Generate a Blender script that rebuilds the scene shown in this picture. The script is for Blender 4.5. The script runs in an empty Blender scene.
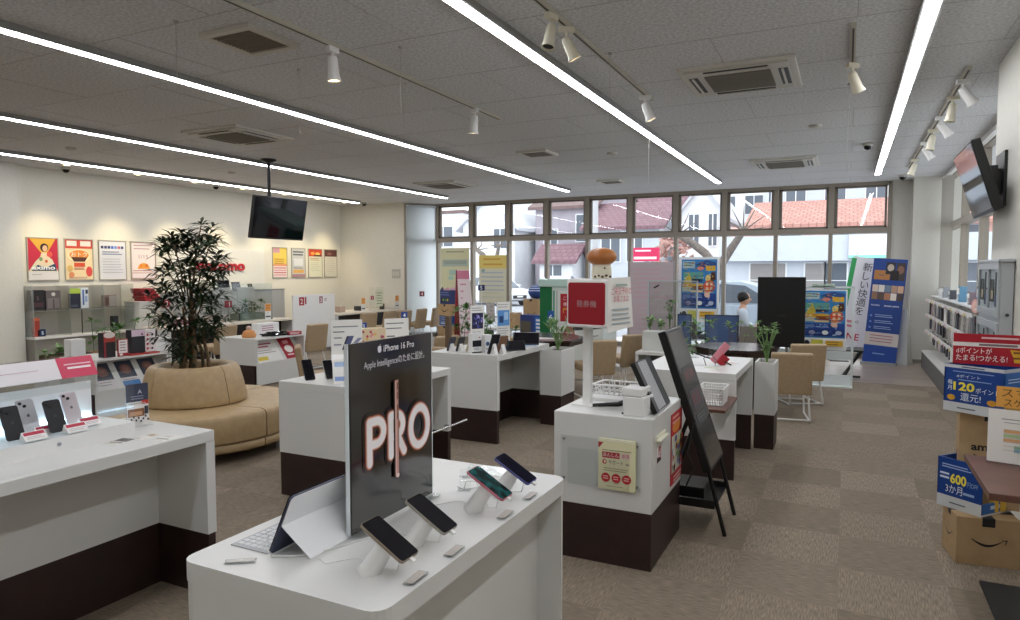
import bpy, math, random
from mathutils import Vector, Matrix
PI = math.pi
R = math.radians
S = bpy.context.scene
COL = S.collection
random.seed(7)

# ------------------------------------------------------------------ materials
def lin(h):
    h = h.lstrip('#')
    o = []
    for i in (0, 2, 4):
        c = int(h[i:i+2], 16) / 255
        o.append(c / 12.92 if c <= .04045 else ((c + .055) / 1.055) ** 2.4)
    return (*o, 1)

MATS = {}
def new_mat(key):
    m = bpy.data.materials.new(key)
    m.use_nodes = True
    MATS[key] = m
    return m, m.node_tree, m.node_tree.nodes['Principled BSDF']

def solid(key, col, rough=.5, metal=0, ior=1.45, coat=0):
    m, t, b = new_mat(key)
    b.inputs['Base Color'].default_value = lin(col)
    b.inputs['Roughness'].default_value = rough
    b.inputs['Metallic'].default_value = metal
    b.inputs['IOR'].default_value = ior
    b.inputs['Coat Weight'].default_value = coat
    return m

def emis(key, col, strength):
    m, t, b = new_mat(key)
    b.inputs['Base Color'].default_value = lin(col)
    b.inputs['Emission Color'].default_value = lin(col)
    b.inputs['Emission Strength'].default_value = strength
    return m

def mottled(key, c1, c2, scale, rough=.6, bump=0, detail=4):
    m, t, b = new_mat(key)
    tc = t.nodes.new('ShaderNodeTexCoord')
    n = t.nodes.new('ShaderNodeTexNoise')
    n.inputs['Scale'].default_value = scale
    n.inputs['Detail'].default_value = detail
    r = t.nodes.new('ShaderNodeValToRGB')
    r.color_ramp.elements[0].position = .35
    r.color_ramp.elements[1].position = .65
    r.color_ramp.elements[0].color = lin(c1)
    r.color_ramp.elements[1].color = lin(c2)
    t.links.new(tc.outputs['Object'], n.inputs['Vector'])
    t.links.new(n.outputs['Fac'], r.inputs['Fac'])
    t.links.new(r.outputs['Color'], b.inputs['Base Color'])
    b.inputs['Roughness'].default_value = rough
    if bump:
        bp = t.nodes.new('ShaderNodeBump')
        bp.inputs['Strength'].default_value = bump
        bp.inputs['Distance'].default_value = .01
        t.links.new(n.outputs['Fac'], bp.inputs['Height'])
        t.links.new(bp.outputs['Normal'], b.inputs['Normal'])
    return m

def clear(key, tint, refl=.06, rough=.02):
    m, t, b = new_mat(key)
    out = t.nodes['Material Output']
    t.nodes.remove(b)
    tr = t.nodes.new('ShaderNodeBsdfTransparent')
    tr.inputs['Color'].default_value = lin(tint)
    gl = t.nodes.new('ShaderNodeBsdfGlossy')
    gl.inputs['Roughness'].default_value = rough
    mx = t.nodes.new('ShaderNodeMixShader')
    mx.inputs['Fac'].default_value = refl
    t.links.new(tr.outputs[0], mx.inputs[1])
    t.links.new(gl.outputs[0], mx.inputs[2])
    t.links.new(mx.outputs[0], out.inputs['Surface'])
    return m

def tiles(key, ca, cb, cm, bw, rh, mortar, rough, nscale=(3, 60, 3), offs=.5, namt=.25, bump=.0, ior=1.45):
    """planks or tiles: brick pattern with a random tone per piece and a fine grain"""
    m, t, b = new_mat(key)
    tc = t.nodes.new('ShaderNodeTexCoord')
    br = t.nodes.new('ShaderNodeTexBrick')
    br.offset = offs
    br.inputs['Color1'].default_value = lin(ca)
    br.inputs['Color2'].default_value = lin(cb)
    br.inputs['Mortar'].default_value = lin(cm)
    br.inputs['Scale'].default_value = 1
    br.inputs['Mortar Size'].default_value = mortar
    br.inputs['Mortar Smooth'].default_value = .1
    br.inputs['Brick Width'].default_value = bw
    br.inputs['Row Height'].default_value = rh
    mp = t.nodes.new('ShaderNodeMapping')
    mp.inputs['Scale'].default_value = nscale
    n = t.nodes.new('ShaderNodeTexNoise')
    n.inputs['Scale'].default_value = 1
    n.inputs['Detail'].default_value = 5
    n.inputs['Roughness'].default_value = .7
    mr = t.nodes.new('ShaderNodeMapRange')
    mr.inputs['From Min'].default_value = .3
    mr.inputs['From Max'].default_value = .7
    mr.inputs['To Min'].default_value = 1 - namt
    mr.inputs['To Max'].default_value = 1 + namt
    mu = t.nodes.new('ShaderNodeVectorMath')
    mu.operation = 'SCALE'
    t.links.new(tc.outputs['Object'], br.inputs['Vector'])
    t.links.new(tc.outputs['Object'], mp.inputs['Vector'])
    t.links.new(mp.outputs[0], n.inputs['Vector'])
    t.links.new(n.outputs['Fac'], mr.inputs['Value'])
    t.links.new(br.outputs['Color'], mu.inputs[0])
    t.links.new(mr.outputs[0], mu.inputs['Scale'])
    t.links.new(mu.outputs[0], b.inputs['Base Color'])
    b.inputs['Roughness'].default_value = rough
    b.inputs['IOR'].default_value = ior
    if bump:
        bp = t.nodes.new('ShaderNodeBump')
        bp.inputs['Strength'].default_value = bump
        bp.inputs['Distance'].default_value = .005
        t.links.new(n.outputs['Fac'], bp.inputs['Height'])
        t.links.new(bp.outputs['Normal'], b.inputs['Normal'])
    return m

solid('white_laminate', '#d6d6d4', .3)
mottled('brown_laminate', '#251614', '#301d1a', 9, .45)
solid('white_metal', '#e4e4e2', .35)
solid('white_plastic', '#e9e9e8', .3)
solid('paper', '#eceae6', .7)
mottled('wall_paint', '#d6d3c8', '#dad7cc', 30, .75)
mottled('column_paint', '#d0cec6', '#d4d2ca', 30, .75)
mottled('ceiling_board', '#c0c1c4', '#e0e2e6', 45, .9, .25, 6)
solid('frame_alu', '#948c81', .5, .1)
solid('black', '#0b0b0c', .4)
solid('black_gloss', '#08080a', .06)
solid('screen', '#101018', .05, 0, 1.5)
solid('chrome', '#c8c8ca', .2, 1)
solid('steel', '#9a9a98', .35, .8)
mottled('tan_leather', '#a88f6a', '#b19872', 18, .45, .08)
mottled('chair_tan', '#a08a6c', '#a99375', 40, .6)
mottled('leaf_dark', '#13200f', '#243a18', 14, .5)
mottled('leaf_mid', '#2f5420', '#4d7a2c', 20, .5)
mottled('leaf_pale', '#5c8245', '#88a86a', 20, .5)
mottled('bark', '#5a4634', '#77603f', 30, .8)
mottled('soil', '#3a2a20', '#5a3c28', 60, .9)
mottled('cardboard', '#ad9069', '#b69a74', 12, .75)
mottled('dark_table', '#1e1312', '#2c1b19', 6, .25)
mottled('wood_desk', '#5b3a30', '#6b4638', 8, .35)
mottled('mushroom_cap', '#9c5a22', '#b77231', 7, .4)
solid('spot_ivory', '#d8d3c0', .4)
clear('glass', '#fafcfc', .02)
clear('acrylic', '#fcfdfd', .04)
clear('acrylic_frost', '#f6f9f9', .2, .25)
clear('acrylic_smoke', '#9aa0a0', .12, .05)
emis('led', '#fbfcff', 22)
emis('led_cool', '#c4e8ff', 9)
emis('lamp_warm', '#ffdca8', 12)
emis('screen_blue', '#9fb8e8', .5)

def carpet(key, c1, c2, c3, size):
    """carpet squares laid quarter-turned: the rib runs along x in one square and along y in the next"""
    m, t, b = new_mat(key)
    L = t.links.new
    tc = t.nodes.new('ShaderNodeTexCoord')
    ck = t.nodes.new('ShaderNodeTexChecker'); ck.inputs['Scale'].default_value = 1/size
    L(tc.outputs['Object'], ck.inputs['Vector'])
    ns = []
    for sc in ((16, 210, 1), (210, 16, 1)):
        mp = t.nodes.new('ShaderNodeMapping'); mp.inputs['Scale'].default_value = sc
        n = t.nodes.new('ShaderNodeTexNoise'); n.inputs['Scale'].default_value = 1; n.inputs['Detail'].default_value = 3
        L(tc.outputs['Object'], mp.inputs['Vector']); L(mp.outputs[0], n.inputs['Vector']); ns.append(n)
    mx = t.nodes.new('ShaderNodeMix'); mx.data_type = 'FLOAT'
    L(ck.outputs['Fac'], mx.inputs[0]); L(ns[0].outputs['Fac'], mx.inputs[2]); L(ns[1].outputs['Fac'], mx.inputs[3])
    r = t.nodes.new('ShaderNodeValToRGB')
    r.color_ramp.elements[0].position = .36; r.color_ramp.elements[0].color = lin(c1)
    r.color_ramp.elements[1].position = .66; r.color_ramp.elements[1].color = lin(c2)
    L(mx.outputs[0], r.inputs['Fac'])
    br = t.nodes.new('ShaderNodeTexBrick'); br.offset = 0
    br.inputs['Color1'].default_value = (1, 1, 1, 1); br.inputs['Color2'].default_value = (.8, .78, .75, 1); br.inputs['Mortar'].default_value = (.8, .8, .8, 1)
    br.inputs['Scale'].default_value = 1; br.inputs['Mortar Size'].default_value = 0; br.inputs['Brick Width'].default_value = size; br.inputs['Row Height'].default_value = size
    L(tc.outputs['Object'], br.inputs['Vector'])
    mm = t.nodes.new('ShaderNodeMix'); mm.data_type = 'RGBA'; mm.blend_type = 'MULTIPLY'; mm.inputs[0].default_value = .8
    L(r.outputs['Color'], mm.inputs[6]); L(br.outputs['Color'], mm.inputs[7])
    m3 = t.nodes.new('ShaderNodeMix'); m3.data_type = 'RGBA'; m3.blend_type = 'MULTIPLY'; m3.inputs[0].default_value = 1
    ck.inputs['Color1'].default_value = (1, 1, 1, 1); ck.inputs['Color2'].default_value = (.87, .865, .86, 1)  # every other square darkened in the colour, for how light meets its turned rib
    L(mm.outputs[2], m3.inputs[6]); L(ck.outputs['Color'], m3.inputs[7]); L(m3.outputs[2], b.inputs['Base Color'])
    b.inputs['Roughness'].default_value = .9
    bp = t.nodes.new('ShaderNodeBump'); bp.inputs['Strength'].default_value = .4; bp.inputs['Distance'].default_value = .004
    L(mx.outputs[0], bp.inputs['Height']); L(bp.outputs['Normal'], b.inputs['Normal'])
    return m

def mat(k):
    if k not in MATS:
        solid(k, k, .5)
    return MATS[k]

# ------------------------------------------------------------------ mesh builder
class B:
    def __init__(s, T=None):
        s.v = []; s.f = []; s.i = []; s.sm = []; s.mats = []
        s.T = T or Matrix()
    def add(s, vs, fs, m, sm=False):
        n = len(s.v)
        if m not in s.mats: s.mats.append(m)
        k = s.mats.index(m)
        s.v += [tuple(s.T @ Vector(p)) for p in vs]
        for f in fs:
            s.f.append([a + n for a in f]); s.i.append(k); s.sm.append(sm)
        return s
    def box(s, x0, x1, y0, y1, z0, z1, m):
        vs = [(x, y, z) for x in (x0, x1) for y in (y0, y1) for z in (z0, z1)]
        return s.add(vs, [(0,1,3,2),(4,6,7,5),(0,4,5,1),(2,3,7,6),(0,2,6,4),(1,5,7,3)], m)
    def rbox(s, x0, x1, y0, y1, z0, z1, m, r=.01, n=4):
        """upright box with rounded vertical edges"""
        P = []
        for cx, cy, a in ((x1-r, y1-r, 0), (x0+r, y1-r, PI/2), (x0+r, y0+r, PI), (x1-r, y0+r, 1.5*PI)):
            P += [(cx + r*math.cos(a + PI/2*k/n), cy + r*math.sin(a + PI/2*k/n)) for k in range(n+1)]
        return s.prism(P, 'z', z0, z1, m)
    def prism(s, P, ax, d0, d1, m):
        n = len(P)
        def q(p, d):
            return {'x': (d, p[0], p[1]), 'y': (p[0], d, p[1]), 'z': (p[0], p[1], d)}[ax]
        vs = [q(p, d0) for p in P] + [q(p, d1) for p in P]
        fs = [list(range(n))[::-1], list(range(n, 2*n))] + [(k, (k+1) % n, n + (k+1) % n, n + k) for k in range(n)]
        return s.add(vs, fs, m)
    def cyl(s, p0, p1, r, m, n=12, r1=None, sm=True):
        p0 = Vector(p0); p1 = Vector(p1); d = (p1 - p0).normalized()
        a = d.orthogonal().normalized(); b = d.cross(a)
        r1 = r if r1 is None else r1
        vs = []
        for p, q in ((p0, r), (p1, r1)):
            vs += [p + (a*math.cos(2*PI*k/n) + b*math.sin(2*PI*k/n))*q for k in range(n)]
        s.add(vs, [(k, (k+1) % n, n + (k+1) % n, n + k) for k in range(n)], m, sm)
        s.add(vs, [list(range(n))[::-1], list(range(n, 2*n))], m)
        return s
    def tube(s, pts, r, m, n=7, cap=True):
        pts = [Vector(p) for p in pts]
        rs = r if isinstance(r, (list, tuple)) else [r]*len(pts)
        vs = []; N = len(pts); a = None
        for k, p in enumerate(pts):
            d = (pts[min(k+1, N-1)] - pts[max(k-1, 0)]).normalized()
            a = d.orthogonal().normalized() if a is None else (a - d*a.dot(d)).normalized()
            b = d.cross(a)
            vs += [p + (a*math.cos(2*PI*j/n) + b*math.sin(2*PI*j/n))*rs[k] for j in range(n)]
        fs = [(k*n+j, k*n+(j+1) % n, (k+1)*n+(j+1) % n, (k+1)*n+j) for k in range(N-1) for j in range(n)]
        s.add(vs, fs, m, True)
        if cap: s.add([vs[j] for j in range(n)] + [vs[(N-1)*n+j] for j in range(n)], [list(range(n))[::-1], list(range(n, 2*n))], m)
        return s
    def lathe(s, prof, m, n=24, c=(0,0,0), a0=0, a1=2*PI, sm=True):
        full = abs(a1 - a0 - 2*PI) < 1e-6
        na = n if full else n + 1
        vs = []
        for k in range(na):
            a = a0 + (a1 - a0)*k/n
            vs += [(c[0] + r*math.cos(a), c[1] + r*math.sin(a), c[2] + z) for r, z in prof]
        L = len(prof)
        fs = [(k*L+j, ((k+1) % na)*L+j, ((k+1) % na)*L+j+1, k*L+j+1) for k in range(n) for j in range(L-1)]
        s.add(vs, fs, m, sm)
        if not full: s.add([vs[j] for j in range(L)] + [vs[n*L+j] for j in range(L)], [list(range(L)), list(range(L, 2*L))[::-1]], m)
        return s
    def ball(s, c, rx, ry, rz, m, n=16, k=8):
        prof = [(math.sin(PI*j/k), -math.cos(PI*j/k)) for j in range(k+1)]
        T = s.T
        s.T = T @ Matrix.Translation(c) @ Matrix.Diagonal((rx, ry, rz, 1))
        s.lathe([(max(r, 1e-4), z) for r, z in prof], m, n)
        s.T = T
        return s
    def o(s, name, parent=None, loc=None, rz=0, bev=0, seg=2):
        me = bpy.data.meshes.new(name)
        me.from_pydata(s.v, [], s.f)
        for k in s.mats: me.materials.append(mat(k))
        me.polygons.foreach_set('material_index', s.i)
        me.polygons.foreach_set('use_smooth', s.sm)
        me.update()
        ob = bpy.data.objects.new(name, me)
        COL.objects.link(ob)
        if parent: ob.parent = parent
        if loc is not None: ob.location = loc
        ob.rotation_euler.z = rz
        if bev:
            md = ob.modifiers.new('bevel', 'BEVEL')
            md.width = bev; md.segments = seg; md.limit_method = 'ANGLE'; md.angle_limit = R(40)
        return ob

def tag(o, label=None, cat=None, group=None, kind=None):
    if label: o['label'] = label
    if cat: o['category'] = cat
    if group: o['group'] = group
    if kind: o['kind'] = kind
    return o
def E(name, label, cat, loc=(0,0,0), rz=0, group=None, rot=None):
    o = bpy.data.objects.new(name, None)
    o.empty_display_size = .1
    COL.objects.link(o)
    o.location = loc
    o.rotation_euler = rot or (0, 0, rz)
    return tag(o, label, cat, group)
def struct(o):
    o['kind'] = 'structure'
    return o
def dup(o, loc=None, rz=None, label=None, parent=None, group=None):
    c = o.copy(); COL.objects.link(c)
    if parent: c.parent = parent
    if loc is not None: c.location = loc
    if rz is not None: c.rotation_euler = (0, 0, rz)
    if label: c['label'] = label
    if group: c['group'] = group
    for ch in list(o.children): dup(ch, parent=c)
    return c

# ------------------------------------------------------------------ lettering and print
TXT = {}
def text_geo(body, bold=0):
    k = (body, bold)
    if k in TXT: return TXT[k]
    cu = bpy.data.curves.new('lettering', 'FONT')
    cu.body = body; cu.size = 1; cu.resolution_u = 8 if len(body) == 1 else 3; cu.offset = bold
    ob = bpy.data.objects.new('lettering', cu)
    COL.objects.link(ob)
    dg = bpy.context.evaluated_depsgraph_get()
    me = bpy.data.meshes.new_from_object(ob.evaluated_get(dg))
    vs = [(v.co.x, v.co.y) for v in me.vertices]
    fs = [tuple(p.vertices) for p in me.polygons]
    bpy.data.objects.remove(ob); bpy.data.curves.remove(cu); bpy.data.meshes.remove(me)
    if not vs: vs = [(0, 0)]
    TXT[k] = (vs, fs, min(v[0] for v in vs), max(v[0] for v in vs), min(v[1] for v in vs), max(v[1] for v in vs))
    return TXT[k]

class Print(B):
    """flat print on a board: u to the right, v up, facing local -Y; each item lies a hair in front of the one before"""
    def __init__(s, T=None, step=.0004, base=.0006):
        super().__init__(T); s.y = -base; s.step = step
    def nx(s): s.y -= s.step
    def r(s, u0, v0, u1, v1, m):
        s.add([(u0, s.y, v0), (u1, s.y, v0), (u1, s.y, v1), (u0, s.y, v1)], [(0,1,2,3)], m); s.nx(); return s
    def p(s, pts, m):
        s.add([(u, s.y, v) for u, v in pts], [list(range(len(pts)))], m); s.nx(); return s
    def e(s, u, v, a, b, m, n=20, t0=0, t1=2*PI):
        return s.p([(u + a*math.cos(t0+(t1-t0)*k/n), v + b*math.sin(t0+(t1-t0)*k/n)) for k in range(n if t1-t0 > 6.28 else n+1)], m)
    def t(s, body, u, v, h, m, a='l', w=None, bold=.01, sq=1.0):
        """lettering of cap height h; a = l, c or r; w squeezes or stretches it to a width"""
        if any(ord(c) > 0x2e80 for c in body): bold = 0
        vs, fs, x0, x1, y0, y1 = text_geo(body, bold)
        k = h / .72
        kx = k*sq if w is None else w / max(x1 - x0, 1e-6)
        off = {'l': -x0, 'c': -(x0+x1)/2, 'r': -x1}[a]
        s.add([(u + (x + off)*kx, s.y, v + y*k) for x, y in vs], fs, m); s.nx(); return s
    def lines(s, u0, u1, v, n, dv, h, m, jit=.25):
        """small print too fine to read"""
        for k in range(n):
            e = u1 - (u1-u0)*random.random()*jit
            s.add([(u0, s.y, v-k*dv), (e, s.y, v-k*dv), (e, s.y, v-k*dv+h), (u0, s.y, v-k*dv+h)], [(0,1,2,3)], m)
        s.nx(); return s
    def smile(s, u, v, w, m):
        """curved arrow under a word"""
        n = 14; P = []
        for k in range(n+1):
            t = k/n; x = u - w/2 + w*.88*t; y = v - .17*w*math.sin(PI*t)
            P.append((x, y, .07*w*math.sin(PI*min(1, .12+t*.84))))
        up = [(x, y + .2*h) for x, y, h in P]; dn = [(x, y - h) for x, y, h in P]
        s.add([(a, s.y, b) for a, b in up] + [(a, s.y, b) for a, b in dn],
              [(k, n+1+k, n+2+k, k+1) for k in range(n)], m)
        s.nx()
        q = [(u+w*.33, v+.03*w), (u+w*.5, v+.05*w), (u+w*.44, v-.12*w), (u+w*.42, v-.11*w), (u+w*.455, v+.015*w), (u+w*.34, v+.005*w)]
        s.add([(a, s.y, b) for a, b in q], [(0,5,4,1), (1,4,3,2)], m); s.nx(); return s
    def apple(s, u, v, h, m, bite):
        """small fruit mark with a bite and a leaf"""
        P = []
        for k in range(28):
            a = 2*PI*k/28; r = .42*(1 - .10*math.cos(2*a)) * (1 - .16*math.exp(-((a-PI/2)/.28)**2) - .08*math.exp(-((a-1.5*PI)/.25)**2))
            P.append((u + h*r*math.cos(a), v + h*.95*r*math.sin(a)))
        s.p(P, m)
        s.e(u + h*.44, v + h*.04, h*.15, h*.17, bite, 12)
        s.p([(u + h*.02, v + h*.44), (u + h*.04, v + h*.56), (u + h*.17, v + h*.64), (u + h*.15, v + h*.5)], m)
        return s

def facing(deg):   # rz so that a board's front (local -Y) looks towards this compass direction in degrees from +X
    return R(deg + 90)
# ------------------------------------------------------------------ the room
CZ = 3.2           # ceiling height
XL, XR = -11.3, 1.5
YW = 14.0          # window wall
carpet('carpet', '#756a5d', '#9c8d7a', None, .5)
tiles('plank_floor', '#8d7f72', '#a09184', '#7a6e62', 1.0, .25, .002, .3, (5, 70, 5), .37, .22, .05)
b = B().box(-14, 4, -2.5, YW, -.12, 0, 'carpet'); floor = struct(b.o('floor'))
f2 = B().box(-9.3, XR, 10.9, YW - .05, 0, .004, 'plank_floor'); struct(f2.o('trim_1'))
struct(B().box(-14, 4, -2.5, YW + .25, CZ, CZ + .15, 'ceiling_board').o('ceiling'))
# board joints in the ceiling
j = B()
for k in range(16):
    j.box(XL, XR, .35 + .91*k, .355 + .91*k, CZ - .0015, CZ + .001, '#a5a3a0')
for k in range(8):
    for q in range(16):
        x = XL + .4 + 1.82*k + (.91 if q % 2 else 0)
        j.box(x, x + .005, .35 + .91*q, 1.26 + .91*q, CZ - .0015, CZ + .001, '#a5a3a0')
struct(j.o('trim_2'))
struct(B().box(XL - .2, XL, 5.95, YW + .25, 0, CZ, 'wall_paint').o('wall_left'))
struct(B().box(-14, XL + .17, 5.42, 5.95, 0, CZ, 'column_paint').o('wall_left_return'))
struct(B().box(XL, -9.39, 13.35, YW + .05, 0, CZ, 'wall_paint').o('wall_back'))

struct(B().box(XL, XL + .012, 5.95, 13.35, 0, .08, '#5b4a3f').o('baseboard_left'))
struct(B().box(XL, -9.39, 13.338, 13.35, 0, .08, '#5b4a3f').o('baseboard_back'))
struct(B().box(.7, 1.0, YW - .02, YW + .25, 0, CZ, 'column_paint').o('wall_back_right'))
struct(B().box(1.0, 1.7, 13.6, YW + .25, 0, CZ, 'column_paint').o('trim_3'))
struct(B().box(1.005, 1.495, 13.59, 13.6, 0, .07, '#8d8a82').o('baseboard_right'))
# right wall: sill wall under the side glazing, then the pier
struct(B().box(XR, XR + .2, 6.5, 13.6, 0, 1.18, 'column_paint').o('wall_right'))
struct(B().box(1.02, 1.7, 4.9, 6.5, 0, CZ, 'column_paint').o('trim_4'))
struct(B().box(1.02, 1.7, -2.5, 4.9, 0, CZ, 'column_paint').o('wall_right_near'))
struct(B().box(XR, XR + .2, 6.5, 7.3, 1.18, CZ, 'column_paint').o('trim_5'))
# rear and left closing walls, behind the camera
struct(B().box(-14, 4, -2.6, -2.5, 0, CZ, 'wall_paint').o('wall_rear'))
struct(B().box(-14.1, -14, -2.6, 5.5, 0, CZ, 'wall_paint').o('wall_far_left'))

# ------------------------------------------------------------------ windows of the far wall
W0, WP = -8.86, .953
ZT = 2.33          # transom
wn = 0
for k in range(10):
    x0 = W0 + WP*k; x1 = x0 + WP
    wn += 1
    f = B()
    f.box(x0 - .035, x0 + .035, YW - .04, YW + .1, .1, ZT, 'frame_alu')            # lower mullion
    f.box(x0 - .05, x0 + .05, YW - .06, YW + .1, ZT, CZ, 'frame_alu')
    if k == 9: f.box(x1 - .035, x1 + .03, YW - .05, YW + .1, .1, CZ, 'frame_alu')
    f.box(x0, x1, YW - .07, YW + .1, ZT - .05, ZT + .05, 'frame_alu')
    f.box(x0, x1, YW - .05, YW + .1, CZ - .06, CZ, 'frame_alu')
    f.box(x0, x1, YW - .1, YW + .12, 0, .1, 'frame_alu')
    w = struct(f.o('window_%d' % wn))
    s_ = B()
    a, c, d, e = x0 + .05, x1 - .05, ZT + .05, CZ - .06
    t_ = .035
    s_.box(a, a + t_*1.6, YW - .03, YW + .03, d, e, '#756d63').box(c - t_, c, YW - .03, YW + .03, d, e, '#756d63')
    s_.box(a, c, YW - .03, YW + .03, d, d + t_, '#756d63').box(a, c, YW - .03, YW + .03, e - t_, e, '#756d63')
    s_.o('sash', w)
    B().box(x0 + .03, x1 - .03, YW + .02, YW + .026, .1, CZ - .06, 'glass').o('pane', w)
# slanted blind bay at the left end, from the wall corner to the first mullion
wn += 1
T = Matrix.Translation((-9.385, 13.36, 0)) @ Matrix.Rotation(math.atan2(.63, .5), 4, 'Z')
BL = math.hypot(.63, .5)
f = B(T)
f.box(0, BL, 0, .12, CZ - .05, CZ, 'frame_alu').box(-.01, .04, -.02, .12, 0, CZ, 'frame_alu').box(0, BL, 0, .12, 0, .1, 'frame_alu').box(0, BL, .03, .1, ZT - .05, ZT + .05, 'frame_alu')
w = struct(f.o('window_%d' % wn))
m_, t_, b_ = new_mat('blind_cloth')
b_.inputs['Base Color'].default_value = lin('#eef1f3'); b_.inputs['Roughness'].default_value = .9
tl_ = t_.nodes.new('ShaderNodeBsdfTranslucent'); tl_.inputs['Color'].default_value = lin('#f2f5f7')
mx_ = t_.nodes.new('ShaderNodeMixShader'); mx_.inputs['Fac'].default_value = .9
t_.links.new(b_.outputs[0], mx_.inputs[1]); t_.links.new(tl_.outputs[0], mx_.inputs[2]); t_.links.new(mx_.outputs[0], t_.nodes['Material Output'].inputs['Surface'])
B(T).box(.05, BL - .03, -.03, -.0295, .12, CZ - .07, 'blind_cloth').o('roller_blind', w)
B(T).cyl((.05, -.03, CZ - .08), (BL - .03, -.03, CZ - .08), .03, 'blind_cloth').o('blind_roller', w)
B(T).box(.05, BL - .03, -.034, -.026, .1, .13, '#b8bdbf').o('blind_bar', w)
B(T).box(.04, BL, .06, .066, .1, CZ - .05, 'glass').o('pane', w)
# side glazing
for k in range(4):
    wn += 1
    y0 = 7.3 + 1.575*k; y1 = y0 + 1.575
    f = B()
    f.box(XR, XR + .1, y0 - .04, y0 + .04, 1.18, CZ, 'frame_alu')
    f.box(XR - .02, XR + .1, y0, y1, ZT - .05, ZT + .05, 'frame_alu').box(XR - .02, XR + .12, y0, y1, 1.18, 1.26, 'white_metal')
    f.box(XR, XR + .1, y0, y1, CZ - .06, CZ, 'frame_alu')
    w = struct(f.o('window_%d' % wn))
    B().box(XR + .05, XR + .056, y0 + .045, y1 - .045, 1.26, CZ - .06, 'glass').o('pane', w)
tag_b = E('vertical_blind', 'grey vertical slat blind hanging in front of the side glazing on the right', 'blind', (XR - .06, 7.3, 0))
B().box(-.03, .03, 0, 6.25, CZ - .07, CZ - .01, 'white_metal').o('head_rail', tag_b)
solid('slat', '#a8a49c', .7)
for k in range(3):
    y = 5.6 + .22*k
    T = Matrix.Translation((0, y, 0)) @ Matrix.Rotation(R(78), 4, 'Z')
    B(T).box(-.002, .002, -.06, .06, 1.3, CZ - .08, 'slat').o('slat', tag_b)
# ------------------------------------------------------------------ things on the ceiling
NTH = ['first', 'second', 'third', 'fourth', 'fifth', 'sixth', 'seventh', 'eighth', 'ninth', 'tenth', 'eleventh', 'twelfth', 'thirteenth', 'fourteenth', 'fifteenth', 'sixteenth', 'seventeenth', 'eighteenth', 'nineteenth', 'twentieth', 'twenty-first', 'twenty-second', 'twenty-third', 'twenty-fourth']
G = 'linear ceiling lights'
for x, y0, lab in ((-10.08, 1.0, 'long white ceiling light line nearest the poster wall'), (-7.72, -1, 'long white ceiling light line just in front of the hanging television'),
                   (-4.93, -1, 'long white ceiling light line over the round sofa, third from the poster wall'), (-2.07, -2, 'long white ceiling light line running over the ticket stand and white counters'),
                   (.41, -2, 'long white ceiling light line nearest the right hand pillar')):
    t = E('linear_light', lab, 'ceiling light', (x, y0, CZ), group=G)
    L = 12.55 - y0
    B().box(-.055, .055, 0, L, -.05, 0, '#8c8c8a').o('housing', t)
    B().box(-.038, .038, .02, L - .02, -.056, -.05, 'led').o('diffuser', t)

def cassette(x, y, lab):
    t = E('air_conditioner', lab, 'air conditioner', (x, y, CZ), group='ceiling air conditioners')
    b = B(); w = .44
    b.box(-w, w, -w, w, -.025, 0, '#cfccc5')
    b.box(-w + .05, w - .05, -w + .05, w - .05, -.04, -.025, '#c6c3bc')
    b.o('panel', t, bev=.008)
    g = B().box(-.25, .25, -.25, .25, -.046, -.038, '#77726b')
    for k in range(16): g.box(-.25, .25, -.24 + .031*k, -.233 + .031*k, -.052, -.046, '#8b867e')
    g.o('grille', t)
    for a, b_ in ((-.34, 0), (.34, 0), (0, -.34), (0, .34)):
        h = (.035, .24) if a else (.24, .035)
        v = B().box(a - h[0], a + h[0], b_ - h[1], b_ + h[1], -.043, -.03, '#26231f')
        if a:
            v.box(a - .012, a + .005, -.24, .24, -.05, -.043, '#d5d2cb')
        else:
            v.box(-.24, .24, b_ + .0, b_ + .02, -.05, -.043, '#d5d2cb')
        v.o('louvre', t)
    return t
cassette(-.82, 5.95, 'large square ceiling air conditioner between the two right hand light lines')
cassette(-.85, 10.86, 'square ceiling air conditioner near the windows, above the black display back')
cassette(-6.45, 5.85, 'square ceiling air conditioner in front of the hanging television')
cassette(-6.68, 10.85, 'square ceiling air conditioner near the window wall, above the white blind side')
def vent(x, y, w, lab):
    t = E('ceiling_vent', lab, 'ceiling vent', (x, y, CZ), group='square ceiling vents')
    b = B(); h = w/2
    b.box(-h, h, -h, -h + .045, -.03, 0, '#cac6bd').box(-h, h, h - .045, h, -.03, 0, '#cac6bd')
    b.box(-h, -h + .045, -h + .045, h - .045, -.03, 0, '#cac6bd').box(h - .045, h, -h + .045, h - .045, -.03, 0, '#cac6bd')
    b.o('frame', t)
    g = B().box(-h + .045, h - .045, -h + .045, h - .045, -.018, -.002, '#6f6961')
    n = 12
    for k in range(n):
        u = -h + .06 + (w - .12)*k/(n-1)
        g.box(-h + .045, h - .045, u - .003, u + .003, -.024, -.018, '#8d8379')
    g.o('grille', t)
vent(-3.73, 3.5, .46, 'square brown ceiling vent beside the nearest spotlight track')
vent(-3.8, 8.52, .44, 'small square ceiling vent over the middle of the shop')
vent(-3.8, 11.77, .42, 'small square ceiling vent closest to the windows')

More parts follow.
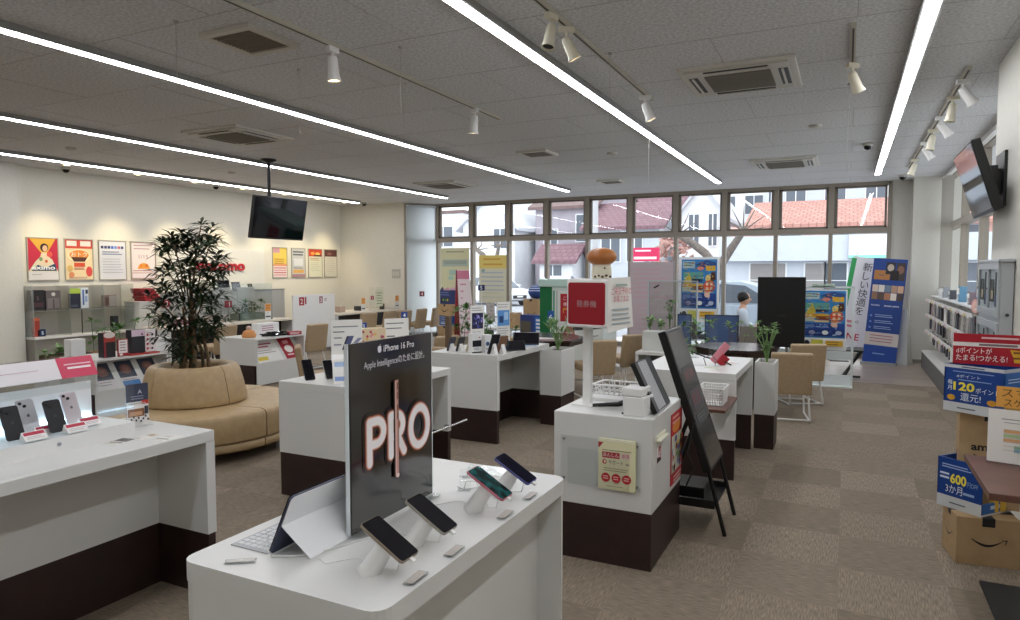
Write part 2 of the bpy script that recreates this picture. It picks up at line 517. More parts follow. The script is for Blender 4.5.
def spot(x, y, lab, tilt, yaw, col='white_plastic', lit=True, s=1.0, kind='lamp_warm'):
    t = E('track_spotlight', lab, 'spotlight', (x, y, CZ - .03), yaw, 'track spotlights')
    B().box(-.018, .018, -.05, .05, -.035, 0, col).cyl((0, 0, -.03), (0, 0, -.085), .01, col, 8).o('adapter', t)
    T = Matrix.Translation((0, 0, -.085)) @ Matrix.Rotation(R(tilt), 4, 'X') @ Matrix.Scale(s, 4)
    B(T).lathe([(.001, .02), (.024, .018), (.03, 0), (.036, -.1), (.044, -.125), (.044, -.13), (.037, -.13), (.034, -.12)], col, 18).o('head', t)
    B(T).lathe([(.0005, -.121), (.0345, -.1205)], kind if lit else '#1b1713', 18).o('lens', t)
def track(x, y0, y1, lab):
    t = E('light_track', lab, 'light track', (x, 0, CZ), group='spotlight tracks')
    B().box(-.017, .017, y0, y1, -.03, 0, '#b9b4a6').o('rail', t)
    B().box(-.006, .006, y0 + .03, y1 - .03, -.0312, -.03, '#25221e').o('slot', t)
track(-3.28, 2.2, 6.4, 'spotlight track running beside the brown square vent')
track(-1.66, 2.2, 6.32, 'spotlight track right of the brightest light line over the counters')
track(0.0, 5.0, 5.86, 'short spotlight track right of the large air conditioner')
track(.82, 6.43, 12.2, 'spotlight track carrying six lamps beside the side glazing')
spot(-3.28, 3.82, 'white spotlight on the left track, near the brown square vent', 4, 0, lit=True, s=1.15)
spot(-3.28, 5.86, 'white spotlight at the far end of the left track', 8, 20, s=1.15)
spot(-1.66, 3.93, 'ivory spotlight on the middle track, first of a close pair, unlit', 15, 160, 'spot_ivory', False)
spot(-1.66, 4.18, 'ivory spotlight glowing warm on the middle track, second of a close pair', 28, 150, 'spot_ivory')
spot(-1.66, 6.1, 'white spotlight at the far end of the middle track', 22, 200, s=1.1)
spot(0, 5.86, 'ivory spotlight hanging under the short track', 30, 150, 'spot_ivory', False, 1.1)
for k, (y, c, ti) in enumerate(((6.75, 'white_plastic', 35), (7.35, 'spot_ivory', 8), (8.25, 'white_plastic', 38), (8.95, 'spot_ivory', 10), (9.8, 'white_plastic', 35), (11.2, 'spot_ivory', 18))):
    spot(.82, y, '%s spotlight, %s from the camera end of the track beside the side glazing' % ('white' if c[0] == 'w' else 'ivory', NTH[k]), ti, 250 if c[0] == 'w' else 190, c, False, 1.1)

def dome(x, y, lab, z=CZ):
    t = E('dome_camera', lab, 'security camera', (x, y, z), group='dome security cameras')
    B().lathe([(.001, 0), (.065, 0), (.065, -.03), (.05, -.035)], '#b6b3ad', 18).o('base', t)
    B().lathe([(.05, -.035), (.045, -.06), (.028, -.078), (.001, -.085)], 'black_gloss', 18).o('dome', t)
dome(-10.2, 12.9, 'black dome camera on the ceiling at the left back corner')
dome(.2, 9.75, 'dome camera on the ceiling right beside the far end of the right light line')
dome(.8, 13.2, 'dome camera on the ceiling over the right end of the window wall')
dome(-10.9, 6.5, 'small dome camera on the ceiling above the first wall posters')
dome(-10.6, 9.05, 'small dome camera on the ceiling above the docked logo wall'.replace('docked logo', 'red lettered'))
def disc(x, y, lab, r=.06):
    tag(B().lathe([(.001, -.03), (r*.6, -.03), (r, -.018), (r, 0)], '#bdbab4', 20).o('smoke_detector', None, (x, y, CZ)), lab, 'smoke detector', 'ceiling detectors')
disc(-9.1, 5.5, 'small white ceiling detector between the two leftmost light lines, nearer one')
disc(-9.0, 8.0, 'small white ceiling detector between the two leftmost light lines, beside the hanging television')
disc(-2.9, 9.0, 'small white ceiling detector left of the light line above the ticket stand', .07)
disc(-.35, 8.3, 'small white ceiling detector between the two square air conditioners at right', .07)
# fine hanging wires for signs
for k, (x, y, l) in enumerate(((-3.9, 3.05, .35), (-2.9, 4.1, .55), (-3.95, 4.2, .5), (-1.6, 4.9, .5), (-.02, 6.6, .75), (-2.1, 7.9, .6))):
    tag(B().cyl((0, 0, 0), (0, 0, -l), .0015, '#a9a7a2', 5).cyl((0, 0, 0), (0, 0, -.012), .015, '#a9a7a2', 10).o('hanging_wire', None, (x, y, CZ)),
        'thin sign wire hanging from the ceiling, %s from the camera' % NTH[(0, 2, 3, 1, 4, 5)[0] if 0 else [0, 1, 2, 3, 4, 5][k]], 'wire', 'empty sign wires')

# downlights washing the poster wall
for k, y in enumerate((6.35, 7.5, 8.6, 9.7, 10.8, 11.8, 12.7)):
    t = E('downlight', 'recessed round downlight washing the poster wall, %s from the left pillar' % NTH[k], 'downlight', (-10.62, y, CZ), group='recessed downlights at the poster wall')
    B().lathe([(.05, 0), (.065, 0), (.065, -.006), (.05, -.006)], '#c9c6bf', 20).o('ring', t)
    B().lathe([(.0005, -.001), (.05, -.001)], 'lamp_warm', 20).o('lamp', t)
    ld = bpy.data.lights.new('downlight_beam', 'SPOT')
    ld.energy = 75; ld.color = (1, .83, .5); ld.spot_size = R(72); ld.spot_blend = .8; ld.shadow_soft_size = .05
    lo = bpy.data.objects.new('downlight_beam', ld); COL.objects.link(lo)
    lo.parent = t; lo.location = (0, 0, -.02); lo.rotation_euler = (0, R(14), 0)

# hanging television
t = E('hanging_television', 'black flat television hanging from a ceiling pole above the tree', 'television', (-7.5, 7.33, CZ))
B().lathe([(.001, 0), (.11, 0), (.11, -.02), (.03, -.05)], 'black', 18).cyl((0, 0, -.03), (0, 0, -.58), .024, 'black', 12).o('pole', t)
T = Matrix.Translation((0, .18, -.83)) @ Matrix.Rotation(R(88), 4, 'Z') @ Matrix.Rotation(R(11), 4, 'X')
B(T).box(-.3, .1, .03, .08, .0, .3, 'black').o('bracket', t)
B(T).box(-.5, .5, -.025, .03, -.31, .3, 'black').o('casing', t, bev=.006)
B(T).box(-.485, .485, -.028, -.0255, -.285, .287, 'screen').o('screen', t)
# wall television on the pier
t = E('wall_television', 'black wall television tilted down on the right pillar, reflecting the window', 'television', (1.02, 6.18, 2.27))
T = Matrix.Translation((-.17, 0, 0)) @ Matrix.Rotation(R(-90), 4, 'Z') @ Matrix.Rotation(R(17), 4, 'X')
B(T).box(-.43, .43, -.02, .04, -.26, .26, 'black').o('casing', t, bev=.006)
B(T).box(-.415, .415, -.023, -.0205, -.235, .245, 'screen').o('screen', t)
B().box(-.02, 0, -.16, .16, -.2, .2, 'black').box(-.13, -.02, -.06, .06, -.1, .08, 'black').box(-.1, -.05, -.12, .12, -.06, .1, 'black').o('bracket', t)
# ------------------------------------------------------------------ white counters on brown plinths
def counter(label, x0, x1, y0, y1, front=True, top=.82, split=.31, r=0, recess=.42, group='white display counters', mirror=False):
    t = E('display_counter', label, 'counter', (x0, y0, 0), group=group)
    w, d = x1 - x0, y1 - y0
    th = .055
    if r: B().rbox(0, w, 0, d, top - th, top, 'white_laminate', r).o('worktop', t)
    else: B().box(0, w, 0, d, top - th, top, 'white_laminate').o('worktop', t, bev=.004)
    zb = split
    for y in (0, d - .05):
        if r:   # rounded outer corners follow the worktop
            o_ = 0 if y == 0 else d; sg = 1 if y == 0 else -1; q = r + .0
            A_ = [(q - q*math.cos(PI/2*k/5), o_ + sg*(q - q*math.sin(PI/2*k/5))) for k in range(6)]
            P_ = A_ + [(w - x, yy) for x, yy in A_[::-1]] + [(w, o_ + sg*.05), (0, o_ + sg*.05)]
            P_ = [(.002 + x*(w - .004)/w, yy + sg*.002) for x, yy in P_]
            B().prism(P_ if sg > 0 else P_[::-1], 'z', zb, top - th, 'white_laminate').o('end_panel', t)
        else:
            B().box(0, w, y, y + .05, zb, top - th, 'white_laminate').o('end_panel', t)
        B().box(.004, w - .004, y + .004, y + .046, 0, zb, 'brown_laminate').o('plinth', t)
    B().box(.0, w - recess, .05, d - .05, zb, top - th, 'white_laminate').o('back_panel', t)
    B().box(.004, w - recess - .004, .05, d - .05, 0, zb, 'brown_laminate').o('plinth', t)
    return t
counter('white display counter in the foreground carrying the black phone sign', -1.6, -.93, 1.215, 2.37, r=.045, split=.08, recess=.1)
counter('long white counter at the left edge carrying the lit phone riser', -3.42, -2.77, .3, 2.32, recess=.36)
cA = counter('white counter behind the black phone sign, beside the round sofa', -3.6, -2.84, 3.57, 4.67)
counter('white counter with phones and info stands next to the leafy planter in the middle', -3.6, -2.85, 5.5, 6.72)
counter('white counter behind the leaning black screen, holding a pink tag and cables', -1.49, -.73, 5.33, 6.4)
B().tube([(.79, .55, .36), (.79, 1.3, .36)], .009, 'chrome', 8).tube([(.73, .6, .36), (.79, .6, .36)], .006, 'chrome').tube([(.73, 1.05, .36), (.79, 1.05, .36)], .006, 'chrome').o('rail', cA)

def planter(label, x0, x1, y0, y1, h=.78):
    t = E('planter_box', label, 'planter', (x0, y0, 0), group='tall square planter boxes')
    w, d = x1 - x0, y1 - y0
    b = B()
    b.box(0, w, 0, .02, .31, h, 'white_laminate').box(0, w, d - .02, d, .31, h, 'white_laminate')
    b.box(0, .02, .02, d - .02, .31, h, 'white_laminate').box(w - .02, w, .02, d - .02, .31, h, 'white_laminate')
    b.o('box', t)
    B().box(.004, w - .004, .004, d - .004, 0, .31, 'brown_laminate').o('plinth', t)
    B().box(.02, w - .02, .02, d - .02, h - .06, h - .03, 'soil').o('soil', t)
    return t
planter('tall white planter box at the right end of the middle phone counter', -2.84, -2.6, 6.45, 6.83)
planter('tall white planter box between the right counter and the tan chairs', -.72, -.545, 6.42, 6.74)

# ticket stand
t = E('ticket_stand', 'square white podium on a brown plinth carrying the red ticket sign', 'podium', (-1.45, 3.49, 0))
B().box(0, .56, 0, .7, .31, .82, 'white_laminate').o('cabinet', t, bev=.006)
B().box(.004, .556, .004, .696, 0, .31, 'brown_laminate').o('plinth', t)
B().box(.56, .563, .08, .2, .68, .705, '#d9d9d5').o('slot', t)

# round sofa with the planter in its middle
SX, SY = -5.32, 4.25
t = E('round_sofa', 'round tan leather sofa ringed around a planted tree', 'sofa', (SX, SY, 0))
n = 4
for k in range(n):
    a0 = 2*PI*k/n + R(-90.6) + R(.45); a1 = 2*PI*(k+1)/n + R(-90.6) - R(.45)
    if k < 3: B().lathe([(.36, .17), (.86, .17), (.9, .19), (.9, .375), (.885, .41), (.83, .425), (.5, .415), (.36, .41)], 'tan_leather', 20, (0,0,0), a0, a1).o('seat', t, bev=.01)
    if k < 3: B().lathe([(.36, .10), (.87, .10), (.88, .12), (.88, .17), (.36, .17)], 'tan_leather', 20, (0,0,0), a0, a1).o('skirt', t)
    B().lathe([(.40, .41), (.45, .42), (.45, .46), (.42, .60), (.39, .71), (.36, .75), (.32, .755), (.285, .74), (.265, .70), (.265, .41)], 'tan_leather', 20, (0,0,0), a0, a1).o('backrest', t, bev=.012)
for k in range(6):
    a = R(-80 + 50*k)
    B().cyl((.78*math.cos(a), .78*math.sin(a), 0), (.78*math.cos(a), .78*math.sin(a), .1), .025, 'steel', 10).o('foot', t)
B().lathe([(.001, 0.11), (.26, .11), (.26, .62), (.001, .62)], 'soil', 24).o('planter_core', t)

# chairs
def chair_build(label, loc, rz):
    t = E('guest_chair', label, 'chair', loc, rz, 'tan upholstered guest chairs')
    B().box(-.205, .205, -.2, .26, .335, .425, 'chair_tan').o('seat', t, bev=.02)
    T = Matrix.Translation((0, -.2, .30)) @ Matrix.Rotation(R(9), 4, 'X')
    B(T).box(-.205, .205, -.06, .012, 0, .45, 'chair_tan').o('backrest', t, bev=.018)
    for s in (-1, 1):
        B().tube([(s*.175, -.19, .33), (s*.195, -.27, .02), (s*.195, -.25, .012), (s*.195, .24, .012), (s*.195, .26, .03), (s*.175, .2, .335)], .0105, 'white_metal', 7).o('leg', t)
    B().tube([(-.195, -.262, .03), (.195, -.262, .03)], .009, 'white_metal').o('stretcher', t)
    B().tube([(-.185, .215, .17), (.185, .215, .17)], .009, 'white_metal').o('stretcher', t)
    return t
CH = None
def chair(x, y, rz, label):
    global CH
    if CH is None:
        CH = chair_build(label, (x, y, 0), R(rz)); return CH
    return dup(CH, (x, y, 0), R(rz), label)
chair(-2.9, 8.25, 42, 'tan chair behind the ticket sign, nearer of the two')
chair(-2.75, 9.15, 50, 'tan chair behind the ticket sign, farther of the two')
chair(-.54, 7.95, 10, 'tan chair with its back to us beside the right planter box')
chair(-.5, 8.95, 25, 'tan chair half hidden in front of the black display back')
chair(-9.0, 7.55, 95, 'tan chair at the wall desks, seen through the tree')
chair(-7.95, 8.5, 84, 'tan chair at the wall desks, behind the white brochure rack')
chair(-5.42, 6.09, -47, 'tan chair standing sideways left of the tall phone info card')
chair(-9.0, 11.2, 78, 'tan chair at the far desk, first right of the white partition')
chair(-8.95, 11.75, 95, 'tan chair at the far desk, second right of the white partition')
chair(-8.9, 12.3, 80, 'tan chair at the far desk, third right of the white partition')
chair(-8.9, 12.9, 95, 'tan chair at the far desk, fourth right of the white partition')
chair(-8.85, 13.42, 100, 'tan chair at the far desk, right in front of the pole of the fifth sign'.replace('pole of the fifth sign', 'blind edge'))
chair(-8.2, 13.5, 120, 'tan chair standing alone in front of the white roller blind')
chair(-4.25, 6.75, 8, 'tan chair with a broad back just beyond the black phone sign')
chair(-5.0, 7.75, 75, 'tan chair turned sideways behind the phones on the middle counter')

# dark tables
def dark_table(label, x, y, r, h=.7):
    t = E('round_table', label, 'table', (x, y, 0), group='dark round consultation tables')
    B().lathe([(.001, h - .09), (r*.93, h - .09), (r*.97, h - .03), (r, h - .03), (r, h), (.001, h)], 'dark_table', 8, (0,0,0), R(22.5), R(382.5), False).o('tabletop', t)
    B().box(-r*.45, r*.45, -r*.4, r*.4, .04, h - .09, 'dark_table').o('pedestal', t)
    B().box(-r*.55, r*.55, -r*.5, r*.5, 0, .04, 'dark_table').o('base', t)
    return t
dark_table('dark brown table beyond the middle phone counter, in front of the green cabinet', -3.82, 8.45, .72)
dark_table('dark table behind the right counter, under the black display back', -1.15, 8.45, .5)

# ------------------------------------------------------------------ on the foreground counter
def about(x, y, z, rz=0, rx=0, ry=0):
    return Matrix.Translation((x, y, z)) @ Matrix.Rotation(R(rz), 4, 'Z') @ Matrix.Rotation(R(rx), 4, 'X') @ Matrix.Rotation(R(ry), 4, 'Y')

def rrect(w, h, r, n=5, cx=0, cy=0):
    P = []
    for sx, sy, a in ((1, 1, 0), (-1, 1, PI/2), (-1, -1, PI), (1, -1, 1.5*PI)):
        P += [(cx + sx*(w/2 - r) + r*math.cos(a + PI/2*k/n), cy + sy*(h/2 - r) + r*math.sin(a + PI/2*k/n)) for k in range(n+1)]
    return P

# black phone sign in a clear slab, facing the +X side
mottled('sign_black', '#0b0b0d', '#101012', 3, .12)
MATS['sign_black'].node_tree.nodes['Principled BSDF'].inputs['IOR'].default_value = 2.4
t = E('phone_sign', 'tall black clear-edged phone sign with glowing PRO lettering on the foreground counter', 'sign', (-1.28, 1.752, .82), facing(0))
solid('acrylic_edge', '#dde4e8', .15)
SH = .57; W2 = .222
B().box(-W2, W2, .003, .012, .008, SH, 'acrylic').box(-W2, -W2 + .004, -.004, .008, .008, SH, 'acrylic_edge').box(W2 - .004, W2, -.004, .008, .008, SH, 'acrylic_edge').o('acrylic_slab', t)
for s_ in (-1, 1): B().box(.19*s_ - .03, .19*s_ + .03, -.035, .035, 0, .008, 'acrylic_frost').o('foot', t)
B().box(-W2 + .007, W2 - .007, -.006, .003, .008, SH - .001, 'sign_black').o('poster', t)
p = Print(base=.0065, step=.00025)
p.r(-W2 + .008, .01, W2 - .008, SH - .003, 'sign_black')
p.apple(-.075, .541, .026, '#e9e9ee', 'sign_black')
p.t('iPhone 16 Pro', -.056, .531, .021, '#eeeef2', w=.165)
p.t('Apple Intelligenceのために設計。', -.152, .489, .021, '#e6e6ee', w=.32, bold=.012)
def stroke(p, pts, wd, m):
    """a round ended stroke of the given half width along a path"""
    P = [Vector((u, v)) for u, v in pts]; n = len(P); L_ = []; R_ = []
    for k in range(n):
        d = (P[min(k+1, n-1)] - P[max(k-1, 0)]).normalized(); q = Vector((-d.y, d.x))*wd
        L_.append(P[k] + q); R_.append(P[k] - q)
    p.add([(v.x, p.y, v.y) for v in L_] + [(v.x, p.y, v.y) for v in R_], [(k, n+k, n+k+1, k+1) for k in range(n-1)], m)
    for c in (P[0], P[-1]):
        p.y -= .00003
        p.add([(c.x + wd*math.cos(2*PI*k/14), p.y, c.y + wd*math.sin(2*PI*k/14)) for k in range(14)], [list(range(14))], m)
    p.y -= .00003
V0, VH = .2, .125
def bowl(u, w, v0, v1): return [(u, v1)] + [(u + w + (v1-v0)/2*math.sin(PI*k/12), (v0+v1)/2 + (v1-v0)/2*math.cos(PI*k/12)) for k in range(13)] + [(u, v0)]
LET = [[(-.135, V0), (-.135, V0 + VH)], bowl(-.135, .035, V0 + .055, V0 + VH),
       [(-.028, V0), (-.028, V0 + VH)], bowl(-.028, .03, V0 + .058, V0 + VH), [(.006, V0 + .058), (.042, V0)],
       [(.13 + .05*math.cos(2*PI*k/36), V0 + VH/2 + VH/2*math.sin(2*PI*k/36)) for k in range(37)]]
for k, (wd, c) in enumerate(((.029, '#120d0c'), (.0265, '#1d110e'), (.024, '#381b13'), (.0215, '#6b3524'), (.019, '#a9624a'), (.0165, '#d79b88'), (.014, '#f2d6ce'), (.0118, '#fffbfd'))):
    solid('glow_%d' % k, c, .12, 0, 2.4 if k < 4 else 1.6); c = 'glow_%d' % k
    for q_ in LET: stroke(p, q_, wd, c)
p.r(-.014, .125, -.004, .43, '#0c0a0a').r(-.007, .125, .013, .435, '#d6a497').r(-.005, .128, .0, .432, '#f0d0c6').r(.0095, .128, .0125, .432, '#8b5a4e')
for v in (.375, .335, .31, .405): p.r(.002, v, .007, v + .022, '#7a4d43')
p.e(.003, .13, .009, .007, '#f0d8d0')
p.o('print', t)

# phones on slanted cylinder stands
PH = [(1.345, '#8d7f6f', 'black', 'smartphone with a dark titanium edge on the nearest cylinder stand'),
      (1.545, '#8f8a80', 'black', 'smartphone with a grey edge on the second cylinder stand'),
      (1.86, '#b8687a', 'teal', 'smartphone with a pink edge and a teal wallpaper on its screen'),
      (2.04, '#4c4f86', 'blue', 'smartphone with a blue edge on the farthest cylinder stand')]
mottled('screen_teal', '#0a1416', '#1d5a5c', 30, .06, detail=2)
mottled('screen_navy', '#0a0c18', '#1a1c34', 30, .06, detail=2)
def phone_mesh(parent, w, l, edge, scr, T, th=.008, back=None, name='body'):
    b = B(T).prism(rrect(w, l, .011), 'z', -th, 0, edge); b.o(name, parent, bev=.0012)
    q = B(T).prism(rrect(w - .004, l - .004, .009), 'z', 0, .0006, scr); q.o('display', parent)
for k, (y, ec, sk, lab) in enumerate(PH):
    c = Vector(((-.96, -.963, -.945, -.94)[k] - .064, y + .038, .885 + .037))
    nrm = Vector((math.sin(R(30)), 0, math.cos(R(30))))
    st = E('phone_stand', 'white cylinder stand under the %s' % ['nearest phone on the foreground counter', 'second phone on the foreground counter', 'pink edged phone', 'blue edged phone'][k], 'phone stand', (c.x - .066, c.y, .82), group='white cylinder phone stands')
    top = c - nrm*.011 - Vector((c.x - .066, c.y, .82))
    q = B()
    a = Vector((0, 0, 0))
    q.cyl((0, 0, 0), (.002, 0, .004), .033, 'white_plastic', 20, .031).cyl((.002, 0, .004), top, .029, 'white_plastic', 20, .022)
    q.o('post', st)
    B().tube([(.1, .004, top.z - .02), (.085, .004, .02), (.03, .03, .004), (-.08, .05, .004), (-.13, -.02, .004), (-.17, -.0, .004)], .0016, 'white_plastic', 5).o('cable', st)
    t = E('smartphone', lab, 'smartphone', c, group='phones on the foreground counter')
    T = Matrix.Rotation(R(30), 4, 'Y') @ Matrix.Rotation(R(90), 4, 'Z')
    phone_mesh(t, .0765, .15, ec, {'black': 'screen', 'teal': 'screen_teal', 'blue': 'screen_navy'}[sk], T)
    B(T).box(-.006, .006, -.088, -.074, -.009, -.001, 'white_plastic').o('plug', t)
for k, (x, y) in enumerate(((-.958, 1.40), (-.956, 1.585), (-.956, 1.90), (-.96, 2.10))):
    t = E('price_label', 'small grey price label lying in front of the %s' % ['nearest phone', 'second phone', 'pink edged phone', 'blue edged phone'][k], 'price label', (x, y, .82), R(4), group='price labels on the foreground counter')
    B().box(-.014, .014, -.04, .04, 0, .006, 'acrylic_frost').o('holder', t)
    B().box(-.012, .012, -.036, .036, .006, .0066, '#b9b2ac').o('card', t)
for k, (x, y, rz) in enumerate(((-1.2, 2.06, 20), (-1.27, 2.2, 60))):
    t = E('cable_holder', ['small clear cable holder right behind the pink edged phone', 'small clear cable holder at the far left of the foreground counter'][k], 'cable holder', (x, y, .82), R(rz))
    B().box(-.022, .022, -.018, .018, 0, .003, 'acrylic_frost').box(-.022, .022, .015, .018, 0, .03, 'acrylic').o('bracket', t)
    B().tube([(0, 0, .004), (.01, -.02, .04), (.05, -.05, .05), (.09, -.12, .02), (.11, -.17, .003)], .0012, '#b9b9b6', 5).o('cable', t)
t = E('label_stand', 'clear slanted label stand lying at the far edge of the foreground counter', 'label stand', (-1.2, 2.27, .82), R(8))
B(about(0, 0, .012, 0, 22)).box(-.1, .1, -.022, .03, -.002, .002, 'acrylic_frost').o('plate', t)
B().box(-.1, .1, .015, .02, 0, .016, 'acrylic').o('prop', t)

# tablet with keyboard cover
t = E('tablet', 'white backed tablet propped on its kickstand at the corner of the foreground counter', 'tablet', (-1.405, 1.345, .82))
T = about(0, 0, .004, 90, 0) @ Matrix.Rotation(R(-25), 4, 'X')
# local: u along +Y, v up the leaning slab; thickness behind
def uv(P, d0, d1, m): return B(about(.002, 0, .004) @ Matrix.Rotation(R(25), 4, 'Y') @ Matrix(((0,0,1,0),(1,0,0,0),(0,1,0,0),(0,0,0,1)))).prism(P, 'z', d0, d1, m)
TW, TH = .292, .19
uv(rrect(TW, TH, .012, 5, TW/2, TH/2), -.004, .0, 'screen').o('display', t)
uv(rrect(TW, TH, .012, 5, TW/2, TH/2), .0, .0045, '#3d4257').o('body', t)
uv([(.003, TH*.5), (TW - .003, TH*.5), (TW - .003, TH - .011), (TW - .011, TH - .003), (.011, TH - .003), (.003, TH - .011)], .0045, .006, '#eceef2').o('back_cover', t)
uv(rrect(.028, .011, .005, 4, TW - .045, TH - .026), .006, .0075, '#15161b').o('camera', t)
# kickstand flap from the fold (half way up) down to the counter
h = Matrix.Rotation(R(25), 4, 'Y') @ Vector((.006, 0, TH*.5)); h = Vector((h.x + .002, 0, h.z + .004))
foot = Vector((h.x + .075, 0, .001))
b = B()
b.add([(h.x, .003, h.z), (h.x, TW - .003, h.z), (foot.x, TW - .03, foot.z), (foot.x, .03, foot.z),
       (h.x - .002, .003, h.z - .002), (h.x - .002, TW - .003, h.z - .002), (foot.x - .002, TW - .03, foot.z), (foot.x - .002, .03, foot.z)],
      [(0,3,2,1), (4,5,6,7), (0,1,5,4), (1,2,6,5), (2,3,7,6), (3,0,4,7)], '#eceef2')
b.o('kickstand', t)
k_ = B().box(-.145, -.005, 0, TW, 0, .004, '#aeb0b4')
for a in range(5):
    for c in range(13): k_.box(-.135 + .024*a, -.116 + .024*a, .012 + .0207*c, .029 + .0207*c, .004, .0055, '#d3d5d8')
k_.o('keyboard', t)
B().tube([(.004, .0, .06), (.0, -.012, .03), (.02, -.01, .003), (.09, .03, .003), (.14, .12, .003), (.17, .2, .003), (.19, .26, .003)], .0022, 'white_plastic', 6).o('cable', t)
t = E('price_label', 'clear price label lying beside the tablet keyboard', 'price label', (-1.435, 1.275, .82), R(35))
B().box(-.04, .04, -.012, .012, 0, .006, 'acrylic_frost').o('holder', t)
B().box(-.036, .036, -.009, .009, .006, .0066, '#c9c6c2').o('card', t)
# grey folded phone on a stand half hidden behind the sign
t = E('folding_phone', 'silver folding phone standing open behind the black phone sign', 'smartphone', (-1.42, 1.72, .82), R(20))
B().cyl((0, 0, 0), (.01, 0, .07), .03, 'white_plastic', 16, .022).o('post', t)
B(about(.0, 0, .12, 0, 0, -25)).prism(rrect(.16, .13, .02), 'z', -.004, .004, '#8e90a0').o('body', t, bev=.001)

# ------------------------------------------------------------------ lit phone riser on the left counter
t = E('phone_riser', 'white lit acrylic riser with a sloped header standing on the left edge counter', 'display riser', (-2.93, 2.08, .82))
B().box(-.43, -.09, -1.5, 0, 0, .064, 'white_plastic').o('base', t)
B().box(-.43, -.088, -1.5, -.0, .064, .07, 'acrylic').o('deck', t)
B().box(-.41, -.4, -1.5, -.012, .07, .24, 'white_plastic').o('back_board', t)
B().box(-.398, -.388, -1.48, -.02, .071, .076, 'led_cool').o('light_strip', t)
solid('header_white', '#e7e3e8', .25)
solid('header_pink', '#cf3a5c', .3)
hb = about(-.245, 0, .24) @ Matrix.Rotation(R(-0), 4, 'Y')
def slope(y0, y1, m, d0=0, d1=.006):   # header slab falling towards the customer side
    x0, z0, x1, z1 = -.225, .385, -.175, .30
    q = B(); n = Vector((z0 - z1, 0, x1 - x0)).normalized()
    P = [Vector((x0, y0, z0)), Vector((x1, y0, z1)), Vector((x1, y1, z1)), Vector((x0, y1, z0))]
    q.add([v + n*d0 for v in P] + [v + n*d1 for v in P], [(3,2,1,0), (4,5,6,7), (0,1,5,4), (1,2,6,5), (2,3,7,6), (3,0,4,7)], m)
    return q
slope(-1.5, -.28, 'header_white').o('header', t)
slope(-.28, -.12, 'header_pink', 0, .008).o('pink_card', t)
B().box(-.172, -.166, -1.5, -.12, .245, .305, 'acrylic').o('header_front', t)
B().box(-.41, -.166, -1.5, -.08, .240, .245, 'acrylic').o('shelf', t)
B().box(-.41, -.40, -1.5, -.09, .24, .37, 'acrylic_frost').o('header_back', t)
q = Print(Matrix.Translation((-.225, -.315, .385)) @ Matrix.Rotation(R(90), 4, 'Z') @ Matrix.Rotation(R(-30.5), 4, 'X') @ Matrix.Translation((0, 0, -.0986)), base=.0095)
q.lines(.06, .18, .06, 1, .01, .006, '#f0c9d3', .02).lines(.07, .175, .04, 1, .01, .01, '#fbeef1', .02)
q.o('card_print', t)
q = Print(Matrix.Translation((-.225, -.315, .385)) @ Matrix.Rotation(R(90), 4, 'Z') @ Matrix.Rotation(R(-30.5), 4, 'X') @ Matrix.Translation((0, 0, -.0986)), base=.007)
q.r(-.9, .05, -.05, .0535, '#c9a9b3').o('print', t)
B().box(-.43, -.09, -.004, .0, .07, .3, 'acrylic').o('end_panel', t)
B().cyl((-.09, -.35, .035), (-.086, -.35, .035), .008, '#9aa0a6', 12).o('screw', t)
# phones leaning on small wedges of the riser
def leaner(x, y, z, back, lab, front=False):
    t = E('smartphone', lab, 'smartphone', (x, y, z), group='phones on the lit riser')
    T = about(0, 0, .004, 90, -24) @ Matrix.Rotation(R(90), 4, 'X') @ Matrix.Translation((0, .075, 0))
    B(T).prism(rrect(.072, .148, .011), 'z', -.004, .004, back).o('body', t, bev=.0012)
    if front:
        B(T).prism(rrect(.068, .144, .009), 'z', .004, .0046, 'screen').o('display', t)
    for a in ((-.022, .058), (-.006, .044)):
        B(T).cyl((a[0], a[1], .004), (a[0], a[1], .0075), .0068, '#0c0c0e', 12).o('camera', t)
    q = Print(T @ Matrix.Rotation(R(-90), 4, 'X'), base=.0046)
    q.apple(0, 0, .016, '#6d6a72' if back[1] > '8' else '#2f2f36', back); q.o('emblem', t)
leaner(-3.087, 1.60, .89, '#16171c', 'black smartphone standing with its back out on the lit riser, leftmost in view')
leaner(-3.185, 1.715, .89, '#dfdfe4', 'white smartphone standing behind the leftmost black one on the lit riser')
leaner(-3.075, 1.765, .89, '#17181d', 'black smartphone in front of the white one near the end of the lit riser')
leaner(-3.2, 1.91, .89, '#dcd3d8', 'pale pink smartphone with two lenses near the end of the lit riser')
for k, (x, y, lab) in enumerate(((-3.055, 1.65, 'red topped price tag in front of the leftmost black phone on the lit riser'), (-3.12, 1.735, 'red topped price tag beside the leftmost black phone on the lit riser'),
                            (-3.05, 1.82, 'red topped price tag in front of the black phone near the riser end'), (-3.12, 1.925, 'red topped price tag in front of the pale pink phone'))):
    t = E('price_tag', lab, 'price tag', (x, y, .8902), 0, 'red topped price tags')
    b = B().prism([(-.025, 0), (.025, 0), (-.01, .035)], 'y', -.045, .045, 'white_plastic'); b.o('wedge', t)
    q = Print(Matrix.Translation((.025, -.045, 0)) @ Matrix.Rotation(R(90), 4, 'Z') @ Matrix.Rotation(R(-45), 4, 'X'), base=.0006)
    q.r(.004, .029, .086, .045, '#b8344a').r(.004, .004, .086, .028, '#eeeaea').lines(.01, .08, .018, 2, .008, .003, '#b9b2b2'); q.o('print', t)
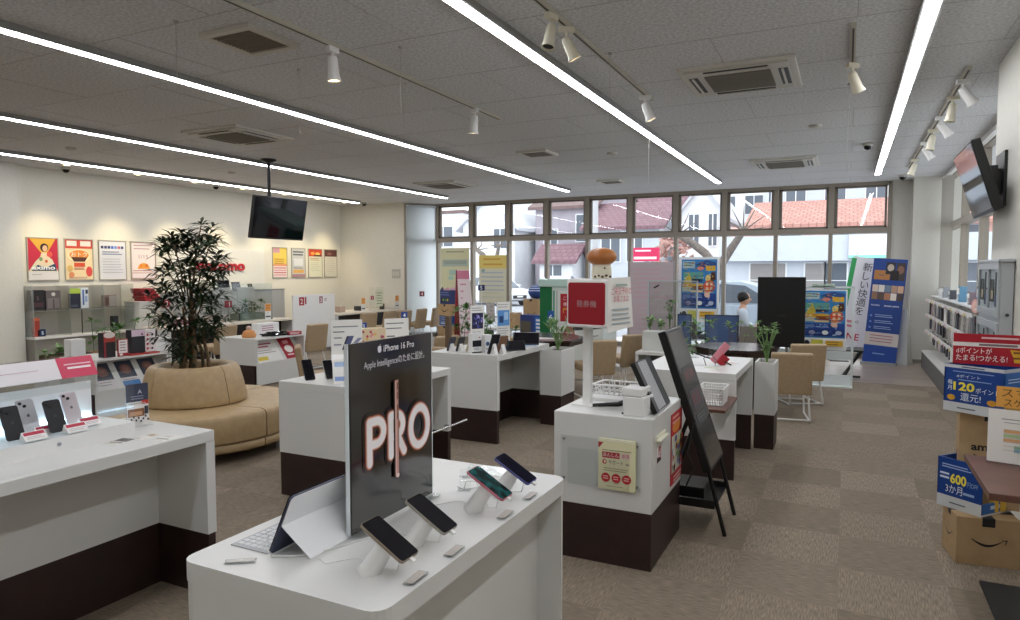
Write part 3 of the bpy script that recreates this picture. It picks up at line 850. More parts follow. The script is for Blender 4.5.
# leaflet stand and flyers at the counter end
t = E('leaflet_stand', 'clear leaflet stand holding a dark and white leaflet at the end of the left counter', 'leaflet stand', (-3.17, 2.2, .82), facing(-14))
B().box(-.06, .06, .006, .009, 0, .2, 'acrylic').box(-.06, .06, -.03, .009, 0, .003, 'acrylic').box(-.06, .06, -.03, -.027, 0, .03, 'acrylic').o('holder', t)
B().box(-.052, .052, .002, .005, .004, .215, '#3a3f52').o('leaflet', t)
p = Print(base=-.0018)
p.r(-.052, .004, .052, .125, '#e9e4e1').r(.02, .11, .052, .13, '#c4382f').t('A', .012, .165, .02, '#c9cad6', 'c').lines(-.03, .03, .15, 2, .012, .004, '#9094a8')
p.r(-.046, .05, .03, .09, '#8d6246').r(-.04, .055, .02, .075, '#c79a78')
for a in range(9): p.r(-.046 + .011*a, .02 + .03*((a*7) % 5)/5, -.038 + .011*a, .03 + .03*((a*7) % 5)/5, '#23222a')
p.r(.03, .06, .048, .1, '#2a2a35').lines(-.046, .046, .115, 1, .01, .005, '#b4aca8')
p.o('print', t)
for k, (x, y, rz, c) in enumerate(((-2.96, 1.96, 12, ('#6f6a6a', '#463f44', '#9a8f86')), (-2.93, 2.08, -6, ('#d9d5cf', '#b9a58e', '#e6e2dd')), (-2.83, 2.1, 10, ('#e4e2df', '#cfcac5', '#a8a39d')))):
    t = E('flyer', ['dark printed flyer lying flat by the riser on the left counter', 'pale tan printed flyer lying flat on the left counter', 'white printed flyer lying flat at the front corner of the left counter'][k], 'flyer', (x, y, .82), R(rz), 'flyers on the left counter')
    B().box(-.04, .04, -.06, .06, 0, .0012, 'paper').o('sheet', t)
    q = Print(about(-.04, -.06, .0012) @ Matrix.Rotation(R(-90), 4, 'X'), base=.0003, step=.0002)
    q.r(.003, .06, .077, .117, c[0]).r(.01, .07, .05, .1, c[1]).r(.005, .03, .075, .05, c[2]).lines(.006, .07, .02, 3, .006, .002, '#8b8781'); q.o('print', t)
# ------------------------------------------------------------------ posters and lettering on the left wall
def poster(label, x, y0, y1, z0=1.445, z1=2.12, deg=0, draw=None, name='framed_poster', frame='#a59f92', group='framed posters on the poster wall', bg='paper'):
    w, h = y1 - y0, z1 - z0
    t = E(name, label, 'poster', (x, (y0+y1)/2, z0), facing(deg), group)
    f = .014
    b = B().box(-w/2, w/2, -.018, 0, 0, f, frame).box(-w/2, w/2, -.018, 0, h - f, h, frame).box(-w/2, -w/2 + f, -.018, 0, f, h - f, frame).box(w/2 - f, w/2, -.018, 0, f, h - f, frame)
    b.o('frame', t)
    B().box(-w/2 + f, w/2 - f, -.01, 0, f, h - f, bg).o('board', t)
    p = Print(Matrix.Translation((-w/2 + f, 0, f)), base=.0105, step=.0005)
    draw(p, w - 2*f, h - 2*f)
    p.o('print', t)
    return t
def d_eximo(p, w, h):
    p.r(0, h*.2, w, h, '#c02a42').p([(w*.05, h), (w*.95, h), (w*.55, h*.55)], '#d9a63c').p([(0, h*.2), (w, h*.2), (w*.8, h*.5), (w*.5, h*.62), (w*.25, h*.45)], '#e3d6bb')
    p.e(w*.55, h*.78, w*.14, h*.1, '#2b1815').e(w*.57, h*.76, w*.085, h*.075, '#e0b08f').p([(w*.45, h*.66), (w*.67, h*.66), (w*.8, h*.35), (w*.3, h*.35)], '#e7d3b4')
    p.e(w*.72, h*.62, w*.1, h*.07, '#dd5a4a').e(w*.42, h*.5, w*.06, h*.05, '#7f9f6a').e(w*.6, h*.45, w*.05, h*.04, '#cf6a3c')
    p.p([(w*.1, h*.22), (w*.95, h*.22), (w*.9, h*.4), (w*.6, h*.3), (w*.3, h*.36)], '#2c4666')
    p.t('eximo', w*.5, h*.25, h*.1, '#f4f2ee', 'c', w*.78, .03).r(0, 0, w, h*.2, '#dfdad7').lines(w*.1, w*.5, h*.12, 1, .01, .008, '#9a9593')
def d_sale(p, w, h):
    p.r(0, 0, w, h, '#e9d3a8').r(0, h*.78, w, h, '#d24a36').r(w*.06, h*.84, w*.42, h*.97, '#efe6da').r(w*.55, h*.84, w*.94, h*.97, '#efe6da')
    p.e(w*.5, h*.6, w*.42, h*.17, '#f1e3b8').e(w*.5, h*.62, w*.36, h*.12, '#e28a3a').t('おトク', w*.5, h*.58, h*.1, '#f6ead0', 'c', w*.6, .03)
    p.p([(w*.2, h*.56), (w*.8, h*.56), (w*.7, h*.45), (w*.3, h*.45)], '#4d2a22').r(w*.3, h*.32, w*.7, h*.42, '#d2502f').lines(w*.3, w*.7, h*.28, 2, h*.03, h*.012, '#b3382c')
    p.e(w*.85, h*.2, w*.12, h*.13, '#d24a46').e(w*.15, h*.28, w*.1, h*.08, '#d9b36a').e(w*.2, h*.12, w*.1, h*.07, '#d98a5a').lines(w*.1, w*.8, h*.05, 2, h*.025, h*.01, '#8a5a7a')
def d_blue(p, w, h):
    p.r(0, 0, w, h, '#dcdde2')
    for k in range(7): p.r(w*.06 + w*.127*k, h*.8, w*.06 + w*.127*k + w*.1, h*.87, ('#2d3a66', '#2d3a66', '#2d3a66', '#3e6ac0', '#6d8fd0', '#c06a80', '#3d4a7a')[k])
    p.lines(w*.1, w*.9, h*.7, 2, h*.06, h*.03, '#8d93ab').lines(w*.1, w*.9, h*.52, 6, h*.07, h*.012, '#9aa0aa')
def d_orange(p, w, h):
    p.r(0, 0, w, h, '#b98f88').r(w*.02, h*.17, w*.98, h*.98, '#e3dad8').lines(w*.1, w*.9, h*.9, 2, h*.09, h*.025, '#b48a92').t('1/15', w*.5, h*.56, h*.1, '#b98d90', 'c', w*.4, .01)
    p.e(w*.5, h*.27, w*.25, h*.16, '#e0973a', 20, 0, PI).e(w*.38, h*.36, w*.06, h*.05, '#d98128').e(w*.62, h*.36, w*.06, h*.05, '#cf7222').lines(w*.05, w*.95, h*.21, 1, .01, h*.02, '#b06a5a').r(w*.02, h*.02, w*.98, h*.15, '#e2d8da')
def d_q1(p, w, h):
    p.r(0, 0, w, h, '#e0c25a').r(0, h*.83, w*.5, h, '#c99aa2').r(0, 0, w, h*.38, '#e3cfd0').r(0, h*.38, w, h*.46, '#d99a6a')
    for k in range(4): p.r(w*.06, h*(.3 - .08*k), w*.94, h*(.33 - .08*k), '#b04a5c' if k % 2 == 0 else '#c98a92')
    p.lines(w*.1, w*.85, h*.6, 3, h*.07, h*.03, '#b98a3a')
def d_q2(p, w, h):
    p.r(0, 0, w, h, '#c3c4c6').lines(w*.08, w*.92, h*.86, 2, h*.1, h*.05, '#565a66', .1).r(w*.15, h*.4, w*.85, h*.65, '#dcdde2').r(w*.1, h*.14, w*.9, h*.26, '#dcab5a').r(0, 0, w, h*.1, '#a9808a').lines(w*.1, w*.9, h*.33, 2, h*.04, h*.015, '#7d7f86')
def d_q3(p, w, h):
    p.r(0, 0, w, h, '#d5d6c2').r(0, h*.74, w, h, '#c8442e').e(w*.3, h*.85, w*.15, h*.05, '#e9a24a').e(w*.68, h*.83, w*.18, h*.06, '#e8c56a').r(w*.4, h*.74, w*.95, h*.8, '#43231d').lines(w*.1, w*.9, h*.66, 2, h*.06, h*.02, '#b0704e').lines(w*.1, w*.9, h*.5, 5, h*.07, h*.012, '#a3a692')
def d_q4(p, w, h):
    p.r(0, 0, w, h, '#d2cfc3').r(0, h*.75, w, h, '#5a3434').e(w*.4, h*.85, w*.2, h*.05, '#8a5a55').lines(w*.1, w*.9, h*.66, 7, h*.08, h*.012, '#b3afa2')
PX = XL + .001
for y0, y1, fn, lab in ((6.1, 6.57, d_eximo, 'framed red poster with a person in a light top and white lettering across it'), (6.66, 7.13, d_sale, 'framed orange and red sale poster beside the red portrait poster'),
                        (7.22, 7.71, d_blue, 'framed pale blue-grey notice poster, third along the wall'), (7.79, 8.28, d_orange, 'framed pale pink poster with an orange half circle at its bottom'),
                        (11.09, 11.53, d_q1, 'framed yellow over pink poster below the hanging television'), (11.66, 12.1, d_q2, 'framed grey poster next to the yellow one on the far wall'),
                        (12.2, 12.67, d_q3, 'framed pale green poster with a red top on the far wall'), (12.74, 13.2, d_q4, 'framed pale poster with a dark maroon top nearest the room corner')):
    poster(lab, PX, y0, y1, draw=fn)
q = Print(Matrix.Translation((XL + .03, 9.13, 1.61)) @ Matrix.Rotation(R(90), 4, 'Z'), base=0)
solid('logo_red', '#b3202c', .4)
q.t('docomo', 0, 0, .205, 'logo_red', 'l', 1.17, .03)
lo = q.o('wall_lettering')
md = lo.modifiers.new('depth', 'SOLIDIFY'); md.thickness = .025; md.offset = 0
tag(lo, 'red wall lettering half hidden behind the tree', 'sign')
mottled('wall_panel', '#d9d8d2', '#dcdbd5', 20, .5)
# white panel behind the lettering
tag(B().box(XL, XL + .02, 8.6, 10.85, .05, 2.05, 'wall_panel').o('wall_panel', None), 'pale wall panel behind the red lettering', 'wall panel')

# ------------------------------------------------------------------ lit niches against the left wall
t = E('wall_display_case', 'grey three bay display case against the wall under the first posters', 'display case', (XL, 5.97, 0))
B().box(0, .36, 0, 1.62, 0, .56, '#8c8880').o('base', t)
B().box(0, .4, -.01, 1.63, .56, .59, 'white_laminate').o('ledge', t)
B().box(.0, .02, 0, 1.62, .59, 1.36, '#9c9891').o('back_panel', t)
for y in (0, .54, 1.09, 1.6): B().box(0, .36, y - .012, y + .012, .59, 1.38, 'acrylic_frost').o('divider', t)
for k in range(3): B().box(.02, .34, .02 + .545*k, .52 + .545*k, .98, .995, 'acrylic_frost').o('shelf', t)
B().tube([(.2, .82, .59), (.2, .82, .98)], .008, 'black').o('post', t)
def boxy(name, lab, cat, loc, w, d, h, c, rz=0, face=None, group=None):
    t = E(name, lab, cat, loc, R(rz), group)
    B().box(-w/2, w/2, -d/2, d/2, 0, h, c).o('body', t, bev=.004)
    if face:
        q = Print(Matrix.Translation((-w/2, -d/2, 0)), base=.0008); face(q, w, h); q.o('print', t)
    return t
X1 = XL + .2
boxy('case_box', 'tall black package on the shelf of the first bay of the wall display case', 'box', (X1, 6.1, .996), .2, .1, .31, '#1d181c', 90, lambda p, w, h: p.r(.02, .05, w - .02, .12, '#4a3038').t('5', w*.5, h*.5, .06, '#6d5560', 'c'))
boxy('case_box', 'grey and brown package beside the tall black one in the wall display case', 'box', (X1, 6.33, .996), .22, .1, .3, '#5d5658', 90, lambda p, w, h: p.r(.02, .02, w - .02, h*.6, '#78706f').e(w*.5, h*.8, .03, .03, '#c9c2c0').r(w*.45, .02, w*.55, h*.55, '#4c4446'))
boxy('case_box', 'small red package low in the first bay of the wall display case', 'box', (X1, 6.08, .59), .09, .06, .29, '#a13a2c', 90, lambda p, w, h: p.r(0, h*.85, w, h, '#d06a4a'))
boxy('floor_sign', 'small dark blue tent sign low in the first bay of the wall display case', 'sign', (X1, 6.15, .59), .12, .06, .11, '#1e2e55', 90, lambda p, w, h: p.t('S', w*.6, .03, .05, '#e7e9ee', 'c'))
boxy('case_screen', 'black small screen on the shelf of the middle bay of the wall display case', 'screen', (X1, 6.68, .996), .18, .03, .24, '#14161c', 90, lambda p, w, h: p.r(.01, .01, w - .01, h - .01, '#1c2436').lines(.03, w - .03, .05, 2, .02, .006, '#6c7388').r(0, h, w, h + .08, '#a6c04a'))
boxy('case_box', 'white and blue package beside the small screen in the wall display case', 'box', (X1, 6.83, .996), .12, .06, .33, '#c9d0da', 90, lambda p, w, h: p.r(.02, .05, .05, h - .03, '#4a6aa6').r(.06, .1, .1, .2, '#8aa0c4').r(.07, h*.7, w - .01, h*.9, '#2a3350'))
boxy('case_box', 'brown and grey package in the last bay of the wall display case', 'box', (X1, 7.25, .996), .22, .08, .2, '#6d5a55', 90, lambda p, w, h: p.r(w*.4, .01, w, h - .01, '#8a8684').r(.02, .03, w*.35, h*.8, '#4d3631'))
boxy('case_figure', 'dark figure shaped stand low in the last bay of the wall display case', 'stand', (X1, 7.33, .59), .1, .08, .25, '#23252c', 90, lambda p, w, h: p.r(.02, .02, w*.5, h*.4, '#3f434d'))

# cabinet with red flat boxes on it
t = E('low_cabinet', 'pale cabinet carrying a stack of flat red boxes beside the wall display case', 'cabinet', (-11.25, 7.62, 0))
B().box(0, .4, 0, .62, .06, 1.05, 'white_laminate').box(.02, .38, .02, .6, 0, .06, 'brown_laminate').o('body', t, bev=.004)
B().box(-.01, .41, -.01, .63, 1.05, 1.07, 'white_laminate').o('top', t)
for k in range(2): B().box(.4, .403, .02 + .3*k, .3 + .3*k, .08, 1.03, '#d4d3ce').o('door', t)
for k, (w, d) in enumerate(((.3, .36), (.3, .35), (.26, .3), (.26, .29), (.25, .28))):
    t = E('red_box', 'flat red box, %s' % ['bottom of the stack on the pale cabinet', 'second from the bottom of the stack on the pale cabinet', 'middle one of the stack on the pale cabinet', 'second from the top of the stack on the pale cabinet', 'topmost of the stack on the pale cabinet'][k], 'box',
          (-11.05 - .01*(k % 2), 7.95 - .03*k, 1.07 + .045*k), R(3*(k % 3)), 'flat red boxes in a stack')
    B().box(-w/2, w/2, -d/2, d/2, 0, .044, '#8f1f2a').o('body', t, bev=.003)
    B().box(-w/2 - .002, w/2 + .002, -d/2 - .002, d/2 + .002, .028, .0445, '#a52a35').o('lid', t)

# ------------------------------------------------------------------ service desks with partitions
def desk(label, x0, x1, y0, y1, z=.7):
    t = E('service_desk', label, 'desk', (x0, y0, 0), group='service desks along the poster wall')
    w, d = x1 - x0, y1 - y0
    B().box(0, w, 0, d, z - .03, z, '#d9d0c2').o('worktop', t, bev=.003)
    B().box(.05, w - .3, .0, d, .0, z - .03, 'dark_table').o('modesty_panel', t)
    for y in (0, d - .03): B().box(.05, w - .02, y, y + .03, 0, z - .03, 'white_laminate').o('side_panel', t)
    return t
desk('pale service desk behind the tree along the poster wall', -10.1, -9.4, 7.1, 9.75)
desk('pale far service desk lined with tan chairs', -10.3, -9.4, 11.0, 13.25)
def screen(label, x, y0, y1, z0, z1, m='acrylic_frost', rz=90, n=1):
    t = E('partition_screen', label, 'partition', (x, y0, 0), group='desk partitions')
    w = y1 - y0
    B().box(-.006, .006, 0, w, z0, z1, m).o('panel', t)
    for y in (.03, w - .03): B().box(-.03, .03, y - .012, y + .012, z0 - .004, z0 + .03, 'steel').o('bracket', t)
    return t
solid('grey_panel', '#b7b6b0', .35)
clear('partition_clear', '#f3f6f5', .06, .05)
screen('tall clear screen on the desk behind the tree', -9.62, 7.95, 9.42, .705, 1.37, 'partition_clear')
t = E('white_partition', 'large glossy white partition with red numerals between the desks', 'partition', (-9.45, 9.78, 0))
B().box(-.03, 0, 0, 1.18, .05, 1.13, 'white_plastic').o('panel', t)
B().box(-.05, .02, 0, 1.18, 0, .05, 'steel').o('foot', t)
q = Print(Matrix.Translation((0, 0, 0)) @ Matrix.Rotation(R(90), 4, 'Z'), base=.001)
q.r(.16, .93, .3, 1.09, '#a3222e').t('2', .23, .96, .1, '#f2f0ee', 'c').r(.32, .95, .36, 1.09, '#a3222e').r(.72, .95, .82, 1.09, '#9c6a70').t('3', .77, .97, .09, '#efe6e6', 'c').lines(.86, .95, 1.03, 2, .03, .012, '#9a6a70')
q.o('print', t)
t = E('grey_partition', 'grey back partition behind the plants on the desk', 'partition', (-10.7, 7.9, 0))
B().box(0, .03, 0, 2.9, 0.0, 1.2, 'grey_panel').o('panel', t)
B().box(-.01, .04, 0, 2.9, 1.2, 1.225, 'steel').o('cap', t)
for k, (y, n_, c) in enumerate(((7.5, '3', '#a3222e'), (8.55, '1', '#a3222e'))):
    t = E('number_sign', ['red number sign hanging by the flat red boxes', 'red number sign seen through the tree'][k], 'sign', (-10.05 if k == 0 else -9.8, y + .02, 1.0 if k == 0 else .95), facing(0))
    B().box(-.08, .08, -.004, 0, 0, .12, c).box(-.01, .01, -.004, .0, -.32 if k == 0 else -.25, 0, 'steel').o('plate', t)
    q = Print(base=.0045); q.t(n_, .02, .02, .08, '#f0ecea', 'c', bold=.02); q.o('print', t)
# small things on the desks
def orange_card(x, y, z, lab, deg=0):
    t = E('card_stand', lab, 'card stand', (x, y, z), facing(deg), 'orange topped card stands')
    B().box(-.07, .07, 0, .004, 0, .3, 'white_plastic').box(-.05, .05, -.03, .03, 0, .006, 'acrylic').o('board', t)
    q = Print(base=.0008); q.r(-.068, .16, .068, .298, '#dd9a4e').lines(-.05, .05, .26, 3, .03, .012, '#b56a2c').r(-.06, .05, .06, .075, '#33302e').lines(-.05, .05, .13, 2, .025, .008, '#b9b2a8'); q.o('print', t)
orange_card(-9.5, 9.2, .7, 'white card stand with an orange top at the end of the desk behind the tree')
orange_card(-9.62, 12.1, .7, 'white card stand with an orange top on the far desk, left of the clear sign')
orange_card(-9.5, 13.2, .72, 'white card stand with an orange top at the far end of the far desk')
t = E('clear_sign', 'tall clear stand with a pale green sheet on the far desk', 'sign', (-9.7, 12.65, .7), facing(-10))
B().box(-.2, .24, 0, .006, 0, .52, 'acrylic').box(-.2, .24, -.05, .05, 0, .006, 'acrylic').o('stand', t)
B().box(-.0, .22, -.003, 0, .08, .46, '#d6d8bf').o('sheet', t)
q = Print(base=.0035); q.lines(.03, .2, .38, 5, .06, .015, '#6f745a', .5).r(-.15, .24, -.06, .33, '#a8324a').t('3', -.105, .255, .055, '#f0e6e8', 'c'); q.o('print', t)
for k, (x, y, c, w) in enumerate(((-9.9, 12.3, '#34343a', .2), (-9.75, 12.95, '#3a3632', .1), (-10.0, 11.25, '#8a7f76', .24), (-9.85, 11.6, '#b59f8c', .2))):
    boxy('desk_item', ['dark card reader on the far desk beside the clear sign', 'small dark stamp block near the far end of the far desk', 'grey brown tissue box at the near end of the far desk', 'beige tray box on the far desk beside the tissue box'][k], 'desk item', (x, y, .7), w, .12, .1 + .03*(k % 2), c, 30*k)
for k, (x, y) in enumerate(((-9.75, 7.5), (-9.8, 8.3))):
    boxy('leaflet_box', ['pink printed leaflet box at the near end of the desk behind the tree', 'cream leaflet box in the middle of the desk behind the tree'][k], 'leaflet box', (x, y, .7), .34, .14, .13, '#d9c4bc', 90, [lambda p, w, h: p.r(.01, .03, w - .01, .09, '#b54868').lines(.03, w - .03, .06, 1, .01, .015, '#e3ccd2'), lambda p, w, h: p.r(.01, .02, w - .01, h - .02, '#e3d3c2').r(.05, .04, .12, .1, '#6a8ab8')][k])
for k, (y, dx) in enumerate(((9.25, 0), (9.55, .0), (9.9, .0))):
    t = E('tablet_terminal', 'black tablet terminal propped on the grey partition, %s' % ['leftmost of three', 'middle of three', 'rightmost and lying lower'][k], 'tablet', (-10.67, y + dx*0, 1.226), facing(20*k - 10), 'black tablet terminals')
    B(about(0, 0, 0, 0, -14)).box(-.12, .12, -.008, .008, 0, .2 - .04*k, 'black').o('body', t, bev=.003)
    B(about(0, 0, 0, 0, -14)).box(-.11, .11, -.0095, -.008, .01, .19 - .04*k, 'screen').o('display', t)
    B().box(-.04, .04, 0, .06, 0, .01, 'black').o('foot', t)
for k, (y, w) in enumerate(((8.05, .2), (8.55, .2), (9.1, .2))):
    t = E('desk_monitor', 'small pale monitor seen through the clear screen, %s' % ['leftmost', 'middle one', 'rightmost'][k], 'monitor', (-9.95, y, .7), facing(180), 'pale monitors behind the clear screen')
    B().box(-w, w, -.01, .02, .3, .6, '#c2c1bc').o('casing', t, bev=.005)
    B().box(-.02, .02, 0, .03, .0, .4, '#c2c1bc').box(-.1, .1, -.06, .08, 0, .012, '#c2c1bc').o('stand', t)
# ------------------------------------------------------------------ plants
def leafset(b, c, n, L, W, m, up=.5, rnd=random, droop=.5):
    """n strap leaves around point c"""
    for k in range(n):
        a = 2*PI*(k + rnd.random()*.8)/n
        el = up + (rnd.random() - .5)*1.1
        d = Vector((math.cos(a)*math.cos(el), math.sin(a)*math.cos(el), math.sin(el)))
        s = d.cross(Vector((0, 0, 1))).normalized() * W
        l = L*(.7 + .5*rnd.random())
        c0 = Vector(c); c1 = c0 + d*l*.5; c2 = c0 + d*l - Vector((0, 0, droop*l*.35))
        lift = s.cross(d)*.25
        b.add([c0, c1 - s + lift, c1, c1 + s + lift, c2], [(0,2,1), (0,3,2), (1,2,4), (2,3,4)], m)
def bush(name, lab, loc, stems, nl, L, W, m, spread, hgt, group=None, up=.5, cat='plant'):
    t = E(name, lab, cat, loc, 0, group)
    sb = B(); lb = B()
    for k in range(stems):
        a = 2*PI*k/stems + random.random(); r = spread*(.3 + .7*random.random()); h = hgt*(.6 + .4*random.random())
        pts = [(0, 0, 0), (.3*r*math.cos(a), .3*r*math.sin(a), h*.5), (r*math.cos(a), r*math.sin(a), h)]
        sb.tube(pts, .004, 'bark' if h > .4 else m, 5)
        leafset(lb, pts[2], nl, L, W, m, up)
        leafset(lb, pts[1], max(3, nl//2), L*.9, W, m, up)
    sb.o('stem', t); lb.o('leaves', t)
    return t

# the tree in the sofa
t = E('indoor_tree', 'tall dark green leafy tree growing out of the round sofa', 'plant', (SX, SY, .621))
random.seed(11)
tr = B(); lf = B()
ros = [(212,230),(200,238),(225,245),(190,250),(215,254),(232,258),(172,247),(163,243),(205,262),(222,268),(182,266),(170,283),(190,283),(207,284),(225,285),(233,300),(160,290),(175,301),(195,301),(212,303),(165,318),(182,322),(200,320),(217,318),(170,338),(188,340),(205,338),(222,335),(180,353),(196,355),(165,268),(215,240),(238,270),(205,245),(185,235),(228,320),(160,305),(210,330),(195,270),(218,292)]
rx_, ry_ = .896, .443
for i, (px_, py_) in enumerate(ros):
    for rep in range(4):
        u = (px_ - 199)*.0072 + random.uniform(-.03, .03); zz = 1.6 - (py_ - 271)*.0091 - .621
        dp = random.uniform(-.18, .18)
        c = (u*rx_ - dp*ry_, u*ry_ + dp*rx_, zz + random.uniform(-.07, .05))
        leafset(lf, c, 11, .155, .016, 'leaf_dark', .2, random, .55)
        if rep == 0 and i % 2 == 0:
            b0 = (u*.3 - .02, dp*.2, max(.3, zz*.6))
            tr.tube([b0, ((b0[0] + c[0])/2, (b0[1] + c[1])/2, (b0[2]*.4 + c[2]*.6)), c], [.008, .006, .004], 'bark', 5)
for k, (u, v, h, r) in enumerate(((-.07, .02, .6, .02), (.05, -.04, .8, .024), (.1, .06, .55, .018), (-.02, -.08, .65, .018), (.0, .08, .5, .015), (-.1, -.06, .45, .014))):
    tr.tube([(u*1.3, v*1.3, -.03), (u*.9 + .02, v, h*.4), (u*.7, v*.8, h*.7), (u*.9, v, h)], [r, r*.9, r*.75, r*.55], 'bark', 8)
tr.o('trunk', t); lf.o('leaves', t)
random.seed(5)

# plants in the tall planters
bush('potted_plant', 'slender pale green plant in the planter box beside the middle counter', (-2.72, 6.64, .751), 9, 12, .12, .007, 'leaf_pale', .13, .3, up=.8)
bush('potted_plant', 'feathery pale green plant in the planter box beside the right counter', (-.63, 6.58, .751), 12, 12, .055, .009, 'leaf_pale', .15, .38, up=.5)

# ------------------------------------------------------------------ brochure racks
def rack(lab, x, y, w, d, leaves):
    t = E('brochure_rack', lab, 'brochure rack', (x, y, 0), group='white brochure racks')
    b = B().box(-d, 0, 0, w, .64, .66, 'white_laminate').box(-d, 0, 0, .02, .29, .64, 'white_laminate').box(-d, 0, w - .02, w, .29, .64, 'white_laminate').box(-d, -.25, .02, w - .02, .29, .64, 'white_laminate')
    b.o('body', t)
    B().box(-d + .005, -.06, .005, w - .005, 0, .29, 'brown_laminate').o('plinth', t)
    B().box(-.02, 0, 0, w, .02, .29, 'white_laminate').o('front_panel', t)
    sl = B().prism([(-.25, .62), (-.24, .63), (-.005, .315), (-.005, .29), (-.03, .29), (-.25, .58)], 'y', .02, w - .02, 'white_laminate')
    sl.o('slanted_shelf', t)
    B().box(-.008, .004, .02, w - .02, .29, .325, 'white_laminate').o('lip', t)
    for k, (y0, lw, lh, cols, l2) in enumerate(leaves):
        q = E('leaflet', l2, 'leaflet', (x - .012, y + y0, .328), facing(0), 'leaflets on the slanted shelves')
        T = Matrix.Rotation(R(-37), 4, 'X')
        B(T).box(0, lw, .0, .003, 0, lh, 'paper').o('sheet', q)
        p = Print(T, base=.0008)
        for f in cols: f(p, lw, lh)
        p.o('print', q)
    return t
night = lambda p, w, h: p.r(0, h*.35, w, h, '#39404f').e(w*.5, h*.68, w*.33, h*.2, '#7d5a55').e(w*.5, h*.7, w*.2, h*.1, '#96706a').r(0, 0, w, h*.35, '#d5cfd0').lines(w*.1, w*.9, h*.25, 2, h*.1, h*.03, '#9a9199')
blueb = lambda p, w, h: p.r(0, 0, w, h*.22, '#3f78b4')
rack('white brochure rack with dark photo leaflets left of the round sofa', -7.05, 4.43, .86, .62,
     [(.06, .2, .33, [night], 'dark photo leaflet at the left of the rack beside the sofa'), (.33, .2, .33, [night, blueb], 'dark photo leaflet with a blue foot in the middle of the rack beside the sofa'), (.6, .2, .33, [night], 'dark photo leaflet at the right of the rack beside the sofa')])
rack('white brochure rack with a red leaflet behind the round sofa', -7.22, 6.78, .92, .72,
     [(.05, .46, .34, [lambda p, w, h: p.lines(w*.05, w*.85, h*.82, 2, h*.13, h*.07, '#b5546e').lines(w*.05, w*.9, h*.52, 2, h*.1, h*.03, '#9a8f98').r(w*.02, h*.08, w*.42, h*.26, '#dcc548')], 'white leaflet with pink lettering and a yellow corner on the rack'),
      (.57, .26, .36, [lambda p, w, h: p.r(0, 0, w, h, '#a3202e').e(w*.5, h*.45, w*.3, h*.18, '#efe9e6').r(w*.3, h*.7, w*.7, h*.85, '#d9a0a4').lines(w*.2, w*.8, h*.15, 1, .01, h*.06, '#f0d8d8')], 'bright red leaflet with a white oval on the rack')])
# on the first rack
boxy('tall_box', 'red and black tall package on the brochure rack beside the sofa', 'box', (-7.2, 4.66, .66), .13, .1, .27, '#1d171a', 90, lambda p, w, h: p.r(0, h*.62, w, h, '#a83a2e').r(0, .0, w*.18, h*.62, '#8a2430').e(w*.5, h*.9, w*.5, h*.12, '#e0d6d2'))
boxy('framed_card', 'small red framed notice card on the brochure rack beside the sofa', 'card', (-7.14, 4.8, .66), .12, .015, .19, '#a32a34', 90, lambda p, w, h: p.r(.01, .035, w - .01, h - .01, '#ece4e2').lines(.025, w - .025, h - .04, 4, .03, .01, '#8f7f80').e(w*.3, .02, .02, .012, '#f0e8e0'))
boxy('tall_box', 'black tall package with a pink top on the brochure rack beside the sofa', 'box', (-7.2, 5.0, .675), .17, .1, .26, '#22222a', 90, lambda p, w, h: p.r(0, h*.72, w, h, '#d9c3d3').e(w*.75, h*.8, .012, .012, '#6a3a55'))
boxy('flat_box', 'flat red and white package under the black one on the brochure rack', 'box', (-7.14, 5.02, .66), .36, .16, .014, '#b5352f', 90)
boxy('round_card', 'white card with small red and black marks on the brochure rack beside the sofa', 'card', (-7.15, 5.14, .675), .13, .015, .26, '#e6e0df', 90, lambda p, w, h: [p.e(w*(.2 + .22*(k % 3)), h*(.15 + .2*(k//3)), .014, .014, ('#a8303c', '#2a2a30', '#d0c4c6')[(k*2) % 3]) for k in range(12)])
t = E('white_board', 'white round topped board at the right end of the brochure rack beside the sofa', 'board', (-7.2, 5.23, .66), facing(0))
B().prism([(0, 0), (.2, 0), (.2, .14), (.185, .17), (.15, .19), (.05, .19), (.015, .17), (0, .14)], 'y', 0, .012, 'white_plastic').o('board', t)
B().box(.02, .18, 0, .05, 0, .006, 'white_plastic').o('foot', t)
for k, (y, h) in enumerate(((4.46, .2), (5.2, .18))):
    boxy('white_box', ['white plain box at the left end of the brochure rack beside the sofa', 'white plain box at the back right of the brochure rack beside the sofa'][k], 'box', (-7.5, y + .04, .66), .16, .12, h, 'white_plastic', 90)
# on the second rack
t = E('toy_pouch', 'small orange pouch on the rack behind the sofa', 'pouch', (-7.55, 6.95, .66))
B().lathe([(.001, 0), (.09, 0), (.1, .03), (.07, .09), (.03, .11), (.001, .112)], '#c98a52', 14).o('body', t)
B().ball((0, 0, .13), .04, .04, .035, '#c2a79a', 12, 6).o('top', t)
t = E('cable_heap', 'heap of black cables and sample phones on the rack behind the sofa', 'cable heap', (-7.42, 7.3, .66))
b = B()
for k in range(6): b.tube([(random.uniform(-.1, .1), random.uniform(-.2, .2), .01 + .02*(k % 3)) for _ in range(7)], .009, 'black', 6)
b.o('cables', t)
for k in range(3):
    T = about(-.02 + .05*k, -.12 + .12*k, .04, 30*k, 15)
    B(T).box(-.04, .04, -.07, .07, -.004, .004, 'black_gloss').o('sample_phone', t)
boxy('red_tag', 'red and white tag box at the front right of the rack behind the sofa', 'tag', (-7.3, 7.55, .66), .22, .1, .05, '#a82c3a', 80, lambda p, w, h: p.lines(.02, w - .02, .03, 2, .016, .008, '#ecd9da'))
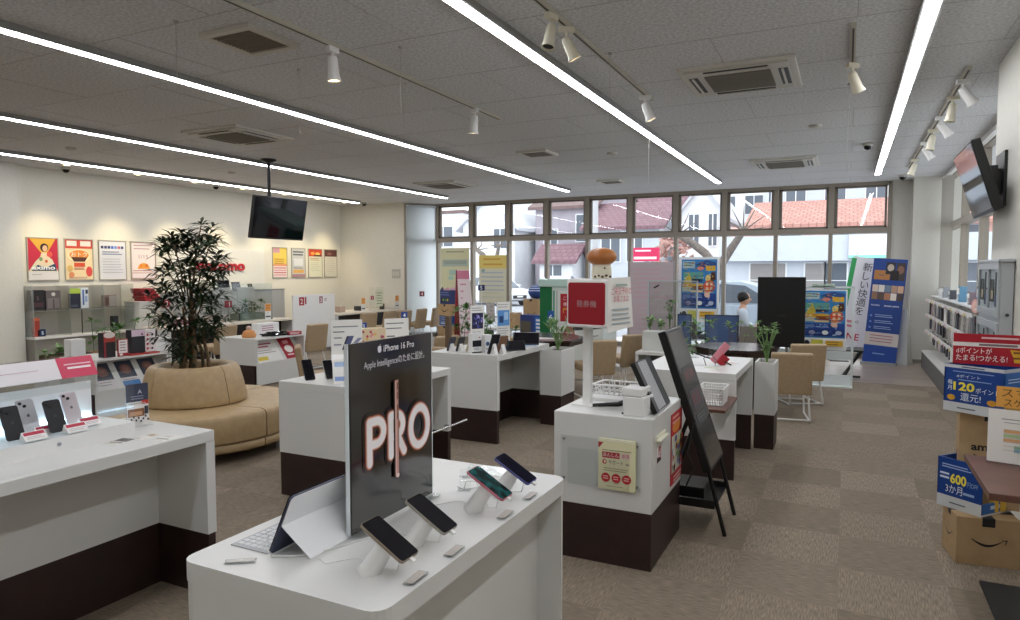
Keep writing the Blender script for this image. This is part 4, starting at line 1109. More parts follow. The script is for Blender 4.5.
boxy('clear_box', 'white letter box at the back right of the rack behind the sofa', 'box', (-7.72, 7.42, .66), .4, .14, .17, 'white_plastic', 90, lambda p, w, h: p.lines(.06, w - .1, .12, 3, .03, .012, '#b06a80'))

def trough(lab, x, y, rz, l, c, z=0.0, h=.3, n=9, pm='leaf_mid', H=.3, plant=None, w=.24):
    t = E('planter_trough', lab, 'planter', (x, y, z), R(rz), 'planter troughs')
    b = B().box(-l/2, l/2, -w/2, -w/2 + .015, 0, h, c).box(-l/2, l/2, w/2 - .015, w/2, 0, h, c).box(-l/2, -l/2 + .015, -w/2, w/2, 0, h, c).box(l/2 - .015, l/2, -w/2, w/2, 0, h, c)
    b.o('trough', t)
    B().box(-l/2 + .015, l/2 - .015, -w/2 + .015, w/2 - .015, .01, h - .02, 'soil').o('soil', t)
    g = E('green_plant', plant, 'plant', (x, y, z + h - .02), R(rz), 'leafy green plants in troughs')
    lb = B(); sb = B()
    for k in range(n):
        px_ = -l/2 + l*(k + .5)/n
        hh = H*random.uniform(.4, 1)
        q = (px_ + random.uniform(-.05, .05), random.uniform(-.1, .1), hh)
        sb.tube([(px_, 0, 0), q], .004, pm, 5)
        leafset(lb, q, 11, .13, .022, pm, .4)
        leafset(lb, (px_, 0, hh*.4), 8, .14, .022, pm, .3)
    sb.o('stem', g); lb.o('leaves', g)
trough('brown trough of low greenery near the wall display case', -8.6, 5.05, 84, .5, '#6b5846', .36, .22, 6, 'leaf_pale', .1, 'pale low greenery in the brown trough near the wall display case')
tag(B().box(-8.75, -8.45, 4.75, 6.3, 0, .36, 'white_laminate').o('trough_stand'), 'low white stand carrying two plant troughs near the wall display case', 'stand')
trough('white trough of tall bright greenery behind the first brochure rack', -8.6, 5.8, 84, .85, '#b98f6a', .36, .2, 9, 'leaf_mid', .42, 'bright tall greenery in the trough behind the first brochure rack')
trough('small trough with bushy greenery on the desk behind the tree', -9.9, 9.35 - .25, 90, .6, '#7a8478', .7, .12, 7, 'leaf_mid', .24, 'bushy green plant on the desk behind the tree')

# ------------------------------------------------------------------ on the counter behind the sign
def info_card(lab, x, y, z, w, h, deg, draw, foot=.08, lean=0):
    t = E('info_card', lab, 'info card', (x, y, z), facing(deg), 'white phone info cards')
    T = Matrix.Rotation(R(-lean), 4, 'X')
    B(T).box(-w/2, w/2, 0, .005, 0.004, h, 'acrylic').o('stand', t)
    B().box(-w/2, w/2, -foot/2, foot/2, 0, .004, 'acrylic').o('foot', t)
    B(T).box(-w/2 + .004, w/2 - .004, -.002, 0, .006, h - .004, 'paper').o('card', t)
    p = Print(T @ Matrix.Translation((-w/2, 0, 0)), base=.0026); draw(p, w, h); p.o('print', t)
    return t
slab = lambda p, u0, v0, u1, v1, wd, c: p.p([(u0, v0), (u0 + wd, v0), (u1 + wd, v1), (u1, v1)], c)
def d_card1(p, w, h):
    p.lines(w*.08, w*.9, h*.86, 1, .01, .008, '#7e828c').lines(w*.08, w*.5, h*.77, 1, .01, .007, '#4d5058').lines(w*.1, w*.4, h*.66, 2, h*.12, .01, '#8a8e98')
    slab(p, w*.34, h*.46, w*.52, h*.7, w*.2, '#5a5f86'); slab(p, w*.5, h*.46, w*.84, h*.66, w*.14, '#8d8fae')
    slab(p, w*.34, h*.46, w*.5, h*.7, w*.05, '#2b2d3c'); p.lines(w*.08, w*.9, h*.36, 4, h*.06, .006, '#a9aab2')
def d_card2(p, w, h):
    p.lines(w*.08, w*.9, h*.88, 2, h*.1, .008, '#6d7078').lines(w*.1, w*.45, h*.62, 1, .01, .01, '#5d6068').r(w*.5, h*.3, w*.72, h*.55, '#2d5fae').r(w*.55, h*.33, w*.68, h*.5, '#7fb2e8').lines(w*.08, w*.45, h*.45, 3, h*.09, .008, '#a9adb8')
def d_card3(p, w, h):
    p.lines(w*.1, w*.9, h*.92, 2, h*.05, .007, '#9a9ca4').r(w*.12, h*.46, w*.9, h*.82, '#23244a')
    for k in range(22): p.e(w*(.18 + .66*random.random()), h*(.5 + .28*random.random()), .008, .014, random.choice(['#5a5ab0', '#8d7fd0', '#3a3f8a', '#b0a6e0']), 6)
    p.lines(w*.1, w*.85, h*.38, 3, h*.06, .006, '#9a9ca4')
def d_card4(p, w, h):
    p.lines(w*.1, w*.9, h*.93, 2, h*.05, .006, '#9a9ca4').r(w*.08, h*.5, w*.94, h*.82, '#5d97d6').r(w*.2, h*.56, w*.5, h*.7, '#1f3f78').r(w*.55, h*.62, w*.85, h*.78, '#a8cdf0').lines(w*.1, w*.9, h*.44, 4, h*.05, .006, '#a2a6ae')
    for k in range(3): p.r(w*(.12 + .3*k), h*.14, w*(.28 + .3*k), h*.22, ('#3f6fb4', '#6d7890', '#2c3e66')[k])
def d_card5(p, w, h):
    p.r(w*.06, h*.1, w*.94, h*.9, '#a9bfe2').r(w*.06, h*.1, w*.6, h*.6, '#8aa2d6').p([(w*.5, h*.1), (w*.94, h*.1), (w*.94, h*.7), (w*.72, h*.5)], '#4f5f92')
info_card('tall white info card with a purple phone picture left of the black sign', -3.33, 3.99, .82, .24, .42, -38, d_card1)
info_card('white phone info card with a blue phone peeking over the black sign', -3.26, 4.52, .82, .22, .4, -30, d_card2)
t = E('leaflet_holder', 'curved white leaflet holder with a pale blue picture before the tall info card', 'leaflet holder', (-3.1, 3.68, .82), facing(-45))
b = B()
for k in range(8):
    a0, a1 = R(8 + 9*k), R(8 + 9*(k+1))
    P0 = (.16*(1 - math.cos(a0)), .19*math.sin(a0)); P1 = (.16*(1 - math.cos(a1)), .19*math.sin(a1))
    b.add([(-.075, P0[0], P0[1]), (.075, P0[0], P0[1]), (.075, P1[0], P1[1]), (-.075, P1[0], P1[1])] + [(-.075, P0[0] + .003, P0[1] - .001), (.075, P0[0] + .003, P0[1] - .001), (.075, P1[0] + .003, P1[1] - .001), (-.075, P1[0] + .003, P1[1] - .001)],
          [(0,1,2,3), (7,6,5,4), (0,4,5,1), (2,6,7,3), (1,5,6,2), (3,7,4,0)], 'white_plastic')
b.o('shell', t)
T = Matrix.Rotation(R(-22), 4, 'X')
B(T).box(-.07, .07, -.012, -.008, 0, .17, 'paper').o('leaflet', t)
p = Print(T @ Matrix.Translation((-.07, -.012, 0))); d_card5(p, .14, .17); p.o('print', t)
def lean_phone(lab, x, y, z, deg, edge, scr='screen', l=.15, lean=28, w=.074, cat='smartphone', name='smartphone', group='phones leaning on the middle counters'):
    t = E(name, lab, cat, (x, y, z), facing(deg), group)
    T = Matrix.Rotation(R(-lean), 4, 'X') @ Matrix.Translation((0, 0, l/2 + .004)) @ Matrix.Rotation(R(90), 4, 'X')
    B(T).prism(rrect(w, l, .01), 'z', -.008, 0, edge).o('body', t)
    B(T).prism(rrect(w - .005, l - .005, .008), 'z', 0, .0006, scr).o('display', t)
    B().add([(-.02, .014, 0), (.02, .014, 0), (.02, .085, 0), (-.02, .085, 0), (-.02, .013 + l*.5*math.tan(R(lean)), l*.5), (.02, .013 + l*.5*math.tan(R(lean)), l*.5)], [(3,2,1,0), (0,1,5,4), (2,3,4,5), (0,4,3), (1,2,5)], 'white_plastic').o('easel', t)
    return t
lean_phone('dark smartphone leaning at the left front corner of the counter behind the black sign', -3.4, 3.68, .82, -25, '#2a2c33', l=.16, lean=30)
lean_phone('silver smartphone leaning beside the dark one on the counter behind the black sign', -3.3, 3.78, .82, -25, '#b9b8b4', l=.15, lean=30)
t = E('flower_box', 'box printed with pink flowers between the two white info cards', 'box', (-3.32, 4.25, .82), facing(-32))
B().box(-.13, .13, 0, .1, 0, .33, '#d9c3a2').o('body', t, bev=.004)
p = Print(Matrix.Translation((-.13, 0, 0)))
p.r(.0, 0, .26, .33, '#dcc8a6')
for k in range(90):
    p.e(.01 + .24*random.random(), .31*random.random()**1.3, .011, .011, random.choice(['#c0485e', '#d98a98', '#e8c0bc', '#a83248', '#7a3a6a', '#e2b25a']), 7); p.y = -.002
p.o('print', t)
for k, (x, y, z, n_) in enumerate(((-3.42, 4.3, 1.16, '3'), (-3.24, 4.6, 1.235, '4'))):
    t = E('number_flag', ['blue number flag on a thin pole beside the flower box', 'blue number flag on a thin pole above the second info card'][k], 'number sign', (x, y, .82), facing(-35), 'blue number flags')
    B().cyl((0, .005, 0), (0, .005, z - .82 + .03), .004, 'white_metal', 6).cyl((0, .005, 0), (0, .005, .006), .035, 'white_metal', 14).o('pole', t)
    B().box(-.026, .026, -.002, .002, z - .82 - .026, z - .82 + .03, '#23489a').o('flag', t)
    q = Print(base=.0025); q.t(n_, 0, z - .82 - .014, .032, '#eef1f6', 'c', bold=.02); q.o('print', t)
for k, (x, y, c) in enumerate(((-3.0, 4.45, '#c9ccd2'), (-2.95, 4.25, '#dedcd6'))):
    t = E('flyer', ['grey blue flyer lying at the far right of the counter behind the black sign', 'white flyer lying at the right edge of the counter behind the black sign'][k], 'flyer', (x, y, .82), R(10 + 20*k), 'flyers on the counter behind the sign')
    B().box(-.07, .07, -.1, .1, 0, .0015, 'paper').o('sheet', t)
    q = Print(about(-.07, -.1, .0015) @ Matrix.Rotation(R(-90), 4, 'X'), base=.0003); q.r(.01, .1, .13, .19, c).lines(.01, .12, .08, 4, .016, .005, '#9a9a9c'); q.o('print', t)

# ------------------------------------------------------------------ on the middle counter
info_card('white info card with a violet picture on the middle phone counter', -3.29, 5.92, .82, .17, .44, -28, d_card3)
info_card('white info card with a sky blue picture on the middle phone counter', -3.02, 5.96, .82, .165, .48, -28, d_card4)
boxy('phone_box', 'white device package with a black window in front of the violet info card', 'box', (-3.16, 5.64, .82), .11, .07, .19, 'white_plastic', 62, lambda p, w, h: p.r(.005, .06, w - .005, .12, '#1a1b20').r(0, 0, w, .012, '#1f2026').e(w*.75, h*.78, .008, .006, '#b0506a').lines(.02, w - .03, .045, 2, .012, .004, '#7d8896'))
boxy('phone_box', 'white device package with a blue mark beside the black window one', 'box', (-3.08, 5.72, .82), .08, .07, .17, 'white_plastic', 62, lambda p, w, h: p.e(w*.4, h*.5, .02, .02, '#3a5f8a').lines(.01, w - .01, .04, 2, .012, .004, '#7d8896'))
for k, (x, y, c, lab) in enumerate(((-3.46, 5.66, '#4a4a58', 'slate smartphone leaning first from the left on the middle phone counter'), (-3.37, 5.68, '#33343a', 'black smartphone leaning second from the left on the middle phone counter'), (-3.27, 5.7, '#cfc49a', 'pale yellow smartphone leaning beside the white device package'))):
    t = lean_phone(lab, x, y, .82, 180 - 20, c, 'screen' if k < 2 else '#d8cfae', .15, 24)
for k, (x, y, l) in enumerate(((-2.98, 5.62, .2), (-2.93, 5.7, .18))):
    t = lean_phone(['black tablet leaning steeply right of the device packages', 'black tablet with a tan back leaning right of the device packages, second one'][k], x, y, .82, 160, ['#1d1e24', '#8a6a52'][k], 'screen', l, 22, .1, 'tablet', 'tablet')
t = E('tablet', 'wide black tablet lying low near the right edge of the middle phone counter', 'tablet', (-2.92, 5.95, .82), R(30))
B(about(0, 0, .05, 0, 28)).box(-.13, .13, -.08, .08, -.004, .004, 'black').box(-.12, .12, -.07, .07, .004, .0045, 'screen').o('body', t, bev=.002)
B().box(-.05, .05, .02, .06, 0, .05, 'white_plastic').o('prop', t)
t = E('tablet', 'black tablet propped at the far end of the middle phone counter', 'tablet', (-3.0, 6.45, .82), R(20))
B(about(0, 0, .07, 0, 38)).box(-.14, .14, -.09, .09, -.004, .004, '#2c2d33').box(-.13, .13, -.08, .08, .004, .0045, 'screen').o('body', t, bev=.002)
B().box(-.05, .05, .02, .07, 0, .07, 'white_plastic').o('prop', t)
for k, (x, y, c) in enumerate(((-2.98, 6.15, '#5f93bf'), (-3.1, 6.28, '#9bbdd8'), (-2.92, 6.38, '#7fa6cc'))):
    t = E('flyer', '%s flyer lying on the middle phone counter' % ['deep blue', 'pale blue', 'mid blue'][k], 'flyer', (x, y, .82 + .0016*k), R(25*k - 15), 'blue flyers on the middle counter')
    B().box(-.075, .075, -.1, .1, 0, .0015, 'paper').o('sheet', t)
    q = Print(about(-.075, -.1, .0015) @ Matrix.Rotation(R(-90), 4, 'X'), base=.0003); q.r(.004, .03, .146, .196, c).lines(.02, .12, .1, 3, .02, .007, '#e4ecf4'); q.o('print', t)
boxy('small_goods', 'small wooden goods tray at the far end of the middle phone counter', 'tray', (-3.2, 6.6, .82), .16, .1, .06, '#a98f6f', 20)

# ------------------------------------------------------------------ ticket stand
t = E('ticket_sign', 'red ticket machine sign box on a white pole over the podium', 'sign', (-1.335, 3.74, .82))
B().box(-.03, .018, -.02, .02, 0, .5, 'white_metal').box(-.08, .08, -.07, .07, 0, .008, 'white_metal').o('pole', t)
T = about(.0, -.02, .46, -9)
B(T).box(-.075, .19, -.12, .12, 0, .275, 'white_plastic').o('box', t, bev=.012)
P_ = [(a + .055, b_ + .137) for a, b_ in rrect(.235, .235, .014)]
q = Print(T, base=.1206, step=.0006); q.p(P_, '#97101f').t('発券機', .055, .12, .03, '#b59a9c', 'c', .125)
q.o('print', t)
sd = B(T @ Matrix.Rotation(R(90), 4, 'Z') @ Matrix.Translation((0, -.193, 0)))
sd.add([(-.135, -.004, -.02), (.13, -.03, .0), (.125, -.012, .285), (-.125, -.002, .28), (-.135, 0, -.02), (.13, -.026, .0), (.125, -.008, .285), (-.125, .002, .28)],
       [(0,1,2,3), (7,6,5,4), (0,4,5,1), (1,5,6,2), (2,6,7,3), (3,7,4,0)], 'paper')
sd.o('side_notice', t)
q = Print(T @ Matrix.Rotation(R(90), 4, 'Z') @ Matrix.Translation((-.13, -.193, 0)) @ Matrix.Rotation(R(-5), 4, 'Z'), base=.007)
q.lines(.07, .2, .235, 1, .01, .012, '#9fb0a8', .1).t('ご来店予約の', .025, .19, .032, '#c9656e', w=.215).t('お客さまは', .05, .15, .03, '#c9656e', w=.16).lines(.03, .23, .1, 4, .026, .01, '#a9b3b8', .15)
q.o('side_print', t)
t = E('mushroom_ornament', 'brown capped mushroom ornament standing on top of the red ticket sign', 'ornament', (-1.255, 3.72, 1.555))
B().lathe([(.001, 0), (.052, 0), (.058, .02), (.056, .06), (.05, .085), (.001, .09)], '#d9d3bf', 20).o('stem', t)
B(about(0, 0, .125, 10, 6)).ball((0, 0, 0), .086, .086, .052, 'mushroom_cap', 24, 12).o('cap', t)
q = B()
for k in range(5): q.ball((-.02 + .022*k, -.056 + .003*abs(k-2), .012 + .006*(k % 2)), .009, .007, .007, '#4d3d2a', 8, 5)
q.ball((.035, -.05, .06), .006, .004, .006, '#5a4632', 8, 5).o('spots', t)
# clear pocket with booklet on the front
t = E('clear_pocket', 'clear screwed-on pocket on the front of the ticket podium', 'pocket', (-1.405, 3.487, .43))
B().box(0, .455, -.006, 0, 0, .26, 'acrylic').box(.05, .4, -.028, -.024, .0, .2, 'acrylic').box(.05, .4, -.028, -.006, -.004, 0, 'acrylic').o('sheet', t)
for x in (.02, .435):
    for z in (.02, .24): B().cyl((x, -.012, z), (x, -.004, z), .008, 'steel', 10).o('screw', t)
t = E('booklet', 'cream booklet with a red heading and three red circles in the clear pocket', 'booklet', (-1.178, 3.478, .425))
B().box(0, .205, -.014, -.001, 0, .275, '#e3dfb8').o('pages', t)
p = Print(base=.0145)
p.r(.002, .262, .203, .273, '#e8e6d2').p([(0, .255), (.028, .255), (.005, .225), (0, .225)], '#b3303a').lines(.02, .185, .212, 1, .01, .004, '#8a8460', .02)
p.r(.022, .172, .118, .204, '#b02532').t('あんしん', .07, .18, .0185, '#f6eee6', 'c', .086, .03).r(.124, .174, .176, .203, '#e9cfc8').t('遠隔', .15, .181, .0165, '#b02532', 'c', .042, .02)
p.e(.035, .15, .012, .013, '#b02532', 16).e(.037, .151, .006, .007, '#eee8c8', 12).t('サポート', .058, .139, .021, '#4a4136', 'l', .08, .015).e(.162, .146, .012, .006, '#a99f8a', 12)
p.lines(.03, .175, .115, 2, .012, .0035, '#8f8a66', .2)
for k in range(3): p.e(.043 + .058*k, .066, .025, .025, '#b3252f', 24).lines(.028 + .058*k, .058 + .058*k, .07, 2, .012, .006, '#e3b0a6', .1)
p.lines(.05, .15, .02, 1, .01, .003, '#8f8a66').o('print', t)
# posters on its right side
t = E('side_poster', 'red bordered colourful poster on the right side of the ticket podium', 'poster', (-.889, 4.04, .345), facing(0))
B().box(-.14, .14, -.003, 0, 0, .42, '#b8242f').o('sheet', t)
p = Print(Matrix.Translation((-.14, 0, 0)), base=.0035)
p.r(.01, .3, .27, .41, '#b8242f').e(.13, .335, .1, .035, '#e08a3a').lines(.03, .24, .39, 2, .03, .012, '#e9b7a8').r(.01, .07, .27, .29, '#d9d6c2')
for k in range(36): p.e(.03 + .22*random.random(), .09 + .18*random.random(), .022, .022, random.choice(['#c0392f', '#6f9a4a', '#5a5a9a', '#e0b04a', '#efe9dc', '#8a3a4a']), 8); p.y = max(p.y, -.012)
p.t('無料', .07, .1, .06, '#f4eee6', 'l', bold=.03).lines(.03, .24, .045, 2, .022, .01, '#eec2ba'); p.o('print', t)
t = E('red_decal', 'small red and black decal on the right side of the ticket podium', 'decal', (-.889, 3.62, .565), facing(0))
B().box(-.05, .05, -.0015, 0, 0, .085, '#efe9e9').o('sheet', t)
p = Print(Matrix.Translation((-.05, 0, 0)), base=.002); p.r(.04, .012, .095, .082, '#b5465a').p([(.005, 0), (.095, .0), (.095, .012), (.02, .03), (.005, .03)], '#2d1a20').t('d', .06, .025, .045, '#f2e6e8', 'c', bold=.03); p.o('print', t)
t = E('ticket_tray', 'small cream ticket outlet on the right side of the podium', 'ticket outlet', (-.889, 3.64, .69))
B().box(0, .03, -.1, .1, 0, .01, '#e4e2cf').box(0, .01, -.1, .1, .01, .03, '#e4e2cf').o('lip', t, bev=.003)
# on the podium
def basket(lab, x, y, z, rz, w, d, h, m='white_plastic', rows=4, cols=9):
    t = E('wire_basket', lab, 'basket', (x, y, z), R(rz))
    b = B()
    fl = 1.12
    def side(p0, p1, q0, q1, n):
        p0, p1, q0, q1 = map(Vector, (p0, p1, q0, q1))
        for k in range(n + 1):
            a, c = p0.lerp(p1, k/n), q0.lerp(q1, k/n); b.tube([a, c], .0045, m, 4)
        for k in range(rows + 1):
            a, c = p0.lerp(q0, k/rows), p1.lerp(q1, k/rows); b.tube([a, c], .0045 if k < rows else .007, m, 4)
    W, D = w/2, d/2
    side((-W, -D, .004), (W, -D, .004), (-W*fl, -D*fl, h), (W*fl, -D*fl, h), cols); side((-W, D, .004), (W, D, .004), (-W*fl, D*fl, h), (W*fl, D*fl, h), cols)
    side((-W, -D, .004), (-W, D, .004), (-W*fl, -D*fl, h), (-W*fl, D*fl, h), max(3, int(cols*d/w))); side((W, -D, .004), (W, D, .004), (W*fl, -D*fl, h), (W*fl, D*fl, h), max(3, int(cols*d/w)))
    b.o('lattice', t)
    B().box(-W, W, -D, D, 0, .005, m).o('base', t)
    return t
basket('white lattice basket standing on the ticket podium behind the pole', -1.235, 4.02, .82, -4, .25, .17, .085, rows=3, cols=8)
boxy('white_tray', 'low white tray in front of the lattice basket on the podium', 'tray', (-1.25, 3.86, .82), .26, .1, .03, 'white_plastic', -4)
t = E('ticket_printer', 'white two part ticket printer on the near edge of the podium', 'printer', (-1.0, 3.6, .82), R(-4))
B().box(-.06, .06, -.08, .08, 0, .105, 'white_plastic').o('body', t, bev=.006)
B().box(-.07, .045, -.075, .075, .108, .15, 'white_plastic').o('lid', t, bev=.006)
B().cyl((-.055, -.092, .015), (-.055, -.088, .015), .006, '#4d5060', 8).o('button', t)
t = E('label_gun', 'black barcode scanner lying with its cable on the podium', 'scanner', (-1.19, 3.7, .82), R(20))
B().tube([(-.1, 0, .012), (-.02, .01, .015), (.04, 0, .02), (.08, .0, .03)], [.01, .012, .014, .018], 'black', 8).o('body', t)
B().tube([(.08, 0, .025), (.1, .03, .012), (.14, -.02, .008), (.16, -.05, .05), (.15, -.02, .09)], .004, '#8f8f8c', 6).o('cable', t)
t = E('page_binder', 'black framed page binder with grey striped sheets leaning on the podium', 'page binder', (-.91, 3.80, .82), facing(0))
T = Matrix.Rotation(R(-26), 4, 'X') @ Matrix.Scale(1.1, 4)
B(T).box(-.165, .165, 0, .012, .005, .275, 'black').o('back', t, bev=.002)
b = B(T)
for k in range(14): b.box(-.12 + .0125*k, -.1085 + .0125*k, -.014 + .0006*k, -.001, .012, .268, '#c4c5c9' if k % 2 else '#85868c')
b.box(.057, .155, -.005, -.001, .012, .268, '#1c1d20')
b.o('sheets', t)
B(T).box(-.165, -.12, -.014, 0, .005, .275, 'black').o('spine', t)
B().box(-.1, .1, .02, .1, 0, .01, 'black').o('foot', t)

# leaning black screen
t = E('leaning_screen', 'tall black portrait screen leaning back on easel legs right of the podium', 'screen', (-.70, 4.16, 0))
ang = math.atan2(.29, .838)
T = about(0, 0, .39, 0, 0, 0) @ Matrix.Rotation(-ang, 4, 'Y')
solid('screen_grey', '#2c2b29', .12, 0, 1.8)
B(T).box(-.05, .0, -.005, .445, 0, .89, 'black').o('casing', t, bev=.006)
B(T).box(.0, .002, .012, .43, .02, .87, 'screen_grey').o('display', t)
q = Print(T @ Matrix.Translation((.002, .012, .02)) @ Matrix.Rotation(R(90), 4, 'Z'), base=.0003, step=.0002)
q.r(.06, .5, .36, .62, '#3a3634').e(.21, .56, .13, .045, '#4a3a3a').e(.15, .56, .04, .03, '#6a3434').e(.28, .56, .04, .03, '#6a3434').r(.06, .34, .36, .47, '#37333a').e(.2, .41, .12, .05, '#4d3a3e').r(.1, .37, .18, .44, '#5f2f34').r(.24, .37, .3, .45, '#5f2f34').r(.05, .26, .37, .32, '#393a3c')
q.lines(.08, .34, .305, 2, .02, .008, '#55565a'); q.o('picture', t)
for y in (.02, .42):
    B().tube([(-.03, y, .42), (.08, y, .0)], .013, 'black', 8).o('leg', t)
    B().tube([(-.13, y, .75), (-.38, y, .0)], .013, 'black', 8).o('leg', t)
B().box(-.34, .02, .0, .44, .16, .18, 'black').box(-.34, .02, .0, .02, .18, .21, 'black').box(-.34, .02, .42, .44, .18, .21, 'black').o('tray', t)
B().box(-.28, -.06, .1, .34, .18, .25, 'black').o('battery', t, bev=.005)
B().tube([(-.1, -.01, .7), (-.14, -.03, .5), (-.1, -.02, .4), (-.15, -.01, .28)], .006, '#26262a', 6).o('cable', t)

# right counter
t = E('pink_tag', 'pink and red tag tied to a black cable on the right counter', 'tag', (-.93, 5.78, .82), R(10))
B(about(0, 0, .09, 20, 0, 40)).box(-.03, .03, -.006, .006, -.08, .11, '#d98a98').o('strip', t)
B(about(0.03, 0, .035, 20, 0, 40)).box(-.035, .035, -.008, .008, -.04, .05, '#a8202e').o('strip', t)
B().tube([(-.22, .05, .1), (-.1, .02, .06), (.05, 0, .03), (.1, .0, .004)], .006, 'black', 6).o('cable', t)
B().tube([(-.1, -.08, .004), (-.12, -.05, .06), (-.06, -.04, .09), (-.02, -.06, .05), (-.03, -.08, .005)], .004, '#5a5d62', 6).o('cable', t)
for k, (x, y, w, h) in enumerate(((-1.25, 6.2, .09, .42), (-1.05, 6.2, .07, .45))):
    t = E('clear_display', 'clear upright acrylic post on the right counter, %s' % ['left one', 'right one'][k], 'acrylic stand', (x, y, .82), group='clear acrylic posts')
    B().box(-w/2, w/2, -.03, .03, 0, h, 'acrylic').box(-w/2 - .03, w/2 + .03, -.06, .06, 0, .01, 'acrylic').o('block', t)
for k, (x, y, c) in enumerate(((-.95, 5.62, '#c3cfb4'), (-1.08, 5.75, '#cfd3d8'), (-.9, 5.95, '#d8b9bd'))):
    t = E('flyer', '%s flyer lying on the right counter' % ['pale green', 'pale grey', 'pale pink'][k], 'flyer', (x, y, .8201 + .002*k), R(25*k - 10), 'pale flyers on the right counter')
    B().box(-.07, .07, -.09, .09, 0, .0015, 'paper').o('sheet', t)
    q = Print(about(-.07, -.09, .0015) @ Matrix.Rotation(R(-90), 4, 'X'), base=.0003); q.r(.01, .02, .13, .08, c).lines(.01, .12, .16, 5, .014, .004, '#a9acb2'); q.o('print', t)
t = E('side_shelf', 'small brown shelf on the near end of the right counter', 'shelf', (-.95, 4.75, .60))
B().box(0, .235, 0, .575, .03, .05, 'wood_desk').o('board', t, bev=.003)
B().box(.1, .13, .1, .575, 0, .03, 'steel').o('bracket', t)
basket('white mesh basket on the small brown shelf of the right counter', -.84, 5.0, .65, 0, .16, .22, .12, rows=6, cols=10)
# ------------------------------------------------------------------ accessory wall on the right
t = E('display_platform', 'low dark fronted platform with a white top under the accessory rack', 'platform', (1.15, 8.55, 0))
mottled('platform_front', '#4c4846', '#56524f', 8, .45)
B().box(0, .345, 0, 4.55, 0, .27, 'platform_front').o('base', t)
B().box(-.01, .345, -.01, 4.55, .27, .29, 'white_laminate').o('top', t, bev=.003)
t = E('accessory_rack', 'white wire rack of hooks under the side glazing', 'rack', (1.44, 8.5, 0))
b = B()
for k in range(12): b.tube([(0, .02 + .4*k, .3), (0, .02 + .4*k, 1.2)], .008, 'white_metal', 5)
for z in (.42, .7, .98, 1.17): b.tube([(-.008, 0, z), (-.008, 4.45, z)], .007, 'white_metal', 5)
b.o('grid', t)
B().box(-.2, -.0, 0, 4.45, 1.185, 1.2, 'white_plastic').o('ledge', t)
for z in (.62, .88, 1.12):
    B().box(-.26, -.25, 0, 4.45, z - .012, z + .03, 'white_plastic').o('price_rail', t)
PKC = ['#d9d7d4', '#8e1f30', '#3a3b42', '#e4dfe0', '#b9b7b4', '#a82c3c', '#6d7078', '#d8c6c9', '#22232a', '#c9a8ad', '#efece8', '#4b4d57']
CN = ['pale grey', 'dark red', 'charcoal', 'off-white', 'light grey', 'red', 'mid grey', 'pinkish white', 'black', 'dusty pink', 'white', 'slate']
RN = ['bottom', 'middle', 'top']
for r, z in enumerate((.62, .88, 1.12)):
    for k in range(17):
        y = 8.62 + .265*k
        c = (k*5 + r*7) % 12
        t = E('accessory_pack', '%s pack on the %s row of the rack, %s hook from the near end' % (CN[c], RN[r], NTH[k]), 'package', (1.43, y, z), 0, 'packs hanging on the accessory rack')
        B().tube([(0, 0, .0), (-.23, 0, .0), (-.245, 0, .015)], .004, 'chrome', 5).o('hook', t)
        x = -.2 + .06*random.random(); h = .17 + .05*((k*3 + r) % 3)/2; w = .055
        B().box(x - .011, x + .011, -w, w, -h - .012, -.008, PKC[c]).box(x - .001, x + .001, -.02, .02, -.012, .012, '#e9e7e3').o('pack', t)
        q = Print(Matrix.Translation((x - .011, w, -h - .012)) @ Matrix.Rotation(R(-90), 4, 'Z'))
        q.r(.01, .02, .05, h*.6, PKC[(c+5) % 12]).r(.01, h*.7, .08, h*.9, PKC[(c+3) % 12]).lines(.055, .082, h*.5, 3, .02, .005, '#8a8a8a'); q.o('print', t)
        if (k + r) % 2 == 0: B().box(x - .045, x - .025, -w, w, -h - .002, -.008, PKC[(c+4) % 12]).o('pack', t)
        B().box(-.268, -.262, -.03, .03, -.02, .02, ('#efede8', '#e3cf7a', '#efede8', '#e6c0c4')[k % 4]).o('price_tag', t)
for k, (y, h, c) in enumerate(((12.6, .12, '#c9c9c8'), (12.0, .16, '#8f949c'), (11.3, .13, '#4d5058'), (10.4, .2, '#5f8fae'), (9.6, .15, '#7d6f78'), (9.0, .22, '#3d6a96'))):
    boxy('sample_box', ['pale grey goods box standing on the rack ledge at the far end', 'grey goods box standing second from the far end of the rack ledge', 'dark goods box standing third from the far end of the rack ledge', 'light blue goods box standing in the middle of the rack ledge', 'mauve goods box standing second from the near end of the rack ledge', 'blue goods box standing at the near end of the rack ledge'][k],
         'box', (1.34, y, 1.2), .14, .08, h, c, -90, lambda p, w, hh: p.r(.01, hh*.5, w - .01, hh*.9, '#e6e4e0').lines(.02, w - .02, hh*.3, 2, .02, .006, '#e6e4e0'))
t = E('round_pop', 'round pink price disc standing on the near part of the rack', 'price disc', (1.24, 8.7, 1.151), facing(200))
B().cyl((0, 0, .07), (0, .004, .07), .075, '#e2a59c', 20).box(-.01, .01, 0, .004, -.0, .01, 'white_plastic').o('disc', t)
q = Print(base=.0006); q.e(0, .07, .055, .055, '#eac3ba').t('♪', 0, .05, .04, '#c46a5a', 'c'); q.o('print', t)
